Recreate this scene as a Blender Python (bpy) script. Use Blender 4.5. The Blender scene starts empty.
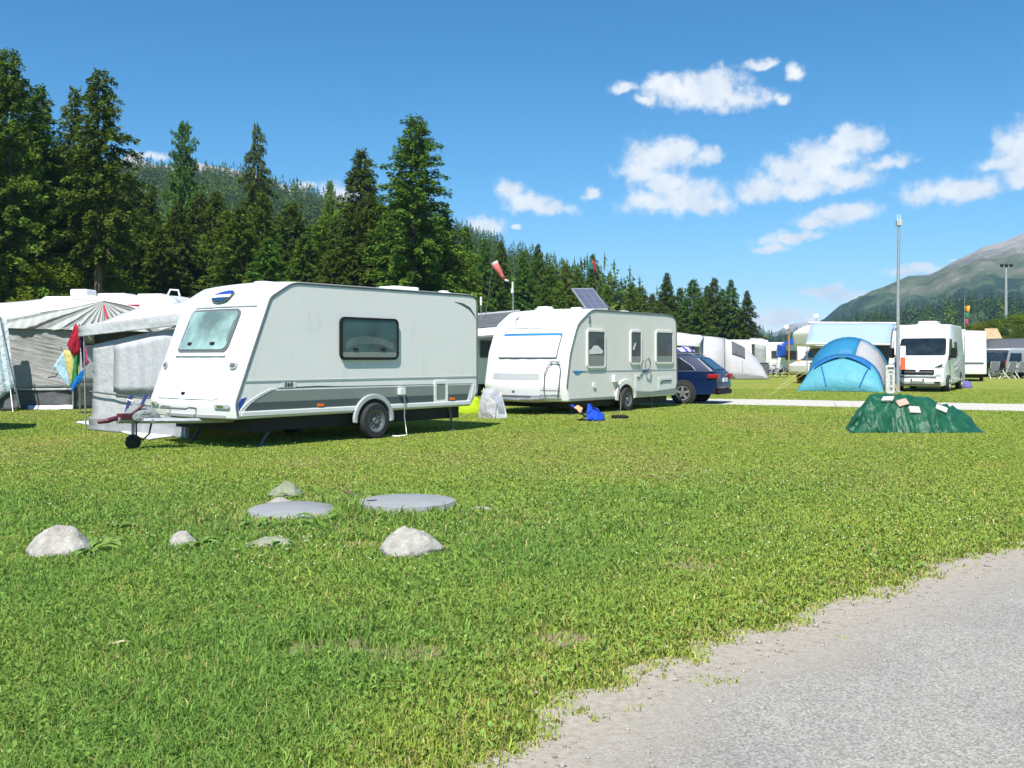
import bpy, bmesh, math, random
import numpy as np
from mathutils import Vector, Matrix

rad = math.radians
SC = bpy.context.scene
COL = SC.collection

# ------------------------------------------------------------------ camera
F_PX, CAM_H, V0 = 995.0, 1.37, 358.0
cam_d = bpy.data.cameras.new('camera')
cam = bpy.data.objects.new('camera', cam_d)
COL.objects.link(cam)
cam.location = (0, 0, CAM_H)
cam.rotation_euler = (rad(90), 0, 0)
cam_d.sensor_width = 36.0
cam_d.lens = F_PX / 1024 * 36.0
cam_d.shift_y = -(384 - V0) / 1024
cam_d.clip_start = 0.05
cam_d.clip_end = 20000
SC.camera = cam

def gp(u, v, z=0.0):
    """point of the ground plane seen at a pixel of the photograph"""
    D = (CAM_H - z) * F_PX / (v - V0)
    return Vector(((u - 512) / F_PX * D, D, z))

def wp(u, v, D):
    return Vector(((u - 512) / F_PX * D, D, CAM_H + (V0 - v) / F_PX * D))

# ------------------------------------------------------------------ light
SUN_EL, SUN_TH = 55.0, 15.0          # the light travels towards +Y and a little to +X
SUN_STRENGTH, SKY_STRENGTH, EXPOSURE = 4.6, 0.085, 0.76
th, el = rad(SUN_TH), rad(SUN_EL)
to_sun = Vector((-math.sin(th) * math.cos(el), -math.cos(th) * math.cos(el), math.sin(el)))
sl = bpy.data.lights.new('sun', 'SUN')
sl.energy = SUN_STRENGTH
sl.angle = rad(0.5)
sl.color = (1.0, 0.96, 0.9)
so = bpy.data.objects.new('sun', sl)
COL.objects.link(so)
so.rotation_euler = to_sun.to_track_quat('Z', 'Y').to_euler()
so.location = to_sun * 60

vs = SC.view_settings
SC.display_settings.display_device = 'sRGB'
vs.view_transform = 'Standard'
vs.look = 'None'
vs.gamma = 1.0
vs.exposure = EXPOSURE
vs.use_curve_mapping = False
SC.render.engine = 'CYCLES'
cy = SC.cycles
cy.max_bounces = 6
cy.diffuse_bounces = 3
cy.glossy_bounces = 3
cy.transmission_bounces = 4
cy.transparent_max_bounces = 8
cy.volume_bounces = 0
cy.caustics_reflective = cy.caustics_refractive = False
cy.use_adaptive_sampling = True
cy.adaptive_threshold = 0.02
try:
    cy.use_denoising = True
    cy.denoiser = 'OPENIMAGEDENOISE'
except Exception:
    pass

# ------------------------------------------------------------------ sky with clouds
W = bpy.data.worlds.new('World')
SC.world = W
W.use_nodes = True
W.cycles_visibility.camera = True
nt = W.node_tree
nt.nodes.clear()
def nd(tree, typ, **kw):
    n = tree.nodes.new(typ)
    for k, v in kw.items():
        setattr(n, k, v)
    return n
def mth(tree, op, a, b=None, c=None, clamp=False):
    n = tree.nodes.new('ShaderNodeMath')
    n.operation = op
    n.use_clamp = clamp
    for i, x in enumerate((a, b, c)):
        if x is None:
            continue
        if isinstance(x, (int, float)):
            n.inputs[i].default_value = x
        else:
            tree.links.new(x, n.inputs[i])
    return n.outputs[0]
def vmt(tree, op, a, b=None):
    n = tree.nodes.new('ShaderNodeVectorMath')
    n.operation = op
    for i, x in enumerate((a, b)):
        if x is None:
            continue
        if isinstance(x, (tuple, list)):
            n.inputs[i].default_value = x
        else:
            tree.links.new(x, n.inputs[i])
    return n
out = nd(nt, 'ShaderNodeOutputWorld')
bg = nd(nt, 'ShaderNodeBackground')
sky = nd(nt, 'ShaderNodeTexSky')
sky.sky_type = 'NISHITA'
sky.sun_disc = False
sky.sun_elevation = el
sky.sun_rotation = rad(180 + SUN_TH)
sky.altitude = 1800
sky.air_density = 1.0
sky.dust_density = 0.25
sky.ozone_density = 3.0
tint = nd(nt, 'ShaderNodeMix', data_type='RGBA', blend_type='MULTIPLY')
tint.inputs[0].default_value = 1.0
sks = nd(nt, 'ShaderNodeSeparateColor'); skc = nd(nt, 'ShaderNodeCombineColor')
nt.links.new(sky.outputs[0], sks.inputs[0])
for i_, (p_, k_) in enumerate(((1.75, 0.22), (1.14, 0.74), (1.0, 1.06))):     # a deep mountain blue: less red high up
    nt.links.new(mth(nt, 'MULTIPLY', mth(nt, 'POWER', sks.outputs[i_], p_), k_), skc.inputs[i_])
nt.links.new(skc.outputs[0], tint.inputs[6])
tint.inputs[7].default_value = (1, 1, 1, 1)
tc = nd(nt, 'ShaderNodeTexCoord')
sep = nd(nt, 'ShaderNodeSeparateXYZ')
nt.links.new(tc.outputs['Generated'], sep.inputs[0])
az = mth(nt, 'ARCTAN2', sep.outputs[0], sep.outputs[1])
elv = mth(nt, 'ARCSINE', sep.outputs[2])
comb = nd(nt, 'ShaderNodeCombineXYZ')
nt.links.new(az, comb.inputs[0]); nt.links.new(elv, comb.inputs[1])
def cloud_noise(scale, detail, seed, rough=0.6):
    mp = vmt(nt, 'ADD', comb.outputs[0], (seed * 3.1, seed * 1.7, 0)).outputs[0]
    n = nd(nt, 'ShaderNodeTexNoise', noise_dimensions='2D')
    n.inputs['Scale'].default_value = scale
    n.inputs['Detail'].default_value = detail
    n.inputs['Roughness'].default_value = rough
    nt.links.new(mp, n.inputs['Vector'])
    return n
wn = cloud_noise(26, 3, 1.3)
wv = vmt(nt, 'SUBTRACT', wn.outputs['Color'], (0.5, 0.5, 0.5)).outputs[0]
wv = vmt(nt, 'MULTIPLY', wv, (0.030, 0.020, 0.0)).outputs[0]
pos = vmt(nt, 'ADD', comb.outputs[0], wv).outputs[0]
# cumulus puffs: direction (as azimuth and height) and angular half axes
PUFFS = [(690, 92, 52, 19), (712, 82, 34, 15), (664, 86, 26, 12), (738, 99, 26, 14), (626, 90, 18, 7), (645, 103, 16, 6), (779, 100, 10, 7), (798, 75, 13, 10), (760, 66, 16, 6),
         (660, 158, 36, 20), (645, 172, 28, 18), (676, 150, 20, 12), (704, 156, 17, 10), (682, 198, 48, 20), (650, 203, 32, 14), (712, 208, 20, 12),
         (852, 142, 30, 17), (824, 158, 38, 20), (790, 172, 34, 18), (765, 190, 32, 15), (886, 163, 27, 9), (842, 180, 36, 13), (806, 190, 40, 11),
         (846, 216, 37, 11), (814, 223, 22, 8), (790, 238, 30, 8), (770, 248, 18, 6),
         (508, 192, 15, 13), (527, 205, 30, 14), (551, 210, 26, 9), (592, 194, 11, 8), (484, 226, 22, 10), (517, 228, 7, 3),
         (1016, 150, 24, 20), (1000, 166, 22, 9), (1030, 176, 30, 13), (1045, 150, 34, 26), (950, 192, 40, 15), (972, 188, 26, 12),
         (825, 290, 28, 6), (960, 262, 10, 3), (782, 320, 40, 12), (850, 298, 26, 9), (915, 271, 26, 5), (760, 322, 20, 8),
         (340, 196, 22, 13), (306, 190, 14, 6), (150, 158, 22, 5), (665, 182, 30, 16), (820, 178, 40, 16), (716, 96, 40, 14), (1110, 120, 60, 22), (-60, 100, 50, 20), (-150, 170, 70, 20)]
dmin = None
for (u, v, ru, rv) in PUFFS:
    a0 = math.atan((u - 512) / F_PX)
    e0 = math.atan((V0 - v) / F_PX * math.cos(a0))
    d = vmt(nt, 'SUBTRACT', pos, (a0, e0, 0)).outputs[0]
    d = vmt(nt, 'MULTIPLY', d, (F_PX / ru, F_PX / rv, 0)).outputs[0]
    sp_ = nd(nt, 'ShaderNodeSeparateXYZ'); nt.links.new(d, sp_.inputs[0])
    yy_ = mth(nt, 'MAXIMUM', sp_.outputs[1], mth(nt, 'MULTIPLY', sp_.outputs[1], -1.25))     # flatter base than top
    ln = mth(nt, 'SQRT', mth(nt, 'ADD', mth(nt, 'MULTIPLY', sp_.outputs[0], sp_.outputs[0]), mth(nt, 'MULTIPLY', yy_, yy_)))
    dmin = ln if dmin is None else mth(nt, 'SMOOTH_MIN', dmin, ln, 0.25)
n1 = cloud_noise(60, 6, 2.2, 0.62)
dd = mth(nt, 'ADD', dmin, mth(nt, 'MULTIPLY', mth(nt, 'SUBTRACT', n1.outputs['Fac'], 0.5), 1.35))
mr = nd(nt, 'ShaderNodeMapRange', interpolation_type='SMOOTHSTEP')
nt.links.new(dd, mr.inputs['Value'])
mr.inputs['From Min'].default_value = 1.26
mr.inputs['From Max'].default_value = 0.30
mask = mth(nt, 'MULTIPLY', mr.outputs[0], 0.97)
# far behind the front side of the place the sky stays free of these clouds
n2 = cloud_noise(34, 5, 4.4)
ccol = nd(nt, 'ShaderNodeMix', data_type='RGBA')  # soft grey shading of the clouds put into their colour by noise
nt.links.new(n2.outputs['Fac'], ccol.inputs[0])
ccol.inputs[6].default_value = (4.4, 5.1, 6.0, 1)
ccol.inputs[7].default_value = (8.6, 8.5, 8.3, 1)
mixc = nd(nt, 'ShaderNodeMix', data_type='RGBA')
nt.links.new(mask, mixc.inputs[0])
nt.links.new(tint.outputs[2], mixc.inputs[6])
nt.links.new(ccol.outputs[2], mixc.inputs[7])
nt.links.new(mixc.outputs[2], bg.inputs['Color'])
bg.inputs['Strength'].default_value = SKY_STRENGTH
nt.links.new(bg.outputs[0], out.inputs['Surface'])
try:
    W.cycles.sampling_method = 'MANUAL'
    W.cycles.sample_map_resolution = 512
except Exception:
    pass

# ------------------------------------------------------------------ helpers
RNG = random.Random(7)
NR = np.random.default_rng(11)

def tag(o, label=None, cat=None, group=None, kind=None):
    if label: o['label'] = label
    if cat: o['category'] = cat
    if group: o['group'] = group
    if kind: o['kind'] = kind
    return o

def thing(name, label, cat, loc=(0, 0, 0), rz=0.0, group=None):
    o = bpy.data.objects.new(name, None)
    COL.objects.link(o)
    o.location = loc
    o.rotation_euler = (0, 0, rz)
    o.empty_display_size = 0.2
    return tag(o, label, cat, group)

def frame_of(a):
    """basis with its third axis along a"""
    a = Vector(a).normalized()
    t = Vector((0, 0, 1)) if abs(a.z) < 0.95 else Vector((1, 0, 0))
    x = t.cross(a).normalized()
    return x, a.cross(x), a

class MB:
    def __init__(s):
        s.v, s.f = [], []
    def add(s, vs, fs):
        b = len(s.v)
        s.v += [tuple(p) for p in vs]
        s.f += [tuple(i + b for i in f) for f in fs]
        return s
    def box(s, c, d, rot=None):
        x, y, z = [k / 2 for k in d]
        p = [Vector(q) for q in ((-x, -y, -z), (x, -y, -z), (x, y, -z), (-x, y, -z), (-x, -y, z), (x, -y, z), (x, y, z), (-x, y, z))]
        if rot is not None:
            p = [rot @ q for q in p]
        c = Vector(c)
        return s.add([q + c for q in p], [(3, 2, 1, 0), (4, 5, 6, 7), (0, 1, 5, 4), (1, 2, 6, 5), (2, 3, 7, 6), (3, 0, 4, 7)])
    def tube(s, pts, r, n=8, cap=True):
        pts = [Vector(p) for p in pts]
        m = len(pts)
        rs = r if isinstance(r, (list, tuple)) else [r] * m
        vs, fs = [], []
        x = None
        for i, p in enumerate(pts):
            t = (pts[min(i + 1, m - 1)] - pts[max(i - 1, 0)]).normalized()
            if x is None:
                x, y, _ = frame_of(t)
            else:
                x = (x - t * x.dot(t)).normalized()
                y = t.cross(x)
            for k in range(n):
                a = 2 * math.pi * k / n
                vs.append(p + (x * math.cos(a) + y * math.sin(a)) * rs[i])
        for i in range(m - 1):
            for k in range(n):
                k2 = (k + 1) % n
                fs.append((i * n + k, i * n + k2, (i + 1) * n + k2, (i + 1) * n + k))
        if cap:
            fs.append(tuple(range(n))[::-1])
            fs.append(tuple((m - 1) * n + k for k in range(n)))
        return s.add(vs, fs)
    def plate(s, o2, O, U, V, t, back=0.0):
        """closed prism over outline o2 in the frame O,U,V, from -back to t along UxV"""
        O, U, V = Vector(O), Vector(U).normalized(), Vector(V).normalized()
        N = U.cross(V)
        ar = sum(o2[i][0] * o2[(i + 1) % len(o2)][1] - o2[(i + 1) % len(o2)][0] * o2[i][1] for i in range(len(o2)))
        if ar < 0:
            o2 = o2[::-1]
        n = len(o2)
        vs = [O + U * a + V * b - N * back for a, b in o2] + [O + U * a + V * b + N * t for a, b in o2]
        fs = [tuple(range(n))[::-1], tuple(range(n, 2 * n))] + [(i, (i + 1) % n, n + (i + 1) % n, n + i) for i in range(n)]
        return s.add(vs, fs)
    def ring(s, outer, inner, O, U, V, t):
        """frame between two outlines with equally many points"""
        O, U, V = Vector(O), Vector(U).normalized(), Vector(V).normalized()
        N = U.cross(V)
        n = len(outer)
        L = []
        for pts, h in ((outer, 0), (outer, t), (inner, t), (inner, 0)):
            L += [O + U * a + V * b + N * h for a, b in pts]
        fs = []
        for k in range(4):
            k2 = (k + 1) % 4
            for i in range(n):
                j = (i + 1) % n
                fs.append((k * n + i, k * n + j, k2 * n + j, k2 * n + i))
        return s.add(L, fs)
    def loft(s, rings, closed=True, caps=True):
        n = len(rings[0])
        vs = [p for r in rings for p in r]
        fs = []
        for i in range(len(rings) - 1):
            for k in range(n if closed else n - 1):
                k2 = (k + 1) % n
                fs.append((i * n + k, i * n + k2, (i + 1) * n + k2, (i + 1) * n + k))
        if caps:
            fs.append(tuple(range(n))[::-1])
            fs.append(tuple((len(rings) - 1) * n + k for k in range(n)))
        return s.add(vs, fs)
    def lathe(s, prof, c, ax, n=24, caps=True):
        """prof: (radius, along) pairs around axis ax through c"""
        x, y, a = frame_of(ax)
        c = Vector(c)
        rings = [[c + a * h + (x * math.cos(2 * math.pi * k / n) + y * math.sin(2 * math.pi * k / n)) * max(r, 1e-4) for k in range(n)] for r, h in prof]
        return s.loft(rings, caps=caps)
    def build(s, name, mat, parent=None, smooth=None, bevel=0.0, fix=True, solid=0.0):
        me = bpy.data.meshes.new(name)
        me.from_pydata([tuple(p) for p in s.v], [], s.f)
        if fix:
            bm = bmesh.new(); bm.from_mesh(me)
            bmesh.ops.recalc_face_normals(bm, faces=bm.faces)
            bm.to_mesh(me); bm.free()
        if smooth is not None:
            for p in me.polygons: p.use_smooth = True
            me.set_sharp_from_angle(angle=rad(smooth))
        me.materials.append(mat)
        o = bpy.data.objects.new(name, me)
        COL.objects.link(o)
        if parent is not None: o.parent = parent
        if solid:
            md = o.modifiers.new('thickness', 'SOLIDIFY'); md.thickness = solid; md.offset = 0
        if bevel:
            md = o.modifiers.new('bevel', 'BEVEL'); md.width = bevel; md.segments = 2; md.limit_method = 'ANGLE'; md.angle_limit = rad(40)
        return o

def rr(a0, b0, a1, b1, r, n=4):
    o = []
    for cx, cy, t0 in ((a1 - r, b1 - r, 0), (a0 + r, b1 - r, 90), (a0 + r, b0 + r, 180), (a1 - r, b0 + r, 270)):
        for k in range(n + 1):
            t = rad(t0 + 90 * k / n)
            o.append((cx + r * math.cos(t), cy + r * math.sin(t)))
    return o

def fillet(pts, n=5):
    """closed polygon of (x, z, radius) -> outline with rounded corners"""
    o = []
    m = len(pts)
    for i in range(m):
        p = Vector(pts[i][:2]); r = pts[i][2]
        a = Vector(pts[i - 1][:2]) - p
        b = Vector(pts[(i + 1) % m][:2]) - p
        if r <= 0:
            o.append((p.x, p.y)); continue
        la, lb = a.length, b.length
        a.normalize(); b.normalize()
        ang = a.angle(b)
        d = min(r / math.tan(ang / 2), la * 0.49, lb * 0.49)
        p0, p1 = p + a * d, p + b * d
        for k in range(n + 1):
            t = k / n
            q = p0 * (1 - t) ** 2 + p * 2 * t * (1 - t) + p1 * t * t
            o.append((q.x, q.y))
    return o

# ------------------------------------------------------------------ noise on arrays
def _h(ix, iy, seed):
    n = (ix.astype(np.int64) * 374761393 + iy.astype(np.int64) * 668265263 + seed * 974634533) & 0x7fffffff
    n = ((n ^ (n >> 13)) * 1274126177) & 0x7fffffff
    return ((n ^ (n >> 16)) & 0xffff) / 65535.0
def vnoise(x, y, seed=0):
    x = np.asarray(x, float); y = np.asarray(y, float)
    ix, iy = np.floor(x), np.floor(y)
    fx, fy = x - ix, y - iy
    fx = fx * fx * (3 - 2 * fx); fy = fy * fy * (3 - 2 * fy)
    a, b = _h(ix, iy, seed), _h(ix + 1, iy, seed)
    c, d = _h(ix, iy + 1, seed), _h(ix + 1, iy + 1, seed)
    return (a + (b - a) * fx) * (1 - fy) + (c + (d - c) * fx) * fy
def fbm(x, y, seed=0, oct=4):
    s, a, t = 0, 0.5, 0
    for k in range(oct):
        s = s + a * vnoise(np.asarray(x) * 2 ** k, np.asarray(y) * 2 ** k, seed + k)
        t += a; a *= 0.5
    return s / t

def raw_mesh(name, verts, polys, mat, parent=None, cols=None, smooth=False, attr=None):
    """verts (n,3); polys: list of (m,k) index arrays; cols (n,3) kept as the colour attribute 'tone'"""
    me = bpy.data.meshes.new(name)
    me.vertices.add(len(verts))
    me.vertices.foreach_set('co', np.ascontiguousarray(verts, np.float32).ravel())
    nl = sum(p.size for p in polys); npol = sum(len(p) for p in polys)
    me.loops.add(nl)
    me.loops.foreach_set('vertex_index', np.concatenate([p.ravel() for p in polys]).astype(np.int32))
    me.polygons.add(npol)
    tot = np.concatenate([np.full(len(p), p.shape[1], np.int32) for p in polys])
    st = np.concatenate([[0], np.cumsum(tot)[:-1]]).astype(np.int32)
    me.polygons.foreach_set('loop_start', st)
    me.polygons.foreach_set('loop_total', tot)
    if smooth:
        me.polygons.foreach_set('use_smooth', np.ones(npol, bool))
    me.update(calc_edges=True)
    if cols is not None:
        a = me.color_attributes.new('tone', 'FLOAT_COLOR', 'POINT')
        c4 = np.ones((len(verts), 4), np.float32); c4[:, :3] = cols
        a.data.foreach_set('color', c4.ravel())
    if attr is not None:
        for k, arr in attr.items():
            a = me.attributes.new(k, 'FLOAT', 'POINT')
            a.data.foreach_set('value', np.ascontiguousarray(arr, np.float32))
    me.validate()
    me.materials.append(mat)
    o = bpy.data.objects.new(name, me)
    COL.objects.link(o)
    if parent is not None: o.parent = parent
    return o

# ------------------------------------------------------------------ materials
MATS = {}
def newmat(name):
    m = bpy.data.materials.new(name)
    m.use_nodes = True
    t = m.node_tree
    t.nodes.clear()
    o = t.nodes.new('ShaderNodeOutputMaterial')
    b = t.nodes.new('ShaderNodeBsdfPrincipled')
    t.links.new(b.outputs[0], o.inputs['Surface'])
    MATS[name] = m
    return m, t, b, o
def noise(t, scale, detail=4, rough=0.6, coord='Object', stretch=None):
    c = t.nodes.new('ShaderNodeTexCoord')
    n = t.nodes.new('ShaderNodeTexNoise')
    n.inputs['Scale'].default_value = scale
    n.inputs['Detail'].default_value = detail
    n.inputs['Roughness'].default_value = rough
    src = c.outputs[coord]
    if stretch:
        src = vmt(t, 'MULTIPLY', src, stretch).outputs[0]
    t.links.new(src, n.inputs['Vector'])
    return n
def ramp(t, src, stops):
    r = t.nodes.new('ShaderNodeValToRGB')
    e = r.color_ramp.elements
    while len(e) > 1: e.remove(e[-1])
    e[0].position = stops[0][0]; e[0].color = (*stops[0][1], 1)
    for p, c in stops[1:]:
        q = e.new(p); q.color = (*c, 1)
    t.links.new(src, r.inputs[0])
    return r.outputs[0]
def paint(name, col, rough=0.45, metal=0.0, var=0.06, vscale=3.0, bump=0.0, bscale=40.0, spec=0.5, coat=0.0, dirt=None):
    m, t, b, o = newmat(name)
    lo = tuple(max(c * (1 - var), 0) for c in col); hi = tuple(min(c * (1 + var), 1) for c in col)
    n = noise(t, vscale, 5, 0.65)
    c = ramp(t, n.outputs['Fac'], [(0.3, lo), (0.7, hi)])
    if dirt:
        n3 = noise(t, 5.0, 6, 0.7, stretch=(1.0, 1.0, 0.25))
        r = mth(t, 'MULTIPLY', ramp(t, n3.outputs['Fac'], [(0.55, (0, 0, 0)), (0.8, (1, 1, 1))]), dirt[1])
        mx = nd(t, 'ShaderNodeMix', data_type='RGBA')
        t.links.new(r, mx.inputs[0]); t.links.new(c, mx.inputs[6]); mx.inputs[7].default_value = (*dirt[0], 1)
        c = mx.outputs[2]
    t.links.new(c, b.inputs['Base Color'])
    b.inputs['Roughness'].default_value = rough
    b.inputs['Metallic'].default_value = metal
    b.inputs['Specular IOR Level'].default_value = spec
    b.inputs['Coat Weight'].default_value = coat
    b.inputs['Coat Roughness'].default_value = 0.08
    if bump:
        n2 = noise(t, bscale, 4, 0.6)
        bp = nd(t, 'ShaderNodeBump')
        bp.inputs['Strength'].default_value = bump
        bp.inputs['Distance'].default_value = 0.02
        t.links.new(n2.outputs['Fac'], bp.inputs['Height'])
        t.links.new(bp.outputs[0], b.inputs['Normal'])
    return m
def fabric(name, col, var=0.1, trans=0.25, bump=0.5, bscale=6.0, stripes=None, rough=0.8):
    """cloth: diffuse with some light coming through, creases as bump; stripes = (axis scale vector, other colour)"""
    m, t, b, o = newmat(name)
    n = noise(t, 4.0, 4, 0.6)
    c = ramp(t, n.outputs['Fac'], [(0.3, tuple(x * (1 - var) for x in col)), (0.7, tuple(min(1, x * (1 + var)) for x in col))])
    if stripes:
        tcn = t.nodes.new('ShaderNodeTexCoord')
        dt = vmt(t, 'DOT_PRODUCT', tcn.outputs['Object'], stripes[0]).outputs['Value']
        fr = mth(t, 'FRACT', dt)
        gt = mth(t, 'GREATER_THAN', fr, stripes[2] if len(stripes) > 2 else 0.5)
        mx = nd(t, 'ShaderNodeMix', data_type='RGBA')
        t.links.new(gt, mx.inputs[0]); t.links.new(c, mx.inputs[6]); mx.inputs[7].default_value = (*stripes[1], 1)
        c = mx.outputs[2]
    t.links.new(c, b.inputs['Base Color'])
    b.inputs['Roughness'].default_value = rough
    b.inputs['Specular IOR Level'].default_value = 0.3
    n2 = noise(t, bscale, 5, 0.55)
    bp = nd(t, 'ShaderNodeBump')
    bp.inputs['Strength'].default_value = bump
    bp.inputs['Distance'].default_value = 0.06
    t.links.new(n2.outputs['Fac'], bp.inputs['Height'])
    t.links.new(bp.outputs[0], b.inputs['Normal'])
    if trans:
        tr = nd(t, 'ShaderNodeBsdfTranslucent')
        t.links.new(c, tr.inputs['Color'])
        ms = nd(t, 'ShaderNodeMixShader')
        ms.inputs[0].default_value = trans
        t.links.new(b.outputs[0], ms.inputs[1]); t.links.new(tr.outputs[0], ms.inputs[2])
        t.links.new(ms.outputs[0], o.inputs['Surface'])
    return m
def glass(name, col=(0.02, 0.035, 0.033), rough=0.04, spec=0.6):
    m, t, b, o = newmat(name)
    n = noise(t, 2.2, 3, 0.5)
    c = ramp(t, n.outputs['Fac'], [(0.35, tuple(x * 0.6 for x in col)), (0.65, tuple(x * 1.6 for x in col))])
    t.links.new(c, b.inputs['Base Color'])
    b.inputs['Roughness'].default_value = rough
    b.inputs['Specular IOR Level'].default_value = spec
    bp = nd(t, 'ShaderNodeBump')
    bp.inputs['Strength'].default_value = 0.06; bp.inputs['Distance'].default_value = 0.05
    n2 = noise(t, 1.7, 2, 0.4)
    t.links.new(n2.outputs['Fac'], bp.inputs['Height'])
    t.links.new(bp.outputs[0], b.inputs['Normal'])
    return m
def leaf(name, trans=0.35, objvar=True, gain=1.0):
    """foliage tinted by the mesh's 'tone' colour and a little by each tree"""
    m, t, b, o = newmat(name)
    a = nd(t, 'ShaderNodeAttribute', attribute_name='tone')
    oi = nd(t, 'ShaderNodeObjectInfo')
    hs = nd(t, 'ShaderNodeHueSaturation')
    t.links.new(a.outputs['Color'], hs.inputs['Color'])
    if objvar:
        t.links.new(mth(t, 'MULTIPLY_ADD', oi.outputs['Random'], 0.05, 0.475), hs.inputs['Hue'])
        t.links.new(mth(t, 'MULTIPLY_ADD', oi.outputs['Random'], 0.55 * gain, 0.88 * gain), hs.inputs['Value'])
    else:
        hs.inputs['Value'].default_value = gain
    t.links.new(hs.outputs[0], b.inputs['Base Color'])
    b.inputs['Roughness'].default_value = 0.7
    b.inputs['Specular IOR Level'].default_value = 0.08
    tr = nd(t, 'ShaderNodeBsdfTranslucent')
    t.links.new(hs.outputs[0], tr.inputs['Color'])
    ms = nd(t, 'ShaderNodeMixShader')
    ms.inputs[0].default_value = trans
    t.links.new(b.outputs[0], ms.inputs[1]); t.links.new(tr.outputs[0], ms.inputs[2])
    t.links.new(ms.outputs[0], o.inputs['Surface'])
    return m

M = dict(
    white=paint('white_lacquer', (0.80, 0.80, 0.78), 0.3, var=0.02, vscale=1.5, coat=0.3, dirt=((0.5, 0.48, 0.42), 0.10)),
    side=paint('caravan_side_sheet', (0.83, 0.81, 0.765), 0.42, var=0.02, vscale=2.0, bump=0.10, bscale=90, dirt=((0.42, 0.41, 0.36), 0.26)),
    side2=paint('caravan_side_cream', (0.75, 0.72, 0.66), 0.42, var=0.02, vscale=2.0, bump=0.10, bscale=90, dirt=((0.42, 0.41, 0.36), 0.26)),
    offwhite=paint('off_white_plastic', (0.70, 0.70, 0.68), 0.4, var=0.04),
    cream=paint('cream_lacquer', (0.72, 0.70, 0.62), 0.4, var=0.04),
    grey=paint('grey_stripe', (0.225, 0.25, 0.225), 0.45, var=0.05),
    dgrey=paint('dark_grey_stripe', (0.07, 0.09, 0.085), 0.45, var=0.05),
    lgrey=paint('light_grey_plastic', (0.42, 0.44, 0.44), 0.5, var=0.05),
    alu=paint('dull_aluminium', (0.5, 0.5, 0.5), 0.4, metal=0.8, var=0.06),
    steel=paint('galvanised_steel', (0.45, 0.46, 0.47), 0.5, metal=0.6, var=0.15, vscale=12),
    trim=paint('dark_rubber_trim', (0.12, 0.13, 0.13), 0.5, var=0.1),
    black=paint('black_plastic', (0.012, 0.012, 0.013), 0.75, var=0.2, spec=0.2),
    under=paint('underbody_dark', (0.02, 0.02, 0.02), 0.8, var=0.2),
    tyre=paint('tyre_rubber', (0.025, 0.025, 0.026), 0.85, var=0.25, vscale=20, bump=0.4, bscale=60),
    rim=paint('wheel_rim', (0.5, 0.5, 0.5), 0.35, metal=0.7, var=0.08),
    hub=paint('grey_hubcap', (0.16, 0.165, 0.17), 0.4, metal=0.3, var=0.08),
    orange=paint('orange_lens', (0.8, 0.18, 0.02), 0.3, var=0.05),
    redlens=paint('red_lens', (0.26, 0.008, 0.012), 0.25, var=0.2, vscale=14),
    chrome=paint('chrome', (0.75, 0.75, 0.75), 0.12, metal=1.0, var=0.02),
    navy=paint('navy_strap', (0.010, 0.025, 0.16), 0.6, var=0.1),
    blue=paint('logo_blue', (0.02, 0.06, 0.35), 0.35, var=0.05),
    lblue=paint('stripe_blue', (0.03, 0.20, 0.48), 0.4, var=0.05),
    carblue=paint('car_paint_blue', (0.003, 0.014, 0.058), 0.35, metal=0.0, var=0.05, coat=0.2, spec=0.3),
    carblack=paint('car_paint_dark', (0.02, 0.022, 0.028), 0.3, metal=0.2, var=0.05, coat=0.8),
    carsilver=paint('car_paint_silver', (0.5, 0.51, 0.52), 0.35, metal=0.3, var=0.03, coat=0.6),
    glass=glass('window_pane', (0.028, 0.065, 0.058)),
    glassteal=glass('window_pane_teal', (0.20, 0.30, 0.28), 0.10, 0.5),
    carglass=glass('car_window', (0.015, 0.022, 0.025), 0.03, 0.8),
    smoke=glass('smoked_window', (0.035, 0.042, 0.042), 0.06, 0.5),
    brown=paint('dark_red_grip', (0.10, 0.014, 0.026), 0.5, var=0.2),
    wood=paint('wooden_post', (0.45, 0.24, 0.08), 0.7, var=0.15),
)
# ------------------------------------------------------------------ terrain
def skyfun(pts):
    us = np.array([p[0] for p in pts], float); vv = np.array([p[1] for p in pts], float)
    azs = np.arctan((us - 512) / F_PX)
    tel = (V0 - vv) / F_PX * np.cos(azs)
    return lambda a: np.interp(a, azs, tel)

def smooth(t):
    t = np.clip(t, 0, 1)
    return t * t * (3 - 2 * t)

HILL = skyfun([(-900, 200), (-400, 170), (-60, 166), (60, 172), (130, 184), (235, 193), (290, 208), (330, 221), (440, 240), (500, 265), (560, 292), (610, 315), (660, 345), (720, 358.6), (900, 359)])
def hill_r(a):
    return np.interp(a, [-0.8, -0.05, 0.12, 0.3], [620, 600, 380, 330])
def hill_h(x, y):
    a = np.arctan2(x, y); r = np.hypot(x, y); R = hill_r(a)
    top = np.maximum(HILL(a) * R + CAM_H, 0)
    t = (r - 125) / (R - 125)
    up = smooth(t) * 0.45 + np.clip(t, 0, 1) ** 1.25 * 0.55
    down = 1 - 0.25 * smooth((r - R) / 500)
    bump = (fbm(x / 60, y / 60, 5) - 0.5) * 9 * smooth(t * 3) * (1 - smooth(t)) 
    return top * up * down + bump - 0.4

FOOT = skyfun([(640, 359), (700, 352), (735, 338), (752, 341), (775, 351), (800, 347), (815, 341), (850, 331), (880, 325), (930, 316), (960, 311), (1000, 310), (1100, 306), (1400, 300), (1700, 330)])
def foot_h(x, y):
    a = np.arctan2(x, y); r = np.hypot(x, y)
    top = np.maximum(FOOT(a) * 640 + CAM_H, 0)
    t = (r - 230) / 410
    return top * smooth(t) * (1 - 0.5 * smooth((r - 660) / 300)) + (fbm(x / 50, y / 50, 9) - 0.5) * 5 * smooth(t) * (1 - smooth(t)) - 0.45

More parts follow.
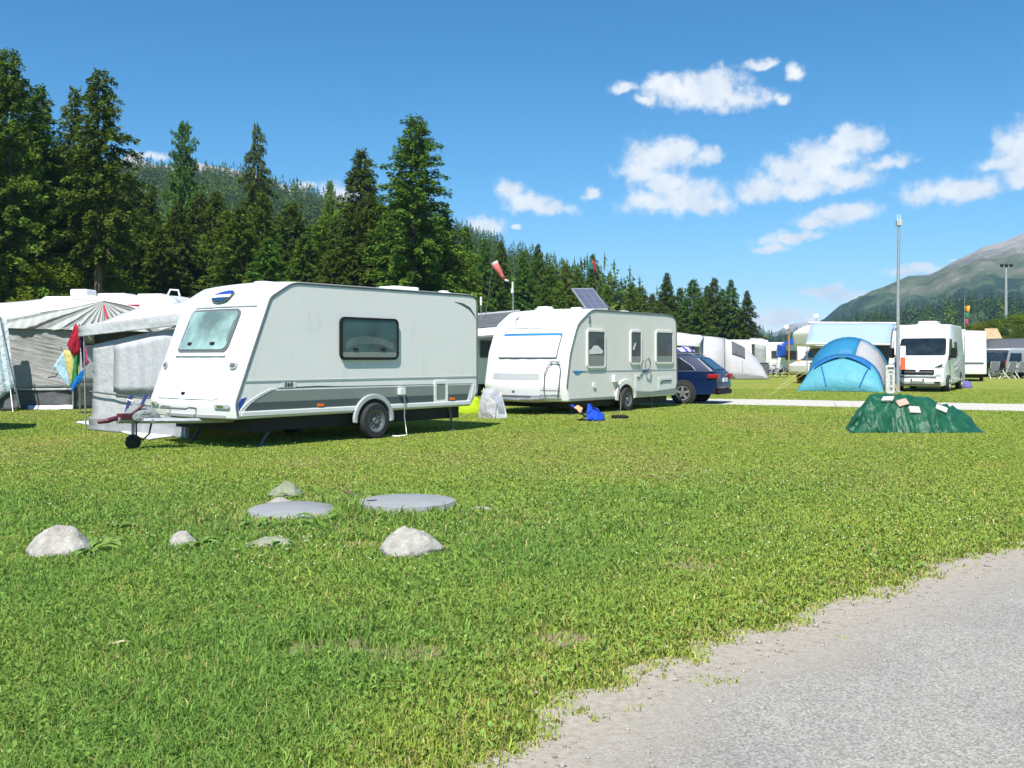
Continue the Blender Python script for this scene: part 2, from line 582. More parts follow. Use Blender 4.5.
MOUNT = skyfun([(700, 350), (790, 338), (830, 318), (851, 306), (873, 292), (884, 286), (895, 281), (909, 275), (929, 274), (938, 270), (951, 262), (970, 253), (984, 246), (1003, 241), (1017, 235), (1060, 216), (1150, 190), (1300, 190), (1600, 260), (1900, 330)])
def mount_h(x, y):
    a = np.arctan2(x, y); r = np.hypot(x, y)
    top = np.maximum(MOUNT(a) * 1500 + CAM_H, 0)
    t = np.clip((r - 750) / 750, 0, 1)
    rug = np.abs(fbm(x / 170 + y / 900, y / 230 - x / 300, 21, 5) - 0.5) * 2
    rid = (0.5 - rug) * 62 * smooth(t * 2.5) * (1 - smooth((t - 0.42) * 2.1)) + (fbm(x / 40, y / 40, 25) - 0.5) * 12 * smooth(t * 3) * (1 - 0.95 * smooth(t))
    return top * (0.35 * smooth(t) + 0.65 * t ** 1.1) * (1 - 0.4 * smooth((r - 1500) / 700)) + rid * np.clip(top / 60, 0, 1) - 1

PEAK = skyfun([(-500, 180), (60, 176), (100, 166), (120, 160), (130, 154), (138, 155), (146, 161), (160, 165), (180, 164), (197, 162), (215, 166), (233, 168), (255, 175), (272, 179), (290, 187), (310, 203), (340, 222), (400, 260), (500, 330)])
def peak_h(x, y):
    a = np.arctan2(x, y); r = np.hypot(x, y)
    top = np.maximum(PEAK(a) * 1500 + CAM_H, 0)
    t = np.clip((r - 900) / 600, 0, 1)
    return top * t ** 1.1 * (1 - 0.4 * smooth((r - 1500) / 500)) + (fbm(x / 50, y / 50, 31, 5) - 0.5) * 26 * np.clip(t, 0, 1) * (1 - smooth((t - 0.85) * 6)) - 1

FAR = skyfun([(600, 345), (680, 322), (715, 314), (735, 312), (744, 318), (756, 324), (768, 333), (778, 331), (790, 324), (800, 321), (812, 317), (826, 322), (840, 318), (860, 330), (900, 338), (1000, 350)])
def far_h(x, y):
    a = np.arctan2(x, y); r = np.hypot(x, y)
    top = np.maximum(FAR(a) * 3500 + CAM_H, 0)
    t = np.clip((r - 2300) / 1200, 0, 1)
    return top * t * (1 - 0.4 * smooth((r - 3500) / 250)) + (fbm(x / 120, y / 120, 41, 5) - 0.5) * 60 * t * (1 - smooth((t - 0.85) * 6)) - 1

def terrain(name, fn, a0, a1, na, rs, mat):
    A = np.linspace(rad(a0), rad(a1), na)
    AA, RR = np.meshgrid(A, np.array(rs, float))
    X, Y = np.sin(AA) * RR, np.cos(AA) * RR
    Z = fn(X, Y)
    v = np.stack([X.ravel(), Y.ravel(), Z.ravel()], 1)
    nr = len(rs)
    i, j = np.meshgrid(np.arange(nr - 1), np.arange(na - 1), indexing='ij')
    k = (i * na + j).ravel()
    q = np.stack([k, k + na, k + na + 1, k + 1], 1)
    o = raw_mesh(name, v, [q], mat, smooth=True)
    return tag(o, kind='structure')

def rock_mat(name, stops, scale, streak, zs, bump=0.6):
    m, t, b, o = newmat(name)
    tcn = t.nodes.new('ShaderNodeTexCoord')
    sp = t.nodes.new('ShaderNodeSeparateXYZ'); t.links.new(tcn.outputs['Object'], sp.inputs[0])
    n = noise(t, scale, 8, 0.65, stretch=streak)
    n2 = noise(t, scale * 0.22, 5, 0.6)
    f = mth(t, 'ADD', mth(t, 'MULTIPLY', sp.outputs[2], 1.0 / zs), mth(t, 'MULTIPLY_ADD', n.outputs['Fac'], 1.0, -0.5))
    f = mth(t, 'ADD', f, mth(t, 'MULTIPLY_ADD', n2.outputs['Fac'], 0.8, -0.4))
    c = ramp(t, f, stops)
    t.links.new(c, b.inputs['Base Color'])
    b.inputs['Roughness'].default_value = 0.9
    b.inputs['Specular IOR Level'].default_value = 0.1
    bp = nd(t, 'ShaderNodeBump'); bp.inputs['Strength'].default_value = bump; bp.inputs['Distance'].default_value = 12
    t.links.new(n.outputs['Fac'], bp.inputs['Height']); t.links.new(bp.outputs[0], b.inputs['Normal'])
    return m
m_hill = paint('hill_floor', (0.05, 0.075, 0.02), 0.9, var=0.4, vscale=0.03, spec=0.1)
m_foot = paint('foothill_floor', (0.05, 0.085, 0.025), 0.9, var=0.4, vscale=0.02, spec=0.1)
G1, G2, G3, ROCK = (0.018, 0.040, 0.026), (0.075, 0.105, 0.035), (0.13, 0.14, 0.07), (0.25, 0.23, 0.20)
m_mount = rock_mat('mountain_slope', [(0.0, G1), (0.36, G1), (0.42, (0.050, 0.080, 0.042)), (0.50, (0.080, 0.105, 0.055)), (0.58, (0.115, 0.130, 0.078)), (0.66, (0.150, 0.150, 0.11)), (0.74, (0.20, 0.19, 0.165)), (0.86, (0.29, 0.27, 0.245)), (1.0, (0.36, 0.335, 0.30))], 0.03, (1.3, 1.3, 0.45), 165, 1.0)
m_peak = rock_mat('peak_rock', [(0.3, G2), (0.55, (0.14, 0.14, 0.115)), (0.75, (0.27, 0.25, 0.225)), (1.0, (0.34, 0.315, 0.285))], 0.02, (1, 1, 0.6), 260)
m_far = rock_mat('far_range', [(0.2, G1), (0.5, (0.1, 0.11, 0.08)), (0.8, (0.24, 0.22, 0.21)), (1.0, (0.5, 0.5, 0.5))], 0.006, (1, 1, 0.6), 140)
terrain('forest_hill', hill_h, -52, 16, 190, [110, 125, 150, 180, 210, 240, 270, 300, 330, 360, 390, 420, 450, 480, 510, 540, 570, 600, 630, 680, 760, 900], m_hill)
terrain('foothill', foot_h, 7, 50, 110, [225, 270, 320, 370, 420, 470, 520, 570, 610, 650, 700, 760, 850, 1000], m_foot)
terrain('mountain', mount_h, 10, 54, 330, list(np.linspace(745, 1500, 90)) + [1540, 1600, 1700, 1850, 2100], m_mount)
terrain('rocky_peak', peak_h, -50, 0, 260, list(np.linspace(890, 1500, 50)) + [1540, 1600, 1750, 1900], m_peak)
terrain('far_mountains', far_h, 2, 27, 220, list(np.linspace(2300, 3500, 46)) + [3560, 3650], m_far)

# ------------------------------------------------------------------ lawn, road, path
SPOTS = [(gp(335, 646), 0.17), (gp(405, 653), 0.16), (gp(296, 655), 0.10), (gp(690, 566), 0.16), (gp(560, 640), 0.14), (gp(366, 545), 0.14)]
m, t, b, o = newmat('lawn_ground')
na = noise(t, 0.35, 5, 0.6); nb = noise(t, 9.0, 6, 0.75); nc = noise(t, 2.2, 5, 0.7)
tcn = t.nodes.new('ShaderNodeTexCoord')
sp = t.nodes.new('ShaderNodeSeparateXYZ'); t.links.new(tcn.outputs['Object'], sp.inputs[0])
g_near = ramp(t, nb.outputs['Fac'], [(0.30, (0.05, 0.075, 0.014)), (0.50, (0.10, 0.150, 0.022)), (0.70, (0.16, 0.19, 0.045))])
g_far = ramp(t, nc.outputs['Fac'], [(0.30, (0.165, 0.21, 0.034)), (0.50, (0.235, 0.275, 0.050)), (0.72, (0.34, 0.325, 0.085))])
g_far2 = ramp(t, na.outputs['Fac'], [(0.35, (0.75, 0.95, 0.8)), (0.65, (1.2, 1.0, 1.05))])
mx0 = nd(t, 'ShaderNodeMix', data_type='RGBA', blend_type='MULTIPLY'); mx0.inputs[0].default_value = 1
t.links.new(g_far, mx0.inputs[6]); t.links.new(g_far2, mx0.inputs[7])
fy = nd(t, 'ShaderNodeMapRange'); t.links.new(sp.outputs[1], fy.inputs['Value'])
fy.inputs['From Min'].default_value = 9; fy.inputs['From Max'].default_value = 26
mx = nd(t, 'ShaderNodeMix', data_type='RGBA')
t.links.new(fy.outputs[0], mx.inputs[0]); t.links.new(g_near, mx.inputs[6]); t.links.new(mx0.outputs[2], mx.inputs[7])
c = mx.outputs[2]
dm = None
for p, r_ in SPOTS:
    d = vmt(t, 'SUBTRACT', tcn.outputs['Object'], tuple(p)).outputs[0]
    d = vmt(t, 'MULTIPLY', d, (0.7 / r_, 0.9 / r_, 0)).outputs[0]
    L = vmt(t, 'LENGTH', d).outputs['Value']
    dm = L if dm is None else mth(t, 'MINIMUM', dm, L)
soil = mth(t, 'ADD', dm, mth(t, 'MULTIPLY_ADD', nb.outputs['Fac'], 1.6, -0.8))
ms_ = nd(t, 'ShaderNodeMapRange', interpolation_type='SMOOTHSTEP'); t.links.new(soil, ms_.inputs['Value'])
ms_.inputs['From Min'].default_value = 1.2; ms_.inputs['From Max'].default_value = 0.6
mx2 = nd(t, 'ShaderNodeMix', data_type='RGBA')
t.links.new(ms_.outputs[0], mx2.inputs[0]); t.links.new(c, mx2.inputs[6]); mx2.inputs[7].default_value = (0.30, 0.235, 0.145, 1)
t.links.new(mx2.outputs[2], b.inputs['Base Color'])
b.inputs['Roughness'].default_value = 0.95; b.inputs['Specular IOR Level'].default_value = 0.1
bp = nd(t, 'ShaderNodeBump'); bp.inputs['Strength'].default_value = 0.9; bp.inputs['Distance'].default_value = 0.06
t.links.new(nb.outputs['Fac'], bp.inputs['Height']); t.links.new(bp.outputs[0], b.inputs['Normal'])
mb = MB(); mb.add([(-3700, -800, 0), (3700, -800, 0), (3700, 3700, 0), (-3700, 3700, 0)], [(0, 1, 2, 3)])
tag(mb.build('lawn', m), kind='structure')

EDGE = np.array([(-5, -6), (-2.5, 0), (-0.78, 2.3), (-0.12, 3.32), (0.27, 3.93), (0.66, 4.44), (1.2, 4.83), (1.87, 5.52), (2.54, 6.2), (3.69, 7.17), (5.4, 8.5), (9, 10.6), (16, 13.6), (40, 22)])
def edge_d(x, y):
    """signed distance to the road's edge, positive on the road"""
    x = np.asarray(x, float); y = np.asarray(y, float)
    best = np.full(x.shape, 1e9); sg = np.ones(x.shape)
    for a, c_ in zip(EDGE[:-1], EDGE[1:]):
        d = c_ - a; L2 = d @ d
        tt = np.clip(((x - a[0]) * d[0] + (y - a[1]) * d[1]) / L2, 0, 1)
        dx, dy = x - a[0] - tt * d[0], y - a[1] - tt * d[1]
        q = np.hypot(dx, dy)
        cr = (x - a[0]) * d[1] - (y - a[1]) * d[0]
        w_ = q < best
        best = np.where(w_, q, best); sg = np.where(w_, np.sign(cr), sg)
    return best * sg
def edge_jit(x, y):
    return 0.01 + (fbm(x * 1.3, y * 1.3, 61) - 0.5) * 0.24 + (fbm(x * 6, y * 6, 62) - 0.5) * 0.42

m, t, b, o = newmat('road_asphalt')
av = nd(t, 'ShaderNodeTexVoronoi'); av.inputs['Scale'].default_value = 115
tcn = t.nodes.new('ShaderNodeTexCoord'); t.links.new(tcn.outputs['Object'], av.inputs['Vector'])
ab = noise(t, 240, 3, 0.7); ac = noise(t, 1.1, 5, 0.6); ad = noise(t, 24, 5, 0.75)
stone = ramp(t, av.outputs['Color'], [(0.1, (0.20, 0.188, 0.166)), (0.5, (0.312, 0.294, 0.262)), (0.9, (0.43, 0.408, 0.368))])
fine = ramp(t, ab.outputs['Fac'], [(0.35, (0.6, 0.6, 0.6)), (0.65, (1.3, 1.3, 1.3))])
k1 = nd(t, 'ShaderNodeMix', data_type='RGBA', blend_type='MULTIPLY'); k1.inputs[0].default_value = 1
t.links.new(stone, k1.inputs[6]); t.links.new(fine, k1.inputs[7])
big = ramp(t, ac.outputs['Fac'], [(0.3, (0.86, 0.86, 0.87)), (0.7, (1.14, 1.14, 1.13))])
k2 = nd(t, 'ShaderNodeMix', data_type='RGBA', blend_type='MULTIPLY'); k2.inputs[0].default_value = 1
t.links.new(k1.outputs[2], k2.inputs[6]); t.links.new(big, k2.inputs[7])
at = nd(t, 'ShaderNodeAttribute', attribute_name='edge')
sandc = ramp(t, ad.outputs['Fac'], [(0.3, (0.26, 0.225, 0.175)), (0.55, (0.38, 0.34, 0.28)), (0.75, (0.46, 0.42, 0.36))])
ef = mth(t, 'ADD', at.outputs['Fac'], mth(t, 'MULTIPLY_ADD', ad.outputs['Fac'], 0.9, -0.45))
ef = mth(t, 'ADD', ef, mth(t, 'MULTIPLY_ADD', ac.outputs['Fac'], 0.7, -0.35))
er = nd(t, 'ShaderNodeMapRange', interpolation_type='SMOOTHSTEP'); t.links.new(ef, er.inputs['Value'])
er.inputs['From Min'].default_value = 0.10; er.inputs['From Max'].default_value = 0.68
k3 = nd(t, 'ShaderNodeMix', data_type='RGBA')
t.links.new(er.outputs[0], k3.inputs[0]); t.links.new(sandc, k3.inputs[6]); t.links.new(k2.outputs[2], k3.inputs[7])
t.links.new(k3.outputs[2], b.inputs['Base Color'])
b.inputs['Roughness'].default_value = 0.9; b.inputs['Specular IOR Level'].default_value = 0.2
bp = nd(t, 'ShaderNodeBump'); bp.inputs['Strength'].default_value = 0.7; bp.inputs['Distance'].default_value = 0.006
t.links.new(av.outputs['Distance'], bp.inputs['Height']); t.links.new(bp.outputs[0], b.inputs['Normal'])
pl = []
for a, c_ in zip(EDGE[:-1], EDGE[1:]):
    n = max(2, int(np.linalg.norm(c_ - a) / (0.05 if 0 < a[1] < 9 else 0.4)))
    pl += [a + (c_ - a) * k / n for k in range(n)]
pl = np.array(pl)
nrm = np.gradient(pl, axis=0)
for _ in range(12):
    nrm[1:-1] = (nrm[:-2] + nrm[1:-1] * 2 + nrm[2:]) / 4
nrm = np.stack([nrm[:, 1], -nrm[:, 0]], 1); nrm /= np.linalg.norm(nrm, axis=1)[:, None]
offs = np.array([-0.12, 0.0, 0.12, 0.3, 0.6, 1.0, 1.6, 2.6, 5.0])
P = pl[:, None, :] + nrm[:, None, :] * offs[None, :, None]
jt = edge_jit(pl[:, 0], pl[:, 1])
CN = np.array([0.62, -0.785])
for kk in (6, 7, 8):
    P[:, kk] = P[:, 5] + CN * (offs[kk] - offs[5])
P[:, 0] += nrm * jt[:, None] * 0.9; P[:, 1] += nrm * jt[:, None] * 0.5
Z = np.full(P.shape[:2], 0.004); Z[:, 3:] += 0.004; Z[:, 0] = 0.003
vv = np.concatenate([P, Z[..., None]], 2).reshape(-1, 3)
nn, nk = P.shape[:2]
i, j = np.meshgrid(np.arange(nn - 1), np.arange(nk - 1), indexing='ij'); k = (i * nk + j).ravel()
tag(raw_mesh('road', vv, [np.stack([k, k + 1, k + nk + 1, k + nk], 1)], m, attr={'edge': np.tile(offs, nn)}), kind='structure')

m_path = paint('white_gravel', (0.50, 0.475, 0.42), 0.9, var=0.18, vscale=14, bump=0.5, bscale=40, spec=0.2)
near = [gp(560, 404), gp(640, 404), gp(700, 404.2), gp(800, 406), gp(900, 408.3), gp(1024, 411.5), gp(1300, 420)]
farr = [gp(560, 398.5), gp(640, 398.6), gp(700, 398.8), gp(800, 400), gp(900, 402), gp(1024, 404.2), gp(1300, 409)]
A_, B_ = [], []
for L, R_ in ((near, A_), (farr, B_)):
    for a, c_ in zip(L[:-1], L[1:]):
        for k in range(40): 
            p = a.lerp(c_, k / 40)
            p.y += RNG.uniform(-0.16, 0.16); p.z = 0.006; R_.append(p)
mb = MB()
mb.add(A_ + B_, [(k, k + 1, len(A_) + k + 1, len(A_) + k) for k in range(len(A_) - 1)])
tag(mb.build('path', m_path), kind='structure')
PATH_N = np.array([(p.x, p.y) for p in near]); PATH_F = np.array([(p.x, p.y) for p in farr])

# round concrete covers and stones keep grass away
COVERS = [(gp(407, 511), 0.43), (gp(293, 517.5), 0.385)]
LITTER = []

# ------------------------------------------------------------------ grass
def lushness(x, y):
    L = smooth((13.5 - y) / 6) * smooth((2.6 - x + (y - 6) * 0.25) / 2.5)
    L = L * smooth(-edge_d(x, y) / 1.1 + 0.05)
    L = 0.14 + 0.76 * L + (fbm(x * 0.9, y * 0.7, 71) - 0.5) * 0.80 + (fbm(x * 0.33, y * 0.22, 73) - 0.5) * 0.7 + (fbm(x * 4, y * 4, 72) - 0.5) * 0.35
    return np.clip(L, 0, 1)

def blades(n, seed):
    g = np.random.default_rng(seed)
    pw = 0.34
    a0, a1 = 2.75 ** pw, 44.0 ** pw
    D = (a0 + (a1 - a0) * g.random(n)) ** (1 / pw)
    X = (g.random(n) * 2 - 1) * D * 0.56
    Y = D
    ed = edge_d(X, Y) - edge_jit(X, Y)
    keep = ed + g.random(n) ** 2 * 0.12 < 0.0
    stray = (ed < 0.30) & (fbm(X * 3.1, Y * 3.1, 66) > 0.69) & (g.random(n) < 0.12)
    keep |= stray
    thin = np.clip(1.15 + ed * 1.2, 0, 1) * 0.55 * (ed < 0)
    keep &= g.random(n) > thin
    yn = np.interp(X, PATH_N[:, 0], PATH_N[:, 1]); yf = np.interp(X, PATH_F[:, 0], PATH_F[:, 1])
    keep &= ~((X > PATH_N[0, 0]) & (Y > yn + g.normal(0, 0.1, n)) & (Y < yf + g.normal(0, 0.1, n)))
    for p, r_ in COVERS:
        keep &= np.hypot(X - p.x, Y - p.y) > r_ * (1.0 if r_ > 0.42 else 0.98)
    for p, r_ in SPOTS:
        q = np.hypot((X - p.x) * 0.7, (Y - p.y) * 0.9) / r_ + (fbm(X * 9, Y * 9, 63) - 0.5) * 1.6
        keep &= ~((q < 1.0) & (g.random(n) < 0.80))
    X, Y, D, ed = X[keep], Y[keep], D[keep], ed[keep]
    n = len(X)
    L = lushness(X, Y)
    h = (0.020 + 0.030 * L) * (0.55 + 0.9 * g.random(n)) * (0.7 + 0.7 * fbm(X * 2.5, Y * 2.5, 64))
    tall = g.random(n) < 0.015
    h[tall] *= 1.8
    for p, r_ in COVERS:                     # uncut grass round the covers
        q = np.hypot(X - p.x, Y - p.y)
        h *= 1 + 0.8 * np.clip(1 - (q - r_) / 0.7, 0, 1) * (g.random(n) < 0.6)
    h *= np.where(Y > 10, 0.62, 1.0)
    w = 0.0028 * (np.maximum(D, 3.0) / 3.6) ** 0.72 * (0.7 + 0.7 * g.random(n))
    az_ = g.random(n) * 2 * np.pi
    lean = g.random(n) ** 0.8 * 1.15 * h
    la = g.random(n) * 2 * np.pi
    sx, sy = np.cos(az_) * w, np.sin(az_) * w
    lx, ly = np.cos(la) * lean, np.sin(la) * lean
    z0 = np.full(n, -0.003)
    V = np.zeros((n, 5, 3))
    V[:, 0] = np.stack([X - sx, Y - sy, z0], 1)
    V[:, 1] = np.stack([X + sx, Y + sy, z0], 1)
    V[:, 2] = np.stack([X + sx * 0.8 + lx * 0.35, Y + sy * 0.8 + ly * 0.35, h * 0.62], 1)
    V[:, 3] = np.stack([X - sx * 0.8 + lx * 0.35, Y - sy * 0.8 + ly * 0.35, h * 0.62], 1)
    V[:, 4] = np.stack([X + lx, Y + ly, h * (0.95 - 0.3 * (lean / h / 1.15))], 1)
    g1 = np.array([0.175, 0.310, 0.062]); g2 = np.array([0.345, 0.425, 0.072]); g3 = np.array([0.46, 0.39, 0.15])
    mixl = np.clip(L + g.normal(0, 0.16, n), 0, 1)[:, None]
    C = g2 * (1 - mixl) + g1 * mixl
    patch = np.clip((fbm(X * 0.55, Y * 0.30, 75) - 0.50) * 3.2, 0, 1) * smooth((Y - 6) / 5) * 0.42 + np.clip((fbm(X * 1.8, Y * 1.1, 76) - 0.52) * 3, 0, 1) * 0.22 * (1 - L)
    dry = (g.random(n) < patch + np.where(ed > -0.35, 0.24, 0.04 + 0.045 * (1 - L)))[:, None]
    C = np.where(dry, g3 * (0.7 + 0.5 * g.random((n, 1))), C)
    C = C * (0.72 + 0.56 * g.random((n, 1)))
    Cv = np.repeat(C[:, None, :], 5, 1)
    Cv[:, 4] *= 1.15
    b_ = (np.arange(n) * 5)[:, None]
    Q = b_ + np.array([[0, 1, 2, 3]]); T = b_ + np.array([[3, 2, 4]])
    return V.reshape(-1, 3), [Q, T], Cv.reshape(-1, 3)
m_grass = leaf('grass_blade', trans=0.30, objvar=False)
V, PLY, C = blades(1450000, 5)
tag(raw_mesh('grass', V, PLY, m_grass, cols=C), 'short green lawn grass with yellow and dry blades among the green', 'grass', kind='stuff')

def clover(n, seed):
    """small leaves of clover and plantain lying between the blades"""
    g = np.random.default_rng(seed)
    D = (2.9 ** 0.5 + (16 ** 0.5 - 2.9 ** 0.5) * g.random(n)) ** 2
    X = (g.random(n) * 2 - 1) * D * 0.55; Y = D
    L = lushness(X, Y)
    keep = (edge_d(X, Y) - edge_jit(X, Y) < -0.15) & (fbm(X * 1.6, Y * 1.6, 81) + 0.35 * g.random(n) > 0.62) 
    for p, r_ in COVERS:
        keep &= np.hypot(X - p.x, Y - p.y) > r_ * 1.02
    for p, r_ in SPOTS: keep &= np.hypot((X - p.x) * 0.7, (Y - p.y) * 0.9) > r_ * 1.1
    X, Y, D, L = X[keep], Y[keep], D[keep], L[keep]; n = len(X)
    s = (0.0045 + 0.0055 * g.random(n)) * (D / 4) ** 0.15
    z = 0.022 + 0.03 * g.random(n)
    a = g.random(n) * 6.283; tl = g.normal(0, 0.45, (n, 2))
    ca, sa = np.cos(a), np.sin(a)
    V = np.zeros((n, 6, 3))
    for k, (px, py) in enumerate(((-1.3, 0), (-0.5, -0.75), (0.6, -0.8), (1.3, 0), (0.6, 0.8), (-0.5, 0.75))):
        dx = (px * ca - py * sa) * s; dy = (px * sa + py * ca) * s
        V[:, k] = np.stack([X + dx, Y + dy, z + dx * tl[:, 0] + dy * tl[:, 1]], 1)
    C = np.array([0.175, 0.295, 0.06]) * (0.75 + 0.7 * g.random((n, 1)))
    return V.reshape(-1, 3), [(np.arange(n) * 6)[:, None] + np.arange(6)[None]], np.repeat(C, 6, 0)
V, PLY, C = clover(42000, 8)
tag(raw_mesh('clover_leaves', V, PLY, m_grass, cols=C), 'small clover and plantain leaves spread through the lawn', 'clover', kind='stuff')
g = np.random.default_rng(3)
n = 1100
D = 4.2 + 9.5 * g.random(n); X = (g.random(n) * 2 - 1) * D * 0.5
keep = (edge_d(X, D) < -0.4) & (fbm(X * 0.7, D * 0.7, 85) > 0.5); X, D = X[keep], D[keep]; n = len(X)
s = 0.004 + 0.003 * g.random(n)
ang = np.arange(6) * np.pi / 3
V = np.zeros((n, 7, 3))
for k in range(6):
    V[:, k] = np.stack([X + np.cos(ang[k]) * s, D + np.sin(ang[k]) * s, 0.05 + 0 * s], 1)
V[:, 6] = np.stack([X, D, 0.05 + s], 1)
b_ = (np.arange(n) * 7)[:, None]
T = np.concatenate([b_ + np.array([[k, (k + 1) % 6, 6]]) for k in range(6)], 0)
tag(raw_mesh('clover_flowers', V.reshape(-1, 3), [T], paint('clover_white', (0.62, 0.64, 0.5), 0.8, var=0.1)), 'tiny white clover flower heads dotted over the lawn', 'flowers', kind='stuff')

# loose stones along the road edge
n = 1300
g = np.random.default_rng(9)
k = g.integers(0, len(pl) - 1, n)
base = pl[k] + nrm[k] * (0.05 + g.normal(0.10, 0.22, n))[:, None]
keep = (base[:, 1] > 2.8) & (base[:, 1] < 14); base = base[keep]; n = len(base)
s = 0.004 + 0.012 * g.random(n) ** 3
OCT = np.array([(1, 0, 0), (-1, 0, 0), (0, 1, 0), (0, -1, 0), (0, 0, 0.8), (0, 0, -0.5)])
V = OCT[None] * s[:, None, None] * (0.7 + 0.6 * g.random((n, 6, 1))) + np.concatenate([base, 0.008 * np.ones((n, 1))], 1)[:, None]
T8 = np.array([(0, 2, 4), (2, 1, 4), (1, 3, 4), (3, 0, 4), (2, 0, 5), (1, 2, 5), (3, 1, 5), (0, 3, 5)])
T = ((np.arange(n) * 6)[:, None, None] + T8[None]).reshape(-1, 3)
tag(raw_mesh('gravel', V.reshape(-1, 3), [T], paint('loose_gravel', (0.32, 0.29, 0.25), 0.9, var=0.35, vscale=30)), 'loose gravel and grit strewn along the edge of the road', 'gravel', kind='stuff')

# ------------------------------------------------------------------ trees
m_bark = paint('bark', (0.13, 0.10, 0.075), 0.9, var=0.35, vscale=6, bump=0.8, bscale=14, spec=0.1)
m_needle = leaf('needles', 0.28)
m_leaf = leaf('leaves', 0.35)

def quads_from(c, d, wv, tones):
    """rhombic sprays: centre-base c, direction*length d, half-width vector wv"""
    n = len(c)
    V = np.stack([c, c + d * 0.45 + wv, c + d, c + d * 0.45 - wv], 1).reshape(-1, 3)
    Q = (np.arange(n) * 4)[:, None] + np.arange(4)[None]
    return V, Q, np.repeat(tones, 4, 0)

def conifer_crown(seed, H, R, low, dens, droop, ragged, tone, size=1.0, shape=0.85, bald=0.0):
    g = np.random.default_rng(seed)
    C, Dv, Wv, T = [], [], [], []
    z = low * H
    while z < H * 0.985:
        t = (z / H - low) / (1 - low)
        rmax = R * (1 - t) ** shape * min(1.0, 0.55 + t * 3.5) + 0.12
        nb_ = int(g.integers(4, 8) * dens)
        a0 = g.random() * 6.28
        for k in range(max(nb_, 3)):
            if g.random() < bald * (1 - t): continue
            a = a0 + 6.283 * k / nb_ + g.normal(0, 0.35)
            L = rmax * (1 - ragged + ragged * 2 * g.random() * (0.4 + 0.6 * g.random()))
            m_ = max(4, int(L / (0.0115 * size)))
            s = 0.06 + 0.94 * g.random(m_) ** 0.62
            up = 0.22 + 0.25 * t
            px = np.cos(a) * s * L; py = np.sin(a) * s * L
            pz = z + L * (up * s - droop * s ** 2) + g.normal(0, 0.10, m_)
            ph = a + g.normal(0, 0.85, m_)
            dl = (0.13 + 0.21 * g.random(m_)) * size * (0.65 + 0.5 * (1 - t))
            el_ = -0.25 - droop * 0.7 * s + g.normal(0, 0.35, m_)
            d = np.stack([np.cos(ph) * np.cos(el_), np.sin(ph) * np.cos(el_), np.sin(el_)], 1) * dl[:, None]
            sd = np.stack([-np.sin(ph), np.cos(ph), 0 * ph], 1)
            ro = g.normal(0, 0.9, m_)
            wv_ = (sd * np.cos(ro)[:, None] + np.array([0, 0, 1.0]) * np.sin(ro)[:, None]) * (dl * (0.17 + 0.13 * g.random(m_)))[:, None]
            C.append(np.stack([px, py, pz], 1)); Dv.append(d); Wv.append(wv_)
            bt = tone * (0.72 + 0.6 * g.random())
            tt = bt[None] * (0.7 + 0.6 * g.random((m_, 1)))
            tt = tt * (1 + np.array([0.45, 0.15, 0.0]) * (g.random((m_, 1)) < 0.14))
            T.append(tt)
        z += (0.24 + 0.14 * g.random()) * size * (1.0 if t < 0.8 else 0.7)
    return quads_from(np.concatenate(C), np.concatenate(Dv), np.concatenate(Wv), np.concatenate(T))

def leafy_crown(seed, H, R, n, tone, base=0.12):
    g = np.random.default_rng(seed)
    nc_ = 46
    cz = base + (1 - base) * g.random(nc_)
    rr_ = np.sqrt(np.clip(1 - ((cz - 0.45) / 0.58) ** 2, 0.02, 1)) * R * (0.35 + 0.65 * np.sqrt(g.random(nc_)))
    ca = g.random(nc_) * 6.283
    cc = np.stack([np.cos(ca) * rr_, np.sin(ca) * rr_, cz * H], 1)
    cs = (0.16 + 0.16 * g.random(nc_)) * R * 1.5
    ct = (0.7 + 0.6 * g.random(nc_))
    k = g.integers(0, nc_, n)
    v = g.normal(0, 1, (n, 3)); v /= np.linalg.norm(v, axis=1)[:, None]
    p = cc[k] + v * (cs[k] * g.random(n) ** 0.45)[:, None] * np.array([1, 1, 0.8])
    p[:, 2] = np.maximum(p[:, 2], 0.05)
    dl = 0.08 + 0.10 * g.random(n)
    d = g.normal(0, 1, (n, 3)) + np.array([0, 0, -0.2]); d /= np.linalg.norm(d, axis=1)[:, None]
    w_ = np.cross(d, g.normal(0, 1, (n, 3))); w_ /= np.linalg.norm(w_, axis=1)[:, None]
    tones = tone[None] * (ct[k] * (0.7 + 0.6 * g.random(n)))[:, None]
    return quads_from(p, d * dl[:, None], w_ * (dl * 0.36)[:, None], tones)

def branch_mesh(H, r, seed, bare=(0.0, 0.0), lean=0.0):
    g = random.Random(seed)
    mb = MB()
    pts, rs = [], []
    for k in range(9):
        t = k / 8
        pts.append((math.sin(t * 2.1 + seed) * 0.012 * H * t, math.cos(t * 1.7 + seed) * 0.012 * H * t, H * t * 0.97)); rs.append(r * (1 - t) ** 0.9 + 0.02)
    mb.tube([(pts[0][0], pts[0][1], -0.3)] + pts, [r * 1.25] + rs, 8)
    for k in range(int(26 * (bare[1] - bare[0]) * H / 4)):
        z = H * g.uniform(*bare); a = g.uniform(0, 6.28); L = g.uniform(0.5, 1.7)
        mb.tube([(0, 0, z), (math.cos(a) * L * 0.6, math.sin(a) * L * 0.6, z - 0.05), (math.cos(a) * L, math.sin(a) * L, z - 0.35 * L)], [0.035, 0.022, 0.008], 5)
    return mb

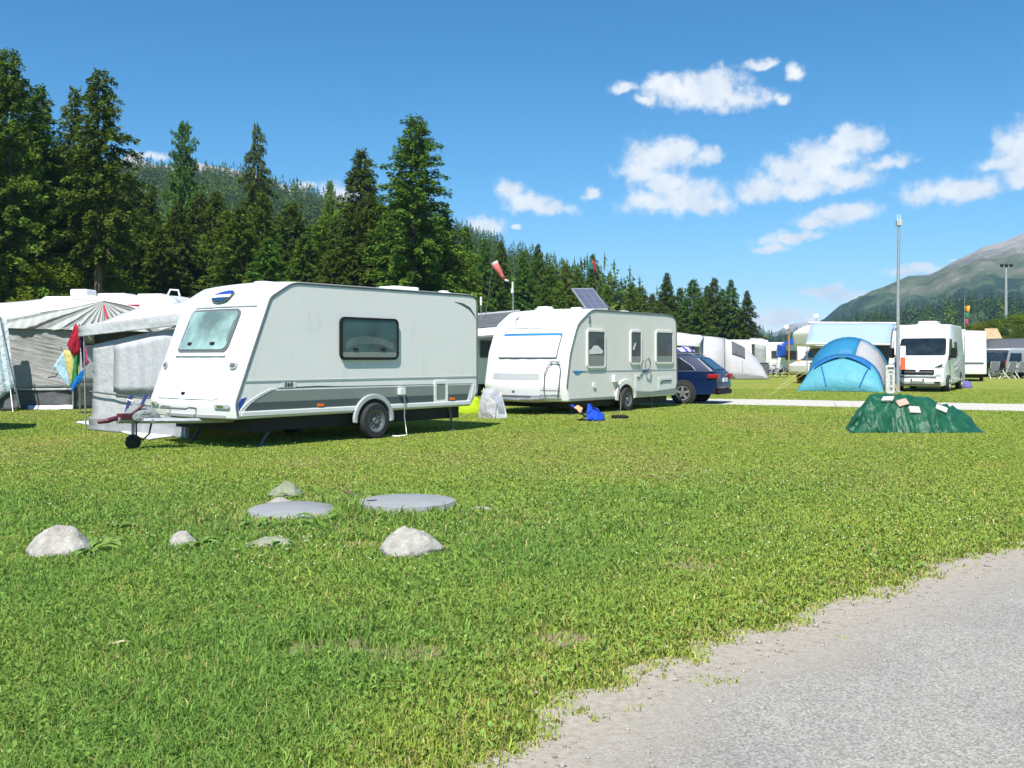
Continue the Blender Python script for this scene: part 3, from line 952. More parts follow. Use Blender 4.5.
SPR = np.array([0.078, 0.134, 0.018]); LAR = np.array([0.128, 0.200, 0.020]); BRD = np.array([0.115, 0.180, 0.018]); DRK = np.array([0.030, 0.058, 0.022])
PROTO = {}
def proto(key, H, crown, trunk):
    Vc, Qc, Tc = crown
    c_ = raw_mesh('crown', Vc, [Qc], m_leaf if key[0] == 'b' else m_needle, cols=Tc)
    tr = trunk.build('trunk', m_bark, smooth=60)
    PROTO[key] = (H, c_, tr)
proto('s1', 18, conifer_crown(1, 18, 2.9, 0.04, 1.5, 0.42, 0.55, SPR), branch_mesh(18, 0.26, 1))
proto('s2', 18, conifer_crown(2, 18, 2.6, 0.04, 1.6, 0.55, 0.55, SPR * 0.9), branch_mesh(18, 0.24, 2))
proto('s3', 18, conifer_crown(3, 18, 3.4, 0.04, 1.6, 0.30, 0.55, SPR * 1.1, shape=0.7), branch_mesh(18, 0.30, 3))
proto('s4', 18, conifer_crown(4, 18, 2.2, 0.38, 1.3, 0.45, 0.75, SPR, shape=0.55), branch_mesh(18, 0.24, 4, (0.08, 0.45)))
proto('l1', 18, conifer_crown(5, 18, 3.0, 0.06, 1.3, 0.20, 0.62, LAR, shape=0.75), branch_mesh(18, 0.24, 5, (0.05, 0.2)))
proto('l2', 18, conifer_crown(6, 18, 2.6, 0.10, 1.1, 0.28, 0.80, LAR * 0.85, shape=0.65, bald=0.2), branch_mesh(18, 0.22, 6, (0.05, 0.5)))
proto('p1', 18, conifer_crown(7, 18, 3.0, 0.52, 1.4, 0.10, 0.55, SPR, size=1.15, shape=0.45), branch_mesh(18, 0.26, 7, (0.3, 0.55)))
proto('b1', 8, leafy_crown(8, 8, 3.0, 52000, BRD), branch_mesh(7, 0.14, 8))
proto('b2', 8, leafy_crown(9, 8, 2.4, 42000, BRD * np.array([1.15, 0.95, 0.9])), branch_mesh(7, 0.12, 9))
FIRST = set()
def tree(key, x, y, H, name, label, wide=1.0, group=None, z=0.0, rz=None):
    H0, c0, t0 = PROTO[key]
    s = H / H0
    r = thing(name, label, 'tree', (x, y, z), RNG.uniform(0, 6.28) if rz is None else rz, group)
    r.scale = (s * wide, s * wide, s)
    if key not in FIRST:
        FIRST.add(key); c_, t_ = c0, t0
    else:
        c_, t_ = c0.copy(), t0.copy(); COL.objects.link(c_); COL.objects.link(t_)
    c_.parent = r; t_.parent = r
    return r
def tree_px(key, u, v, D, name, label, wide=1.0, group=None):
    x = (u - 512) / F_PX * D
    z = float(hill_h(np.array([x]), np.array([float(D)]))[0]) if D > 125 and u < 640 else 0.0
    z = max(z, 0)
    top = CAM_H + (V0 - v) / F_PX * D
    return tree(key, x, D, top - z, name, label, wide, group, z - 0.1)

tree_px('s3', 9, 46, 58, 'spruce', 'tall dark spruce topping the dense stand over the grey awning, its tip the highest', 1.15)
tree_px('s1', 40, 80, 61, 'spruce', 'broad spruce tucked against the flank of the tallest one over the grey awning', 1.15)
tree_px('s2', -40, 60, 60, 'spruce', 'dark spruce cut by the edge of the picture beside the tallest spruce', 1.3)
tree_px('l2', 74, 85, 63, 'larch', 'thin ragged larch leaning close to the spire with the bare trunk', 1.0)
tree_px('s4', 100, 66, 60, 'spruce', 'tall spire spruce with bare dead branches showing on its lower trunk', 1.15)
tree_px('p1', 184, 121, 104, 'stone_pine', 'lone round topped pine standing up from the hillside forest against the sky', 0.42)
tree_px('s4', 256, 121, 100, 'spruce', 'slim lone spruce rising from the hillside with a gap under its crown', 0.62)
tree_px('s3', 361, 147, 78, 'spruce', 'full spruce beside the largest tree, over the roof of the near caravan', 1.2)
tree_px('l1', 330, 178, 95, 'larch', 'slender larch just behind the full spruce over the near caravan', 0.7)
tree_px('s3', 415, 113, 66, 'spruce', 'largest broad spruce with upswept branches over the rear of the near caravan', 1.35)
PX_TREES = [('s2', 466, 224, 92), ('s1', 484, 236, 104), ('s2', 501, 240, 112), ('s1', 523, 249, 108), ('s2', 538, 242, 118), ('s3', 551, 264, 105), ('l1', 566, 262, 112), ('s1', 593, 252, 125), ('l2', 607, 284, 120), ('s2', 578, 266, 116),
            ('l1', 631, 283, 128), ('l1', 641, 285, 130), ('s1', 652, 292, 132), ('s2', 667, 271, 126), ('s1', 680, 286, 132), ('s3', 693, 278, 128), ('s2', 707, 284, 133), ('s1', 714, 276, 127), ('s1', 722, 287, 134), ('s2', 731, 278, 126), ('s2', 747, 289, 124), ('s3', 700, 296, 122), ('s3', 660, 300, 122), ('s1', 740, 306, 130)]
KIND = {'s': ('spruce', 'dark green spruce'), 'l': ('larch', 'paler yellow green larch'), 'b': ('broadleaf_tree', 'bright leafy tree'), 'p': ('stone_pine', 'pine')}
for k, u, v, D in PX_TREES:
    nm, lab = KIND[k[0]]
    far_ = u > 622
    tree_px(k, u, v, D, nm, lab + (' in the low clump behind the blue estate car' if far_ else ' in the descending row behind the second caravan'), 1.6 if far_ else 1.25,
            f'{nm} trees of the low clump behind the car' if far_ else f'{nm} trees of the row behind the second caravan')
# the wall of trees behind the near caravan and the awnings
g = random.Random(21)
rowf = [('s1', 150, 214), ('l1', 172, 206), ('s1', 200, 190), ('l1', 226, 208), ('s3', 245, 222), ('s3', 292, 200), ('l1', 312, 222), ('s1', 338, 212), ('l1', 206, 232), ('b1', 222, 246), ('b2', 268, 250), ('s2', 150, 190), ('s1', 128, 168),
        ('l1', 20, 205), ('b2', 66, 258), ('l2', 100, 196), ('b1', 128, 262), ('s3', 30, 120), ('s1', 62, 150), ('s3', -25, 130), ('s1', 88, 178), ('s2', 118, 196), ('s3', 240, 204), ('s1', 262, 190), ('s3', 385, 205), ('s1', 445, 208),
        ('s2', 458, 244), ('l1', 300, 240), ('b2', 334, 262), ('l2', 366, 236), ('s3', 398, 250), ('l1', 430, 246), ('b2', 455, 272), ('s1', 215, 188), ('s2', 178, 200), ('s1', 484, 268), ('b1', 515, 288), ('s2', 545, 282), ('l1', 575, 286),
        ('b2', 605, 302), ('s3', 405, 180), ('s1', 350, 200), ('l1', 420, 226), ('s2', 278, 212), ('s3', 10, 180), ('s1', 50, 200), ('s1', -10, 90), ('s3', 60, 185), ('s3', 160, 225), ('s1', 130, 210), ('s3', 325, 230), ('s1', 370, 190)]
rowf = [(k if k[0] != 'b' else ('s3' if n_ % 3 else 'l1'), u, v if k[0] != 'b' else (v - 14 if n_ % 3 else v + 16)) for n_, (k, u, v) in enumerate(rowf)]
rowf += [('s3', -12, 132), ('s1', 24, 140), ('s3', 56, 160), ('s1', 78, 150), ('s3', 112, 176), ('s1', 20, 176), ('s3', 44, 186), ('s3', 20, 226), ('l1', 48, 214), ('s1', 76, 222), ('s3', 110, 214), ('l2', 138, 226), ('s1', 184, 220), ('s3', 214, 236), ('l1', 256, 232), ('s1', 276, 222), ('s3', 306, 232), ('l2', 322, 214), ('s1', 346, 232), ('s3', 380, 226), ('l1', 396, 236), ('s1', 424, 234), ('s3', 446, 238), ('l1', 470, 256), ('s1', 496, 262), ('s3', 528, 270), ('l1', 560, 280), ('s1', 588, 284), ('b2', 40, 266), ('b1', 90, 272), ('l1', 190, 236), ('s3', 240, 248), ('l1', 330, 246), ('s1', 420, 252)]
for k, u, v in rowf:
    D = g.uniform(58, 66) if k[0] == 'b' else g.uniform(66, 88)
    if u > 470: D += 30
    nm, lab = KIND[k[0]]
    tree_px(k, u, v, D, nm, lab + ' in the dense wall of trees behind the caravans', 1.6 if k[0] == 's' else 1.35, f'{nm} trees of the wall behind the caravans')
# bushy trees by the parked cars
for k, u, v, D in (('b1', 1012, 318, 118), ('b2', 992, 322, 126), ('b1', 1036, 314, 120), ('b2', 972, 326, 132)):
    tree_px(k, u, v, D, 'broadleaf_tree', 'low bushy green tree standing behind the parked cars', 1.3, 'bushy trees behind the cars')

def far_forest(seed, pts, hts, tones, m):
    g = np.random.default_rng(seed)
    n = len(pts); K = m
    t = g.random((n, K)) ** 1.25
    a = g.random((n, K)) * 6.283
    R = hts[:, None] * 0.17 * (1 - t) ** 0.8 * (0.35 + 0.75 * g.random((n, K)))
    c = np.stack([pts[:, 0, None] + np.cos(a) * R, pts[:, 1, None] + np.sin(a) * R, pts[:, 2, None] + hts[:, None] * (0.08 + 0.9 * t)], 2).reshape(-1, 3)
    dl = (hts[:, None] * 0.15 * (1.15 - t)).ravel() * (0.6 + 0.7 * g.random(n * K))
    e = -0.5 + g.normal(0, 0.4, n * K)
    ph = (a + g.normal(0, 0.5, (n, K))).ravel()
    d = np.stack([np.cos(ph) * np.cos(e), np.sin(ph) * np.cos(e), np.sin(e)], 1) * dl[:, None]
    ro = g.normal(0, 0.6, n * K)
    w_ = (np.stack([-np.sin(ph), np.cos(ph), 0 * ph], 1) * np.cos(ro)[:, None] + np.array([0, 0, 1.]) * np.sin(ro)[:, None]) * (dl * 0.42)[:, None]
    # a spike for each leader
    sp_c = np.stack([pts[:, 0], pts[:, 1], pts[:, 2] + hts * 0.8], 1)
    sd = np.zeros((n, 3)); sd[:, 2] = hts * 0.22
    sw = np.stack([hts * 0.011, 0 * hts, 0 * hts], 1)
    T = np.repeat(tones, K, 0) * (0.65 + 0.7 * g.random((n * K, 1)))
    return quads_from(np.concatenate([c, sp_c]), np.concatenate([d, sd]), np.concatenate([w_, sw]), np.concatenate([T, tones]))
g = np.random.default_rng(17)
n = 4200
a = rad(-30) + rad(40) * g.random(n); r = 130 + 540 * np.sqrt(g.random(n))
x, y = np.sin(a) * r, np.cos(a) * r
z = hill_h(x, y)
keep = (z > 1.0) & (r < hill_r(a) + 60)
x, y, z = x[keep], y[keep], z[keep]; n = len(x)
hts = (8 + 9 * g.random(n)) * (0.8 + 0.5 * fbm(x / 70, y / 70, 91))
mixt = (fbm(x / 45, y / 45, 92) + g.normal(0, 0.12, n) > 0.55)[:, None]
tones = np.where(mixt, LAR * 0.72, SPR * 0.72) * (0.8 + 0.4 * g.random((n, 1)))
V, Q, T = far_forest(4, np.stack([x, y, z - 0.3], 1), hts, tones, 120)
m_ff = leaf('far_foliage', 0.25, objvar=False)
tag(raw_mesh('hillside_forest', V, [Q], m_ff, cols=T), 'dense conifer forest covering the hillside behind the campsite', 'forest', kind='stuff')
n = 1500
a = rad(9) + rad(24) * g.random(n); r = 330 + 380 * np.sqrt(g.random(n))
x, y = np.sin(a) * r, np.cos(a) * r
z = foot_h(x, y)
keep = z > 0.5; x, y, z = x[keep], y[keep], z[keep]; n = len(x)
hts = (6 + 6 * g.random(n))
tones = np.where((g.random(n) < 0.25)[:, None], LAR * 0.8, DRK * 1.1) * (0.8 + 0.4 * g.random((n, 1)))
V, Q, T = far_forest(6, np.stack([x, y, z - 0.3], 1), hts, tones, 60)
tag(raw_mesh('valley_forest', V, [Q], m_ff, cols=T), 'dark band of forest along the foot of the mountain', 'forest', kind='stuff')

# ------------------------------------------------------------------ air
HAZE = True
if HAZE:
    hm = bpy.data.materials.new('haze_air'); hm.use_nodes = True
    ht = hm.node_tree; ht.nodes.clear()
    ho = ht.nodes.new('ShaderNodeOutputMaterial'); hv = ht.nodes.new('ShaderNodeVolumePrincipled')
    hv.inputs['Color'].default_value = (0.46, 0.74, 1.0, 1)
    hv.inputs['Density'].default_value = 0.00018
    hv.inputs['Anisotropy'].default_value = 0.0
    ht.links.new(hv.outputs[0], ho.inputs['Volume'])
    mb = MB(); mb.box((0, 1480, 139), (7800, 4600, 290))
    hz = mb.build('haze', hm)
    tag(hz, 'thin bluish summer haze over the valley', 'haze', kind='stuff')
    hz.display_type = 'WIRE'
# ------------------------------------------------------------------ building blocks for vehicles
def smooth1(t):
    t = min(max(t, 0), 1); return t * t * (3 - 2 * t)

def surf_plate(S, a0, a1, b0, b1, r, off, na=14, nb=6, sink=0.015):
    """slab with rounded corners lying on the surface S(a, b) -> (point, normal)"""
    mb = MB()
    cols = []
    A = sorted(set([a0 + (a1 - a0) * k / na for k in range(na + 1)] + [a0 + r * q for q in (0.05, 0.2, 0.5)] + [a1 - r * q for q in (0.05, 0.2, 0.5)]))
    for a in A:
        dx = min(a - a0, a1 - a)
        ins = r - math.sqrt(max(r * r - (r - dx) ** 2, 0)) if dx < r else 0
        ins = min(ins, (b1 - b0) / 2 - 0.002)
        cols.append([(a, b0 + ins + (b1 - b0 - 2 * ins) * j / nb) for j in range(nb + 1)])
    top, low = [], []
    for c in cols:
        for a, b in c:
            p, n = S(a, b)
            top.append(p + n * off); low.append(p - n * sink)
    n1, m = len(cols), nb + 1
    fs = []
    for i in range(n1 - 1):
        for j in range(nb):
            fs.append((i * m + j, (i + 1) * m + j, (i + 1) * m + j + 1, i * m + j + 1))
    bd = [i * m for i in range(n1)] + [(n1 - 1) * m + j for j in range(1, m)] + [i * m + nb for i in range(n1 - 2, -1, -1)] + [j for j in range(nb - 1, 0, -1)]
    K = len(top)
    for k in range(len(bd)):
        i, j = bd[k], bd[(k + 1) % len(bd)]
        fs.append((i, j, K + j, K + i))
    mb.add(top + low, fs)
    return mb

def poly_on(S, outline, off, sink=0.01):
    top, low = [], []
    for a, b in outline:
        p, n = S(a, b)
        top.append(p + n * off); low.append(p - n * sink)
    n = len(outline)
    mb = MB()
    mb.add(top + low, [tuple(range(n)), tuple(range(n, 2 * n))[::-1]] + [(i, (i + 1) % n, n + (i + 1) % n, n + i) for i in range(n)])
    return mb

def wheel(root, x, y, r, w, out, style='steel', tyre_part='wheel'):
    """tyre mesh with a rim under it; out = -1 or 1 is the side of y it faces"""
    mb = MB()
    mb.lathe([(r * 0.60, -w / 2), (r * 0.92, -w / 2), (r * 0.985, -w * 0.36), (r, -w * 0.2), (r, w * 0.2), (r * 0.985, w * 0.36), (r * 0.92, w / 2), (r * 0.60, w / 2)], (0, 0, 0), (0, 1, 0), 28, caps=False)
    o = mb.build('wheel', M['tyre'], root, smooth=50)
    o.location = (x, y, r)
    f = out * w / 2
    mb = MB()
    if style == 'steel':
        mb.lathe([(0.001, f * 0.75), (r * 0.16, f * 0.9), (r * 0.2, f * 0.55), (r * 0.45, f * 0.6), (r * 0.56, f * 0.95), (r * 0.64, f * 1.03), (r * 0.60, f * 0.5)], (0, 0, 0), (0, 1, 0), 28)
        for k in range(9):
            a = 2 * math.pi * k / 9
            mb.box((math.cos(a) * r * 0.33, f * 0.66, math.sin(a) * r * 0.33), (r * 0.17, 0.015, r * 0.07), Matrix.Rotation(-a, 3, 'Y'))
        mb.build('rim', M['hub'], o, smooth=40)
    else:
        mb.lathe([(r * 0.56, f * 0.4), (r * 0.58, f), (r * 0.66, f * 1.04), (r * 0.66, f * 0.4)], (0, 0, 0), (0, 1, 0), 28)
        for k in range(5):
            a = 2 * math.pi * k / 5 + 0.3
            mb.box((math.cos(a) * r * 0.33, f * 0.92, math.sin(a) * r * 0.33), (r * 0.58, 0.03, r * 0.21), Matrix.Rotation(-a, 3, 'Y'))
        mb.lathe([(0.001, f * 1.02), (r * 0.15, f), (r * 0.17, f * 0.6)], (0, 0, 0), (0, 1, 0), 14)
        mb.build('rim', M['rim'], o, smooth=40)
        d_ = MB(); d_.lathe([(0.001, f * 0.55), (r * 0.60, f * 0.55), (r * 0.60, f * 0.3), (0.001, f * 0.3)], (0, 0, 0), (0, 1, 0), 20)
        d_.build('brake_disc', M['black'], o)
    return o

class Caravan:
    """x runs from the front (0) to the rear (L), the shown side lies at y = -W/2"""
    def __init__(s, root, prof, W, bulge, mat, L):
        s.root, s.W, s.L, s.bulge = root, W, L, bulge
        s.out = fillet(prof, 6)
        xs = [p[0] for p in s.out]; zs = [p[1] for p in s.out]
        s.cx, s.cz = (min(xs) + max(xs)) / 2, (min(zs) + max(zs)) / 2
        s.hx, s.hz = (max(xs) - min(xs)) / 2, (max(zs) - min(zs)) / 2
        f = sorted([(z, x) for x, z in s.out if x < s.L * 0.25])
        s.fz = [a for a, _ in f]; s.fxx = [b for _, b in f]
        h = W / 2
        rings = []
        for y, ins in ((-h, 0.035), (-h + 0.010, 0.012), (-h + 0.035, 0), (-h * 0.72, 0), (-h * 0.4, 0), (0, 0), (h * 0.4, 0), (h * 0.72, 0), (h - 0.035, 0), (h - 0.01, 0.012), (h, 0.035)):
            rings.append([s.at(x, y, z, ins) for x, z in s.out])
        mb = MB(); mb.loft(rings)
        s.body = mb.build('body', mat, root, smooth=32)
    def at(s, x, y, z, ins=0.0):
        q = 1 - (2 * y / s.W) ** 2
        X = s.cx + (x - s.cx) * (1 - ins / s.hx) - s.bulge * q * (1 - smooth1(x / 1.1))
        Z = s.cz + (z - s.cz) * (1 - ins / s.hz)
        if Z > s.cz: Z += 0.04 * q * smooth1((z - s.cz) / s.hz * 2 - 1)
        return Vector((X, y, Z))
    def front(s, y, z):
        x = float(np.interp(z, s.fz, s.fxx))
        return s.at(x, y, z)
    def S(s, y, z):
        p = s.front(y, z)
        ty = s.front(y + 0.02, z) - s.front(y - 0.02, z)
        tz = s.front(y, z + 0.02) - s.front(y, z - 0.02)
        n = ty.cross(tz).normalized()
        if n.x > 0: n = -n
        return p, n
    def fplate(s, name, mat, y0, y1, z0, z1, r, off, parent=None, **k):
        return surf_plate(s.S, y0, y1, z0, z1, r, off, **k).build(name, mat, parent or s.root, smooth=35)
    def splate(s, name, mat, outline, t, parent=None, bevel=0.0):
        mb = MB(); mb.plate(outline, (0, -s.W / 2, 0), (1, 0, 0), (0, 0, 1), t)
        return mb.build(name, mat, parent or s.root, bevel=bevel)
    def swindow(s, x0, z0, x1, z1, r, frame, pane, fw=0.03, t=0.022):
        w = s.splate('window', pane, rr(x0 + fw, z0 + fw, x1 - fw, z1 - fw, max(r - fw, 0.02)), t)
        mb = MB(); mb.ring(rr(x0, z0, x1, z1, r), rr(x0 + fw, z0 + fw, x1 - fw, z1 - fw, max(r - fw, 0.02)), (0, -s.W / 2, 0), (1, 0, 0), (0, 0, 1), t + 0.012)
        mb.build('frame', frame, w)
        return w
    def rail(s, mat, r=0.017, y=None):
        y = -s.W / 2 - 0.002 if y is None else y
        pts = [s.at(x, y, z, 0.02) for x, z in s.out]
        # leave the floor edge open
        pts = [p for p in pts if p.z > 0.5]
        k = max(range(len(pts)), key=lambda i: (pts[i] - pts[(i + 1) % len(pts)]).length if True else 0)
        lo = [i for i in range(len(pts)) if (pts[i] - pts[(i + 1) % len(pts)]).length > 2.6]
        base = sorted(range(len(pts)), key=lambda i: pts[i].z)[0]
        seq = pts
        # rotate so that the gap (front bottom to rear bottom) lies at the ends
        gaps = [((pts[i].x - pts[i - 1].x) if min(pts[i].z, pts[i - 1].z) < 1.0 else 0, i) for i in range(len(pts))]
        g = max(gaps, key=lambda q: abs(q[0]))[1]
        seq = pts[g:] + pts[:g]
        mb = MB(); mb.tube(seq, r, 6)
        return mb.build('edge_rail', mat, s.root, smooth=50)
    def under(s, x0, x1, z0, z1):
        mb = MB(); mb.box(((x0 + x1) / 2, 0, (z0 + z1) / 2), (x1 - x0, s.W - 0.30, z1 - z0))
        return mb.build('chassis', M['under'], s.root)
    def leg(s, x, y, z1, dx=0.15):
        mb = MB(); mb.tube([(x, y, z1), (x + dx, y, 0.02)], 0.022, 6); mb.box((x + dx, y, 0.012), (0.13, 0.10, 0.024))
        return mb.build('support_leg', M['trim'], s.root)
    def skylight(s, x, y, lx, ly, h, mat=None):
        z = max(p[1] for p in s.out) + 0.03
        mb = MB(); mb.plate(rr(-lx / 2, -ly / 2, lx / 2, ly / 2, 0.06), (x, y, z - 0.02), (1, 0, 0), (0, 1, 0), 0.05)
        mb.plate(rr(-lx / 2 + 0.03, -ly / 2 + 0.03, lx / 2 - 0.03, ly / 2 - 0.03, 0.08), (x, y, z + 0.03), (1, 0, 0), (0, 1, 0), h)
        return mb.build('roof_hatch', mat or M['white'], s.root, bevel=0.02)

M['pane_gleam'] = paint('painted_pane_reflection', (0.10, 0.14, 0.13), 0.2, var=0.3, vscale=6)
# ------------------------------------------------------------------ the near caravan
AX = rad(90 - 38.8)
D1 = Vector((math.cos(AX), math.sin(AX), 0)); L1 = Vector((-math.sin(AX), math.cos(AX), 0))
C1 = Vector((-4.09, 14.8, 0))
W1 = 2.3
r1 = thing('caravan', 'white touring caravan with grey lower stripes and a single dark side window, largest of all', 'caravan', C1 + L1 * (W1 / 2), AX)
c1 = Caravan(r1, [(0.0, 0.45, 0.04), (-0.04, 0.68, 0.25), (0.27, 1.48, 0.6), (0.60, 2.32, 0.18), (1.02, 2.57, 0.5), (5.20, 2.58, 2.0), (5.47, 2.56, 0.16), (5.48, 0.70, 0.15), (5.28, 0.46, 0.05)], W1, 0.16, M['white'], 5.5)
c1.rail(M['trim'])
h1 = W1 / 2
def prof_band(c, z0, z1, xr, xf=None):
    """outline of a strip on the side between two heights, from the front edge to xr"""
    n = 8
    o = []
    for k in range(n + 1):
        z = z0 + (z1 - z0) * k / n
        o.append((c.at(float(np.interp(z, c.fz, c.fxx)), -c.W / 2, z, 0.05).x if xf is None else xf(z), z))
    return o + [(xr, z1), (xr, z0)]
swoosh = lambda z: 0.10 + 0.62 * max((z - 0.55) / 0.36, 0) ** 1.7
side = [c1.at(x, -h1, z, 0.045) for x, z in c1.out]
sh = MB(); sh.plate([(p.x, p.z) for p in side], (0, -h1, 0), (1, 0, 0), (0, 0, 1), 0.004)
sh.build('side_panel', M['side'], r1)
c1.splate('grey_band', M['grey'], [(swoosh(0.70), 0.70), (swoosh(0.76), 0.76), (swoosh(0.80), 0.80), (swoosh(0.84), 0.84), (swoosh(0.87), 0.87), (5.28, 0.865), (5.20, 0.70)], 0.007)
c1.splate('dark_band', M['dgrey'], [(swoosh(0.575), 0.575), (swoosh(0.63), 0.63), (swoosh(0.695), 0.695), (5.20, 0.695), (5.15, 0.575)], 0.008)
c1.splate('skirt_rail', M['offwhite'], [(0.06, 0.49), (0.06, 0.565), (2.36, 0.565), (2.36, 0.49)], 0.03, bevel=0.01)
c1.splate('skirt_rail', M['offwhite'], [(3.16, 0.49), (3.16, 0.565), (5.22, 0.565), (5.27, 0.49)], 0.03, bevel=0.01)
c1.splate('seam_rail', M['lgrey'], [(0.12, 1.005), (0.12, 1.028), (5.44, 1.028), (5.44, 1.005)], 0.012)
c1.splate('stripe_line', M['dgrey'], [(0.72, 0.90), (0.80, 0.912), (1.55, 0.925), (2.0, 0.908), (5.32, 0.888), (5.32, 0.88), (2.0, 0.895), (1.5, 0.900), (0.80, 0.893)], 0.006)
c1.splate('rear_stripe', M['offwhite'], [(5.27, 0.60), (5.36, 0.87), (5.385, 0.87), (5.30, 0.60)], 0.009)
mb = MB()
for k in range(2):
    o_ = 0.055 * k
    a_ = [(0.02 + o_ + 0.60 * t_ ** 1.9, 0.50 + 0.40 * t_) for t_ in np.linspace(0, 1, 9)]
    b_ = [(x + 0.022, z - 0.004) for x, z in a_[::-1]]
    mb.plate(a_ + b_, (0, -h1, 0), (1, 0, 0), (0, 0, 1), 0.012)
mb.build('curved_trim', M['offwhite'], r1)
c1.splate('blue_flash', M['blue'], [(0.03, 0.58), (0.02, 0.68), (0.07, 0.76), (0.17, 0.78), (0.10, 0.68)], 0.008)
c1.splate('corner_flash', M['dgrey'], [(4.80, 2.42), (5.05, 2.40), (5.25, 2.33), (5.38, 2.20), (5.42, 2.10), (5.36, 2.18), (5.22, 2.29), (5.02, 2.365)], 0.008)
tx = bpy.data.curves.new('model_digits', 'FONT'); tx.body = '560'; tx.size = 0.10; tx.extrude = 0.003; tx.shear = 0.25; tx.space_character = 1.1
tm_ = bpy.data.objects.new('text_source', tx); me_ = bpy.data.meshes.new_from_object(tm_); bpy.data.objects.remove(tm_)
to = bpy.data.objects.new('model_digits', me_); COL.objects.link(to); to.parent = r1; to.data.materials.clear(); to.data.materials.append(M['black'])
to.location = (0.86, -h1 - 0.013, 0.925); to.rotation_euler = (rad(90), 0, 0)
c1.splate('digit_badge', M['offwhite'], rr(0.82, 0.905, 1.10, 1.0, 0.03), 0.009)
w = c1.swindow(1.99, 1.34, 3.32, 2.05, 0.10, M['black'], M['glass'], 0.035, 0.035)
c1.splate('lower_strip', M['grey'], rr(2.04, 1.385, 3.27, 1.47, 0.04), 0.038, w)
for xx in (2.32, 2.95):
    mb = MB(); mb.box((xx, -h1 - 0.04, 1.52), (0.10, 0.02, 0.035)); mb.build('latch', M['black'], w)
c1.splate('curtain', M['pane_gleam'], [(2.10, 1.62), (2.2, 1.70), (2.5, 1.74), (2.9, 1.72), (3.2, 1.62), (3.22, 1.50), (2.9, 1.60), (2.5, 1.61), (2.2, 1.56), (2.12, 1.50)], 0.0365, w)  # reflection in the pane painted on as a pale shape, no real curtain
hf = c1.splate('service_hatch', M['grey'], rr(4.31, 0.60, 4.56, 0.90, 0.03), 0.012)
mb = MB(); mb.ring(rr(4.25, 0.54, 4.62, 0.96, 0.05), rr(4.31, 0.60, 4.56, 0.90, 0.03), (0, -h1, 0), (1, 0, 0), (0, 0, 1), 0.018); mb.build('frame', M['white'], hf)
for xx in (1.59, 4.74):
    c1.splate('marker_light', M['orange'], rr(xx - 0.06, 0.59, xx + 0.06, 0.635, 0.015), 0.03)
# wheel arch, wheel
mb = MB()
ar = [(2.74 + 0.46 * math.cos(a), 0.34 + 0.42 * math.sin(a)) for a in np.linspace(-0.12, math.pi + 0.12, 20)]
ai = [(2.74 + 0.385 * math.cos(a), 0.32 + 0.355 * math.sin(a)) for a in np.linspace(-0.12, math.pi + 0.12, 20)]
mb.plate(ar + ai[::-1], (0, -h1, 0), (1, 0, 0), (0, 0, 1), 0.055)
mb.build('wheel_arch', M['lgrey'], r1, bevel=0.012)
mb = MB(); mb.plate(ai, (0, -h1, 0), (1, 0, 0), (0, 0, 1), 0.014, 0.02); mb.build('arch_lining', M['under'], r1)
wheel(r1, 2.74, -h1 - 0.005, 0.305, 0.19, -1)
wheel(r1, 2.74, h1 - 0.15, 0.305, 0.19, 1)
c1.under(0.35, 5.1, 0.24, 0.47)
c1.leg(4.80, -h1 + 0.12, 0.46, 0.10); c1.leg(0.95, -h1 + 0.25, 0.44, -0.35)
c1.leg(4.80, h1 - 0.2, 0.46, 0.10); c1.leg(0.95, h1 - 0.25, 0.44, -0.35)
c1.skylight(4.55, 0.05, 0.75, 0.55, 0.09); c1.skylight(1.6, 0.3, 0.36, 0.36, 0.03); c1.skylight(5.22, -0.5, 0.25, 0.25, 0.03)
# supply socket and cable
sb = c1.splate('supply_box', M['white'], rr(3.33, 0.72, 3.47, 0.85, 0.02), 0.07, bevel=0.01)
mb = MB(); mb.tube([(3.42, -h1 - 0.06, 0.74), (3.43, -h1 - 0.085, 0.6), (3.41, -h1 - 0.09, 0.35), (3.42, -h1 - 0.12, 0.15), (3.36, -h1 - 0.2, 0.03), (3.25, -h1 - 0.10, 0.012), (2.9, -h1 + 0.5, 0.012)], 0.011, 6)
mb.build('supply_cable', M['alu'], r1, smooth=60)
# the front
fwn = c1.fplate('front_window', M['glassteal'], -0.62, 0.64, 1.49, 2.10, 0.09, 0.035)
rim_ = surf_plate(c1.S, -0.655, 0.675, 1.455, 2.135, 0.11, 0.022); rim_.build('frame', M['trim'], fwn, smooth=35)
for yy in (-0.30, 0.30):
    c1.fplate('latch', M['black'], yy - 0.05, yy + 0.05, 1.56, 1.60, 0.01, 0.05, fwn, na=4, nb=2)
    c1.fplate('stay', M['trim'], yy * 2.0 - 0.01, yy * 2.0 + 0.01, 1.62, 1.95, 0.005, 0.04, fwn, na=2, nb=6)
c1.fplate('gutter_rail', M['lgrey'], -0.95, 0.62, 2.165, 2.185, 0.008, 0.018, na=20, nb=2)
c1.fplate('gas_locker_lid', M['white'], -0.86, 0.86, 0.74, 1.24, 0.12, 0.012, na=20)
c1.fplate('window_ledge', M['offwhite'], -0.66, 0.68, 1.395, 1.44, 0.01, 0.03, na=20, nb=2)
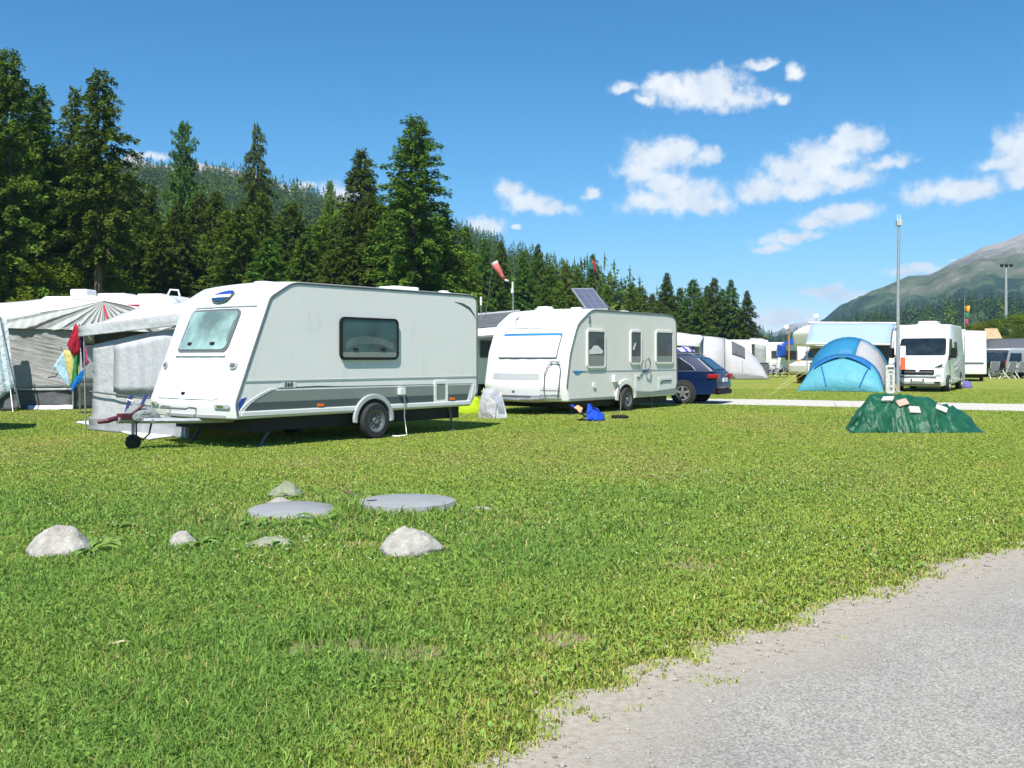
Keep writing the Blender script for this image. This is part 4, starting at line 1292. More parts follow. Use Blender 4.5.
for yy in (-0.90, 0.90):
    s_ = 1 if yy > 0 else -1
    gb = c1.fplate('grab_handle', M['lgrey'], yy - 0.07, yy + 0.07, 1.20, 1.31, 0.05, 0.03, na=6)
    c1.fplate('grip', M['trim'], yy - 0.045, yy + 0.045, 1.225, 1.275, 0.02, 0.045, gb, na=6)
    hl = c1.fplate('front_marker', M['lgrey'], yy - 0.16, yy + 0.14, 0.615, 0.675, 0.03, 0.02, na=8)
    c1.fplate('lens', M['chrome'], yy - 0.05, yy + 0.08, 0.63, 0.66, 0.012, 0.026, hl, na=6, nb=3)
c1.fplate('lock', M['black'], -0.04, 0.04, 0.80, 0.84, 0.015, 0.03, na=4, nb=3)
c1.fplate('bumper_edge', M['lgrey'], -0.95, 0.5, 0.475, 0.515, 0.015, 0.015, na=20, nb=2)
# maker's oval: blue above, white band, dark rim
def oval(c, y, z, ry, rz_, off, n=28):
    return poly_on(c.S, [(y + ry * math.cos(2 * math.pi * k / n), z + rz_ * math.sin(2 * math.pi * k / n)) for k in range(n)], off)
lg = oval(c1, -0.02, 2.315, 0.25, 0.088, 0.035).build('oval_badge', M['dgrey'], r1)
def oval_cut(y, z, ry, rz_, t0, t1, off, n=14):
    return poly_on(c1.S, [(y + ry * math.cos(a), z + rz_ * math.sin(a)) for a in np.linspace(t0, t1, n)], off)
oval_cut(-0.02, 2.315, 0.235, 0.076, 0.25, math.pi - 0.25, 0.042).build('blue_field', M['blue'], lg)
poly_on(c1.S, [(-0.25, 2.315), (-0.245, 2.332), (0.205, 2.332), (0.21, 2.315), (0.205, 2.298), (-0.245, 2.298)], 0.043).build('white_band', M['white'], lg)
oval_cut(-0.02, 2.315, 0.225, 0.066, math.pi + 0.35, 2 * math.pi - 0.35, 0.042).build('silver_field', M['chrome'], lg)
# drawbar
nx = -c1.bulge
mb = MB()
for s_ in (-1, 1):
    mb.tube([(0.9, s_ * 0.75, 0.40), (-0.35, s_ * 0.30, 0.42), (-0.95, s_ * 0.05, 0.44)], 0.045, 6)
mb.tube([(-0.85, 0, 0.45), (-1.25, 0, 0.46)], 0.05, 8)
mb.box((-0.55, 0, 0.43), (0.5, 0.34, 0.05))
db = mb.build('drawbar', M['steel'], r1, bevel=0.004)
mb = MB(); mb.tube([(-0.92, 0.14, 0.72), (-0.92, 0.14, 0.22)], 0.026, 8); mb.tube([(-0.92, 0.14, 0.72), (-0.98, 0.20, 0.75)], 0.012, 6)
mb.box((-0.92, 0.14, 0.45), (0.10, 0.12, 0.12))
jw = mb.build('jockey_stem', M['steel'], r1)
mb = MB(); mb.lathe([(0.03, -0.03), (0.10, -0.035), (0.115, -0.02), (0.115, 0.02), (0.10, 0.035), (0.03, 0.03)], (-0.92, 0.14, 0.115), (0.4, 1, 0), 18); mb.build('jockey_wheel', M['tyre'], jw, smooth=50)
mb = MB(); mb.tube([(-1.15, 0.0, 0.52), (-1.38, 0.03, 0.46), (-1.5, 0.10, 0.44)], [0.035, 0.04, 0.03], 8); mb.tube([(-1.05, -0.06, 0.55), (-0.85, -0.06, 0.68)], 0.02, 6); mb.box((-1.12, 0, 0.51), (0.22, 0.13, 0.09))
mb.build('coupling_grip', M['brown'], r1, bevel=0.01)
mb = MB(); mb.tube([(-0.98, -0.05, 0.42), (-1.02, -0.12, 0.22), (-0.94, -0.16, 0.16), (-0.80, -0.10, 0.24), (-0.72, -0.04, 0.42)], 0.014, 6); mb.build('connector_cable', M['black'], r1, smooth=60)
cr = MB()
rg = random.Random(5)
rings = []
for k in range(7):
    t_ = k / 6; hh = (0.06, 0.16, 0.22, 0.20, 0.16, 0.12, 0.04)[k]; ww = (0.05, 0.14, 0.17, 0.16, 0.15, 0.12, 0.04)[k]
    rings.append([Vector((-1.12 + 0.58 * t_, 0.05 + ww * math.cos(a) * (1 + rg.uniform(-0.15, 0.15)), 0.47 + hh * max(math.sin(a), -0.15) * (1 + rg.uniform(-0.12, 0.12)))) for a in np.linspace(0, 2 * math.pi, 15)[:-1]])
cr.loft(rings)
M['foil'] = fabric('clear_foil_cover', (0.30, 0.34, 0.33), trans=0.2, bump=1.0, bscale=14, rough=0.25)
cr.build('coupling_cover', M['foil'], r1, smooth=40)
inv1 = (Matrix.Translation(r1.location) @ Matrix.Rotation(AX, 4, 'Z')).inverted()
for q in (((147, 394, 15.1), (143, 402, 15.05), (139.5, 411, 15.0)), ((132, 395, 15.4), (128.5, 403, 15.35), (126, 412, 15.3))):
    mb = MB(); mb.tube([inv1 @ wp(*p) for p in q], 0.022, 6); mb.build('blue_strap', M['navy'], r1)
mb = MB(); mb.tube([(-0.16, -0.35, 0.60), (-0.30, -0.36, 0.62), (-0.34, -0.34, 0.60), (-0.34, 0.34, 0.60), (-0.30, 0.36, 0.62), (-0.16, 0.35, 0.60)], 0.016, 6); mb.build('handle_bar', M['trim'], r1)

def A(s, l, z=0.0):
    return C1 + D1 * s + L1 * l + Vector((0, 0, z))

# ------------------------------------------------------------------ awning on the near caravan
M['awn_white'] = fabric('awning_roof_white', (0.74, 0.73, 0.72), var=0.05, trans=0.3, bump=0.35, bscale=3)
M['awn_grey'] = fabric('awning_wall_grey', (0.40, 0.41, 0.42), var=0.12, trans=0.2, bump=0.6, bscale=4)
M['awn_pale'] = fabric('awning_wall_pale', (0.62, 0.63, 0.64), var=0.08, trans=0.3, bump=0.6, bscale=5)
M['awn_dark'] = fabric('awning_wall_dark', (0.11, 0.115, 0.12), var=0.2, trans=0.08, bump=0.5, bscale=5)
M['awn_mid'] = fabric('awning_wall_mid', (0.27, 0.265, 0.25), var=0.15, trans=0.15, bump=0.9, bscale=3)
M['net'] = fabric('window_net', (0.50, 0.51, 0.53), var=0.05, trans=0.15, bump=0.3, bscale=8, stripes=((14, 14, 0), (0.545, 0.555, 0.57), 0.5))
M['sheet'] = fabric('white_groundsheet', (0.72, 0.72, 0.73), var=0.08, trans=0.1, bump=0.7, bscale=5)
def cloth(name, pts, mat, parent=None, th=0.012, nsub=8, ripple=0.02, seed=1, smooth_=60):
    """four-cornered cloth from corners p00,p10,p11,p01 with soft ripples, a thin closed sheet"""
    p00, p10, p11, p01 = [Vector(p) for p in pts]
    n = (p10 - p00).cross(p01 - p00).normalized()
    mb = MB()
    vs = []
    for i in range(nsub + 1):
        for j in range(nsub + 1):
            a, b = i / nsub, j / nsub
            p = p00 * (1 - a) * (1 - b) + p10 * a * (1 - b) + p11 * a * b + p01 * (1 - a) * b
            q = float(fbm(np.array([a * 5 + seed * 7.3]), np.array([b * 2.2 + seed]), seed)[0]) - 0.5
            vs.append(p + n * q * ripple * 4)
    m = nsub + 1
    mb.add(vs, [(i * m + j, (i + 1) * m + j, (i + 1) * m + j + 1, i * m + j + 1) for i in range(nsub) for j in range(nsub)])
    return mb.build(name, mat, parent, smooth=smooth_, fix=False, solid=th)
ra = thing('caravan_awning', 'pale grey awning with net window set up beside the hitch of the near caravan', 'awning')
mb = MB(); vs = []
ns, nl = 10, 8
for i in range(ns + 1):
    for j in range(nl + 1):
        s_ = 0.62 + 4.3 * i / ns; l_ = 2.33 + 3.47 * j / nl
        z_ = 1.98 + 0.44 * smooth1((s_ - 0.62) / 1.5) + (5.6 - l_) * 0.045 - 0.05 * math.sin(math.pi * ((l_ - 2.33) / 3.47 * 2 % 1)) * smooth1(i / 3)
        vs.append(A(s_, l_, z_))
m_ = nl + 1
mb.add(vs, [(i * m_ + j, (i + 1) * m_ + j, (i + 1) * m_ + j + 1, i * m_ + j + 1) for i in range(ns) for j in range(nl)])
mb.build('roof', M['awn_white'], ra, smooth=50, fix=False, solid=0.015)
cloth('valance', [A(0.60, 2.33, 1.98 + 3.27 * 0.045 - 0.20), A(0.60, 5.80, 1.98 - 0.2 * 0.045 - 0.20), A(0.61, 5.80, 1.97 - 0.2 * 0.045), A(0.61, 2.33, 1.97 + 3.27 * 0.045)], M['awn_pale'], ra, 0.012, 10, 0.006, 3)
cloth('front_wall', [A(0.76, 2.35, 0.02), A(0.70, 5.52, 0.02), A(0.74, 5.52, 1.62), A(0.76, 2.40, 1.96)], M['awn_pale'], ra, 0.012, 12, 0.018, 4)
cloth('skirt', [A(0.72, 2.35, 0.01), A(0.66, 5.54, 0.01), A(0.67, 5.53, 0.26), A(0.72, 2.35, 0.26)], M['awn_grey'], ra, 0.01, 8, 0.01, 6)
wn = cloth('net_window', [A(0.70, 2.8, 0.78), A(0.655, 4.65, 0.74), A(0.67, 4.65, 1.60), A(0.70, 2.8, 1.82)], M['net'], ra, 0.008, 8, 0.012, 5)
mb = MB(); mb.tube([A(0.68, 2.5, 0.72), A(0.64, 3.6, 0.66), A(0.63, 4.5, 0.70), A(0.66, 5.5, 0.74)], 0.018, 6); mb.build('hem_cord', M['trim'], ra)
cloth('side_wall', [A(0.85, 5.54, 0.02), A(4.8, 5.54, 0.02), A(4.8, 5.54, 2.2), A(1.1, 5.54, 1.75)], M['awn_dark'], ra, 0.012, 8, 0.012, 7)
cloth('rear_wall', [A(4.85, 2.4, 0.02), A(4.85, 5.6, 0.02), A(4.85, 5.6, 2.2), A(4.85, 2.4, 2.4)], M['awn_dark'], ra, 0.012, 6, 0.01, 8)  # side and rear walls dark: the awning's inner shade put into the cloth colour
for l_ in (5.72, 2.42):
    mb = MB(); mb.tube([A(0.70, l_, 0.0), A(0.66, l_, 1.98)], 0.016, 8); mb.build('pole', M['alu'], ra)
mb = MB(); g1_ = [gp(76, 423.5), gp(100, 428), gp(124, 434), gp(150, 441), gp(172, 438), gp(150, 424), gp(120, 420)]
mb.plate([(p.x, p.y) for p in g1_], (0, 0, 0.012), (1, 0, 0), (0, 1, 0), 0.03)
tag(mb.build('ground_sheet', M['sheet'], bevel=0.01), 'white plastic ground sheet lying at the foot of the awning by the hitch', 'ground sheet')

# ------------------------------------------------------------------ second caravan
AX2 = rad(90 - 37)
D2 = Vector((math.cos(AX2), math.sin(AX2), 0)); L2 = Vector((-math.sin(AX2), math.cos(AX2), 0))
C2 = Vector((1.33, 23.7, 0)); W2 = 2.5; h2 = W2 / 2
r2 = thing('caravan', 'cream white caravan with three side windows and a silver covered front window', 'caravan', C2 + L2 * h2, AX2)
c2 = Caravan(r2, [(0.02, 0.32, 0.06), (-0.06, 0.70, 0.3), (0.10, 1.50, 0.9), (0.42, 2.20, 0.55), (1.05, 2.58, 0.75), (4.9, 2.59, 1.0), (5.50, 2.54, 0.28), (5.55, 0.65, 0.2), (5.42, 0.32, 0.05)], W2, 0.20, M['white'], 5.55)
c2.rail(M['trim'], 0.02)
side = [c2.at(x, -h2, z, 0.05) for x, z in c2.out]
sh = MB(); sh.plate([(p.x, p.z) for p in side], (0, -h2, 0), (1, 0, 0), (0, 0, 1), 0.004); sh.build('side_panel', M['side2'], r2)
c2.splate('skirt_rail', M['grey'], [(0.06, 0.33), (0.06, 0.40), (2.15, 0.40), (2.15, 0.33)], 0.025, bevel=0.008)
c2.splate('skirt_rail', M['grey'], [(3.15, 0.36), (3.2, 0.50), (4.0, 0.47), (5.45, 0.53), (5.45, 0.38)], 0.02, bevel=0.008)
c2.splate('seam_rail', M['lgrey'], [(0.35, 1.035), (0.35, 1.06), (5.45, 1.06), (5.45, 1.035)], 0.012)
for x in (0.20, 3.52):
    c2.splate('blue_flash', M['lblue'], [(x, 1.06), (x + 0.12, 0.98), (x + 0.22, 0.97), (x + 0.36, 1.03), (x + 0.62, 1.055), (x + 0.3, 1.06)], 0.014)
for x0, z0, x1, z1 in ((0.80, 1.12, 1.66, 2.07), (2.89, 1.20, 3.49, 2.10), (4.25, 1.21, 5.26, 2.12)):
    w = c2.swindow(x0, z0, x1, z1, 0.10, M['side2'], M['smoke'], 0.05, 0.03)
    c2.splate('lower_strip', M['grey'], rr(x0 + 0.055, z0 + 0.055, x1 - 0.055, z0 + 0.055 + (0.26 if x0 < 1 else 0.16), 0.04), 0.033, w)
    c2.splate('blind', M['dgrey'], rr(x0 + 0.07, z1 - 0.22, x1 - 0.07, z1 - 0.07, 0.02), 0.032, w)
    if x0 < 1:
        c2.splate('curtain', M['offwhite'], [(x0 + 0.10, z0 + 0.34), (x0 + 0.72, z0 + 0.36), (x0 + 0.74, z0 + 0.43), (x0 + 0.60, z0 + 0.50), (x0 + 0.5, z0 + 0.56), (x0 + 0.32, z0 + 0.56), (x0 + 0.2, z0 + 0.47), (x0 + 0.10, z0 + 0.44)], 0.033, w)
    elif x0 < 3:
        c2.splate('curtain', M['offwhite'], [(x0 + 0.12, z0 + 0.40), (x0 + 0.22, z0 + 0.55), (x0 + 0.3, z0 + 0.58), (x0 + 0.2, z0 + 0.38)], 0.033, w)
c2.splate('roof_vent', M['trim'], rr(0.92, 2.22, 0.97, 2.40, 0.02), 0.03)
hf = c2.splate('locker_door', M['offwhite'], rr(3.17, 0.50, 3.47, 0.92, 0.03), 0.014, bevel=0.004); c2.splate('handle', M['trim'], rr(3.27, 0.83, 3.38, 0.87, 0.01), 0.03, hf)
hf = c2.splate('fridge_vent', M['offwhite'], rr(4.42, 0.42, 5.26, 0.84, 0.03), 0.014, bevel=0.004)
c2.splate('handle', M['trim'], [(4.52, 0.70), (4.60, 0.76), (5.16, 0.77), (5.16, 0.72), (4.62, 0.71), (4.58, 0.66)], 0.03, hf)
c2.splate('socket_cap', M['white'], [(1.15 + 0.07 * math.cos(a), 0.69 + 0.07 * math.sin(a)) for a in np.linspace(0, 6.28, 16)[:-1]], 0.03)
mb = MB(); ar = [(2.66 + 0.52 * math.cos(a), 0.36 + 0.46 * math.sin(a)) for a in np.linspace(-0.05, math.pi + 0.15, 20)]; ai = [(2.66 + 0.40 * math.cos(a), 0.33 + 0.36 * math.sin(a)) for a in np.linspace(-0.05, math.pi + 0.15, 20)]
mb.plate(ar + ai[::-1], (0, -h2, 0), (1, 0, 0), (0, 0, 1), 0.05); mb.build('wheel_arch', M['side2'], r2, bevel=0.01)
mb = MB(); mb.plate(ai, (0, -h2, 0), (1, 0, 0), (0, 0, 1), 0.012, 0.02); mb.build('arch_lining', M['under'], r2)
wheel(r2, 2.66, -h2 - 0.005, 0.30, 0.19, -1); wheel(r2, 2.66, h2 - 0.15, 0.30, 0.19, 1)
sb = c2.splate('supply_box', M['white'], [(2.02, 0.76), (2.02, 0.93), (2.12, 0.93), (2.24, 0.80), (2.22, 0.74)], 0.08, bevel=0.01)
mb = MB(); mb.tube([(2.2, -h2 - 0.05, 0.76), (2.26, -h2 - 0.08, 0.55), (2.29, -h2 - 0.1, 0.3), (2.2, -h2 - 0.14, 0.03), (1.9, -h2 - 0.1, 0.012)], 0.012, 6); mb.build('supply_cable', M['trim'], r2, smooth=60)
mb = MB()
mb.tube([(3.35, -h2 - 0.05, 1.00), (3.40, -h2 - 0.08, 1.25), (3.52, -h2 - 0.08, 1.30)], 0.015, 6)
mb.tube([(3.62, -h2 - 0.08, 1.08), (3.60, -h2 - 0.08, 1.28), (3.75, -h2 - 0.09, 1.36), (3.88, -h2 - 0.08, 1.22), (3.82, -h2 - 0.08, 1.02), (3.68, -h2 - 0.06, 1.0)], 0.016, 6)
mb.build('coiled_hose', M['trim'], r2, smooth=60)
c2.under(0.3, 5.2, 0.16, 0.33)
c2.leg(4.25, -h2 + 0.12, 0.40, 0.05); c2.leg(0.8, -h2 + 0.3, 0.3, -0.25); c2.leg(4.25, h2 - 0.2, 0.4, 0.05)
c2.skylight(2.9, 0.2, 0.7, 0.5, 0.08); c2.skylight(1.4, 0.4, 0.4, 0.4, 0.05); c2.skylight(4.6, 0, 0.4, 0.4, 0.05)
wn = c2.fplate('front_window', M['trim'], -0.95, 0.80, 1.36, 1.97, 0.04, 0.02, na=24)
M['cover'] = fabric('silver_window_cover', (0.72, 0.72, 0.76), var=0.06, trans=0.0, bump=0.5, bscale=9, rough=0.5)
c2.fplate('window_cover', M['cover'], -0.93, 0.78, 1.38, 1.90, 0.03, 0.035, wn, na=24)
c2.fplate('cover_edge', M['lblue'], -0.93, 0.78, 1.905, 1.96, 0.01, 0.035, wn, na=24, nb=2)
c2.fplate('gutter_rail', M['offwhite'], -0.95, 0.70, 2.10, 2.13, 0.008, 0.02, na=20, nb=2)
ld = c2.fplate('gas_locker_lid', M['white'], -0.60, 0.95, 0.46, 1.20, 0.08, 0.016, na=24)
c2.fplate('stripe', M['lgrey'], -0.55, 0.90, 0.84, 0.99, 0.01, 0.022, ld, na=24, nb=2); c2.fplate('lock', M['trim'], 0.15, 0.23, 0.55, 0.58, 0.008, 0.03, ld, na=3, nb=2)
c2.fplate('lower_gap', M['trim'], -0.60, 0.92, 0.435, 0.452, 0.004, 0.012, na=20, nb=1)
# cycle rail loop on the front
pts = [(y_ - 0.22, z_) for y_, z_ in [(-0.50, 0.42), (-0.48, 0.60), (-0.48, 1.0), (-0.54, 1.18), (-0.66, 1.28), (-0.80, 1.24), (-0.86, 1.10), (-0.86, 0.70), (-0.80, 0.42)]]
mb = MB(); mb.tube([c2.S(y, z)[0] + c2.S(y, z)[1] * 0.05 for y, z in pts], 0.013, 6); mb.tube([c2.S(y, 1.27)[0] + c2.S(y, 1.27)[1] * 0.05 for y in (-0.78, -1.05)], 0.014, 6)
mb.tube([c2.S(y, 0.60)[0] + c2.S(y, 0.60)[1] * 0.06 for y in (-0.62, -0.85, -1.1)], 0.013, 6); mb.build('carrier_rail', M['trim'], r2, smooth=60)
c2.fplate('bumper_edge', M['lgrey'], -1.1, -0.3, 0.40, 0.44, 0.01, 0.02, na=16, nb=2)
mb = MB()
for s_ in (-1, 1): mb.tube([(0.9, s_ * 0.8, 0.30), (-0.4, s_ * 0.3, 0.34), (-1.0, s_ * 0.04, 0.40)], 0.045, 6)
mb.box((-0.35, 0, 0.38), (0.5, 1.3, 0.04)); mb.build('drawbar', M['alu'], r2)
# hitch cover, neon bag
def sack(name, label, cat, base, rx, ry, hgt, mat, seed, jag=0.2, rz=0.0, group=None):
    g = random.Random(seed)
    mb = MB(); rings = []
    lv = [(0.0, 1.0), (0.12, 1.06), (0.35, 0.96), (0.6, 0.82), (0.82, 0.60), (0.95, 0.30), (1.0, 0.06)]
    ph = [g.uniform(0.75, 1.2) for _ in range(14)]
    for t_, w_ in lv:
        rings.append([Vector((rx * w_ * ph[k] * (1 + g.uniform(-jag, jag) * 0.4) * math.cos(2 * math.pi * k / 14), ry * w_ * ph[k] * math.sin(2 * math.pi * k / 14), hgt * t_ * (1 + g.uniform(-jag, jag) * 0.25))) for k in range(14)])
    mb.loft(rings)
    o = mb.build(name, mat, smooth=30)
    o.location = base; o.rotation_euler = (0, 0, rz)
    return tag(o, label, cat, group)
M['silvercloth'] = fabric('silver_grey_cover', (0.42, 0.43, 0.45), var=0.15, trans=0.0, bump=1.0, bscale=6, rough=0.4)
M['neon'] = fabric('neon_yellow_cloth', (0.50, 0.66, 0.02), var=0.1, trans=0.2, bump=0.6, bscale=7)
rh = thing('hitch_cover', 'grey and white weather cover draped over the hitch of the second caravan', 'cover', gp(493, 419) + Vector((0, 0.3, 0)), 0.2)
mb = MB()
mb.add([(-0.34, 0.1, 0.0), (-0.30, 0.0, 0.42), (-0.22, 0.05, 0.66), (0.10, 0.1, 0.69), (0.18, 0.12, 0.62), (0.30, -0.02, 0.0), (-0.02, -0.28, 0.0), (-0.10, -0.16, 0.56), (0.28, 0.5, 0.0), (-0.25, 0.5, 0.0), (-0.1, 0.5, 0.5), (0.02, -0.22, 0.35), (0.2, -0.15, 0.2), (-0.2, -0.16, 0.25)],
       [(0, 6, 13), (0, 13, 1), (13, 7, 1), (1, 7, 2), (7, 3, 2), (13, 6, 11), (13, 11, 7), (6, 12, 11), (6, 5, 12), (11, 12, 4), (7, 11, 4), (7, 4, 3), (12, 5, 4), (5, 8, 4), (4, 8, 10), (3, 4, 10), (2, 3, 10), (0, 1, 2), (0, 2, 10), (0, 10, 9), (8, 9, 10), (0, 9, 8, 5, 6)])
cv = mb.build('cover_sheet', M['silvercloth'], rh, smooth=25)
mb = MB(); mb.add([(0.02, -0.30, 0.0), (0.325, -0.03, 0.0), (0.20, 0.11, 0.60), (0.10, -0.06, 0.45), (0.06, -0.2, 0.25)], [(0, 1, 2, 3, 4)])
mb.build('white_fold', M['sheet'], rh, fix=False, solid=0.01)
sack('bag', 'neon yellow green bag tucked between the two caravans', 'bag', gp(472, 414) + Vector((0, 0.3, 0)), 0.32, 0.25, 0.42, M['neon'], 4, 0.25)
mb = MB(); mb.add([(0, 0, 0), (0.22, 0, 0), (0.20, 0.05, 0.55), (0.13, 0.05, 0.62)], [(0, 1, 2, 3)])
o = mb.build('cloth', M['neon'], fix=False, solid=0.02); o.location = gp(478, 412) + Vector((0, 0.2, 0.0)); tag(o, 'upright flap of neon yellow cloth beside the grey hitch cover', 'cloth')

# folded blue camping chair in the grass
rc = thing('folding_chair', 'folded blue camping chair lying in the grass in front of the second caravan', 'camping chair', gp(588, 421), 0.3)
M['bluecloth'] = fabric('blue_chair_cloth', (0.01, 0.07, 0.55), var=0.2, trans=0.1, bump=0.8, bscale=9)
M['ocloth'] = fabric('orange_chair_cloth', (0.75, 0.40, 0.20), var=0.1, trans=0.1)
cloth('seat_cloth', [(-0.38, 0.1, 0.33), (-0.05, -0.05, 0.10), (0.02, 0.20, 0.08), (-0.25, 0.3, 0.36)], M['bluecloth'], rc, 0.015, 6, 0.02, 2)
cloth('back_cloth', [(-0.08, -0.1, 0.02), (0.30, -0.05, 0.02), (0.33, 0.1, 0.20), (0.05, 0.12, 0.38)], M['bluecloth'], rc, 0.02, 6, 0.03, 3)
cloth('arm_cloth', [(0.05, -0.16, 0.0), (0.34, -0.12, 0.02), (0.36, 0.0, 0.16), (0.12, -0.06, 0.22)], M['bluecloth'], rc, 0.02, 5, 0.03, 9)
cloth('orange_panel', [(-0.30, 0.05, 0.30), (-0.18, -0.02, 0.16), (-0.10, 0.05, 0.28), (-0.20, 0.12, 0.34)], M['ocloth'], rc, 0.012, 3, 0.01, 4)
mb = MB()
for p in (((-0.40, 0.1, 0.35), (0.05, -0.1, 0.02)), ((-0.25, -0.12, 0.02), (0.20, 0.1, 0.28)), ((-0.18, 0.2, 0.02), (0.30, 0.0, 0.05)), ((0.1, 0.1, 0.38), (0.36, -0.1, 0.03))):
    mb.tube(p, 0.011, 6)
mb.build('frame', M['black'], rc)
mb = MB(); mb.tube([(0, 0, 0.03), (0.14, 0.03, 0.04), (0.28, -0.03, 0.03), (0.36, 0.05, 0.03)], [0.05, 0.04, 0.055, 0.03], 8)
o = mb.build('shoe', M['black'], smooth=60); o.location = gp(612, 418.5); tag(o, 'dark shoe like bundle lying by the wheel of the second caravan', 'shoe')

# solar panel and masts on the second caravan
rs = thing('solar_panel', 'tilted solar panel propped up on the roof of the second caravan', 'solar panel', wp(590, 309.5, 26.3))
b0, b1, t1, t0 = wp(586, 310, 26.3), wp(608, 309.6, 26.5), wp(593, 290, 26.9), wp(571, 289, 26.7)
O = rs.location
U = (b1 - b0).normalized(); Vv = (t0 - b0); Vv = (Vv - U * Vv.dot(U)); hgt = Vv.length; Vv.normalize(); sk = (t0 - b0).dot(U); wid = (b1 - b0).length
ol = [(0, 0), (wid, 0), (wid + sk, hgt), (sk, hgt)]
mb = MB(); mb.plate(ol, b0 - O, U, Vv, 0.03); fr = mb.build('panel_frame', M['alu'], rs)
mb = MB()
mg = 0.03
for i in range(3):
    for j in range(4):
        a0, a1 = mg + (wid - 2 * mg) * i / 3 + 0.006, mg + (wid - 2 * mg) * (i + 1) / 3 - 0.006
        q0, q1 = mg + (hgt - 2 * mg) * j / 4 + 0.006, mg + (hgt - 2 * mg) * (j + 1) / 4 - 0.006
        f_ = lambda a, q: (a + sk * q / hgt, q)
        mb.plate([f_(a0, q0), f_(a1, q0), f_(a1, q1), f_(a0, q1)], b0 - O, U, Vv, 0.034)
M['cells'] = paint('solar_cells', (0.10, 0.11, 0.16), 0.12, var=0.1, coat=1.0)
mb.build('cells', M['cells'], rs)
mb = MB(); mb.tube([t0 - O, wp(600, 310, 27.4) - O], 0.012, 6); mb.tube([t1 - O, wp(612, 310, 27.4) - O], 0.012, 6); mb.build('strut', M['trim'], rs)
rm = thing('roof_mast', 'short pale mast with a fitting on the front roof edge of the second caravan', 'mast', wp(513, 309, 24.9))
mb = MB(); mb.tube([(0, 0, -0.05), (0, 0, 0.42)], 0.014, 8); mb.build('tube', M['alu'], rm)
mb = MB(); mb.tube([(-0.01, 0, 0.42), (-0.01, 0, 0.68)], [0.028, 0.02], 8); mb.box((-0.02, 0, 0.45), (0.06, 0.05, 0.10)); mb.build('fitting', M['offwhite'], rm)
rm = thing('antenna', 'small white rod antenna standing on the roof edge between the caravans', 'antenna', wp(481, 308, 30))
mb = MB(); mb.tube([(0, 0, -0.35), (0, 0, 0.10)], 0.012, 6); mb.build('rod', M['alu'], rm); mb = MB(); mb.tube([(0, 0, 0.08), (0, 0, 0.34)], 0.035, 8); mb.build('tip', M['offwhite'], rm)
rw = thing('windsock', 'small red and white windsock blowing in front of the dark trees', 'windsock', wp(485, 312, 30))
b_ = rw.location
mb = MB(); mb.tube([(0, 0, -0.2), wp(490, 285, 30) - b_, wp(493, 261, 30) - b_], [0.012, 0.009, 0.005], 6); mb.build('rod', M['trim'], rw)
M['sock'] = fabric('red_windsock', (0.75, 0.20, 0.17), var=0.2, trans=0.3); M['wcloth'] = fabric('white_cloth', (0.75, 0.74, 0.72), trans=0.3)
pts = [wp(494.5, 263, 30) - b_, wp(498.5, 270, 30) - b_, wp(502, 276, 30) - b_, wp(504.5, 279.5, 30) - b_]
mb = MB(); mb.tube(pts, [0.11, 0.085, 0.06, 0.045], 12, cap=False); sk_ = mb.build('sock', M['sock'], rw, smooth=60, fix=False, solid=0.006)
mb = MB(); mb.tube([pts[-1], wp(506, 280.5, 30) - b_, wp(508.5, 281, 30) - b_], [0.045, 0.035, 0.035], 10); mb.build('white_tail', M['wcloth'], sk_, smooth=60)
mb = MB(); mb.lathe([(0.112, -0.03), (0.116, 0.0), (0.108, 0.05)], pts[0], pts[1] - pts[0], 12); mb.build('white_mouth', M['wcloth'], sk_, smooth=60)
rf = thing('flag', 'small red green and black flag drooping from a rod before the tree tops', 'flag', wp(598, 312, 32))
b_ = rf.location
mb = MB(); mb.tube([(0, 0, -0.3), wp(597, 285, 32) - b_, wp(591.5, 258, 32) - b_], [0.014, 0.01, 0.006], 6); mb.build('rod', M['trim'], rf)
for nm, col, q in (('red_cloth', (0.45, 0.03, 0.04), [(592, 260), (595, 261), (596.5, 272), (595.0, 272)]), ('green_cloth', (0.02, 0.22, 0.14), [(588.5, 263), (592, 261), (593, 270), (590, 271)]), ('black_cloth', (0.02, 0.02, 0.02), [(593, 270), (595.5, 271), (599, 279), (597, 279.5)])):
    cloth(nm, [wp(a, b, 32) - b_ for a, b in q], fabric('flag_' + nm, col, trans=0.2), rf, 0.01, 4, 0.02, 3)
# ------------------------------------------------------------------ big grey awning and towels by the left edge
def rel(o, pts): return [Vector(p) - o for p in pts]
M['gather'] = None
m, t, b, o_ = newmat('gathered_stripes')
tcn = t.nodes.new('ShaderNodeTexCoord'); sp = t.nodes.new('ShaderNodeSeparateXYZ'); t.links.new(tcn.outputs['Object'], sp.inputs[0])
an = mth(t, 'ARCTAN2', sp.outputs[0], sp.outputs[2])
nn_ = noise(t, 1.5, 3, 0.6)
fr_ = mth(t, 'FRACT', mth(t, 'ADD', mth(t, 'MULTIPLY', an, 4.2), mth(t, 'MULTIPLY', nn_.outputs['Fac'], 0.35)))
t.links.new(ramp(t, fr_, [(0.0, (0.05, 0.05, 0.05)), (0.16, (0.06, 0.06, 0.06)), (0.24, (0.55, 0.55, 0.54)), (0.62, (0.60, 0.60, 0.60)), (0.72, (0.28, 0.28, 0.28)), (1.0, (0.30, 0.30, 0.30))]), b.inputs['Base Color'])
b.inputs['Roughness'].default_value = 0.8
M['gather'] = m
M['awn_crease'] = fabric('creased_grey_wall', (0.33, 0.325, 0.31), var=0.12, trans=0.12, bump=0.3, bscale=5)
_t = M['awn_crease'].node_tree; _bp = [n_ for n_ in _t.nodes if n_.type == 'BUMP'][0]
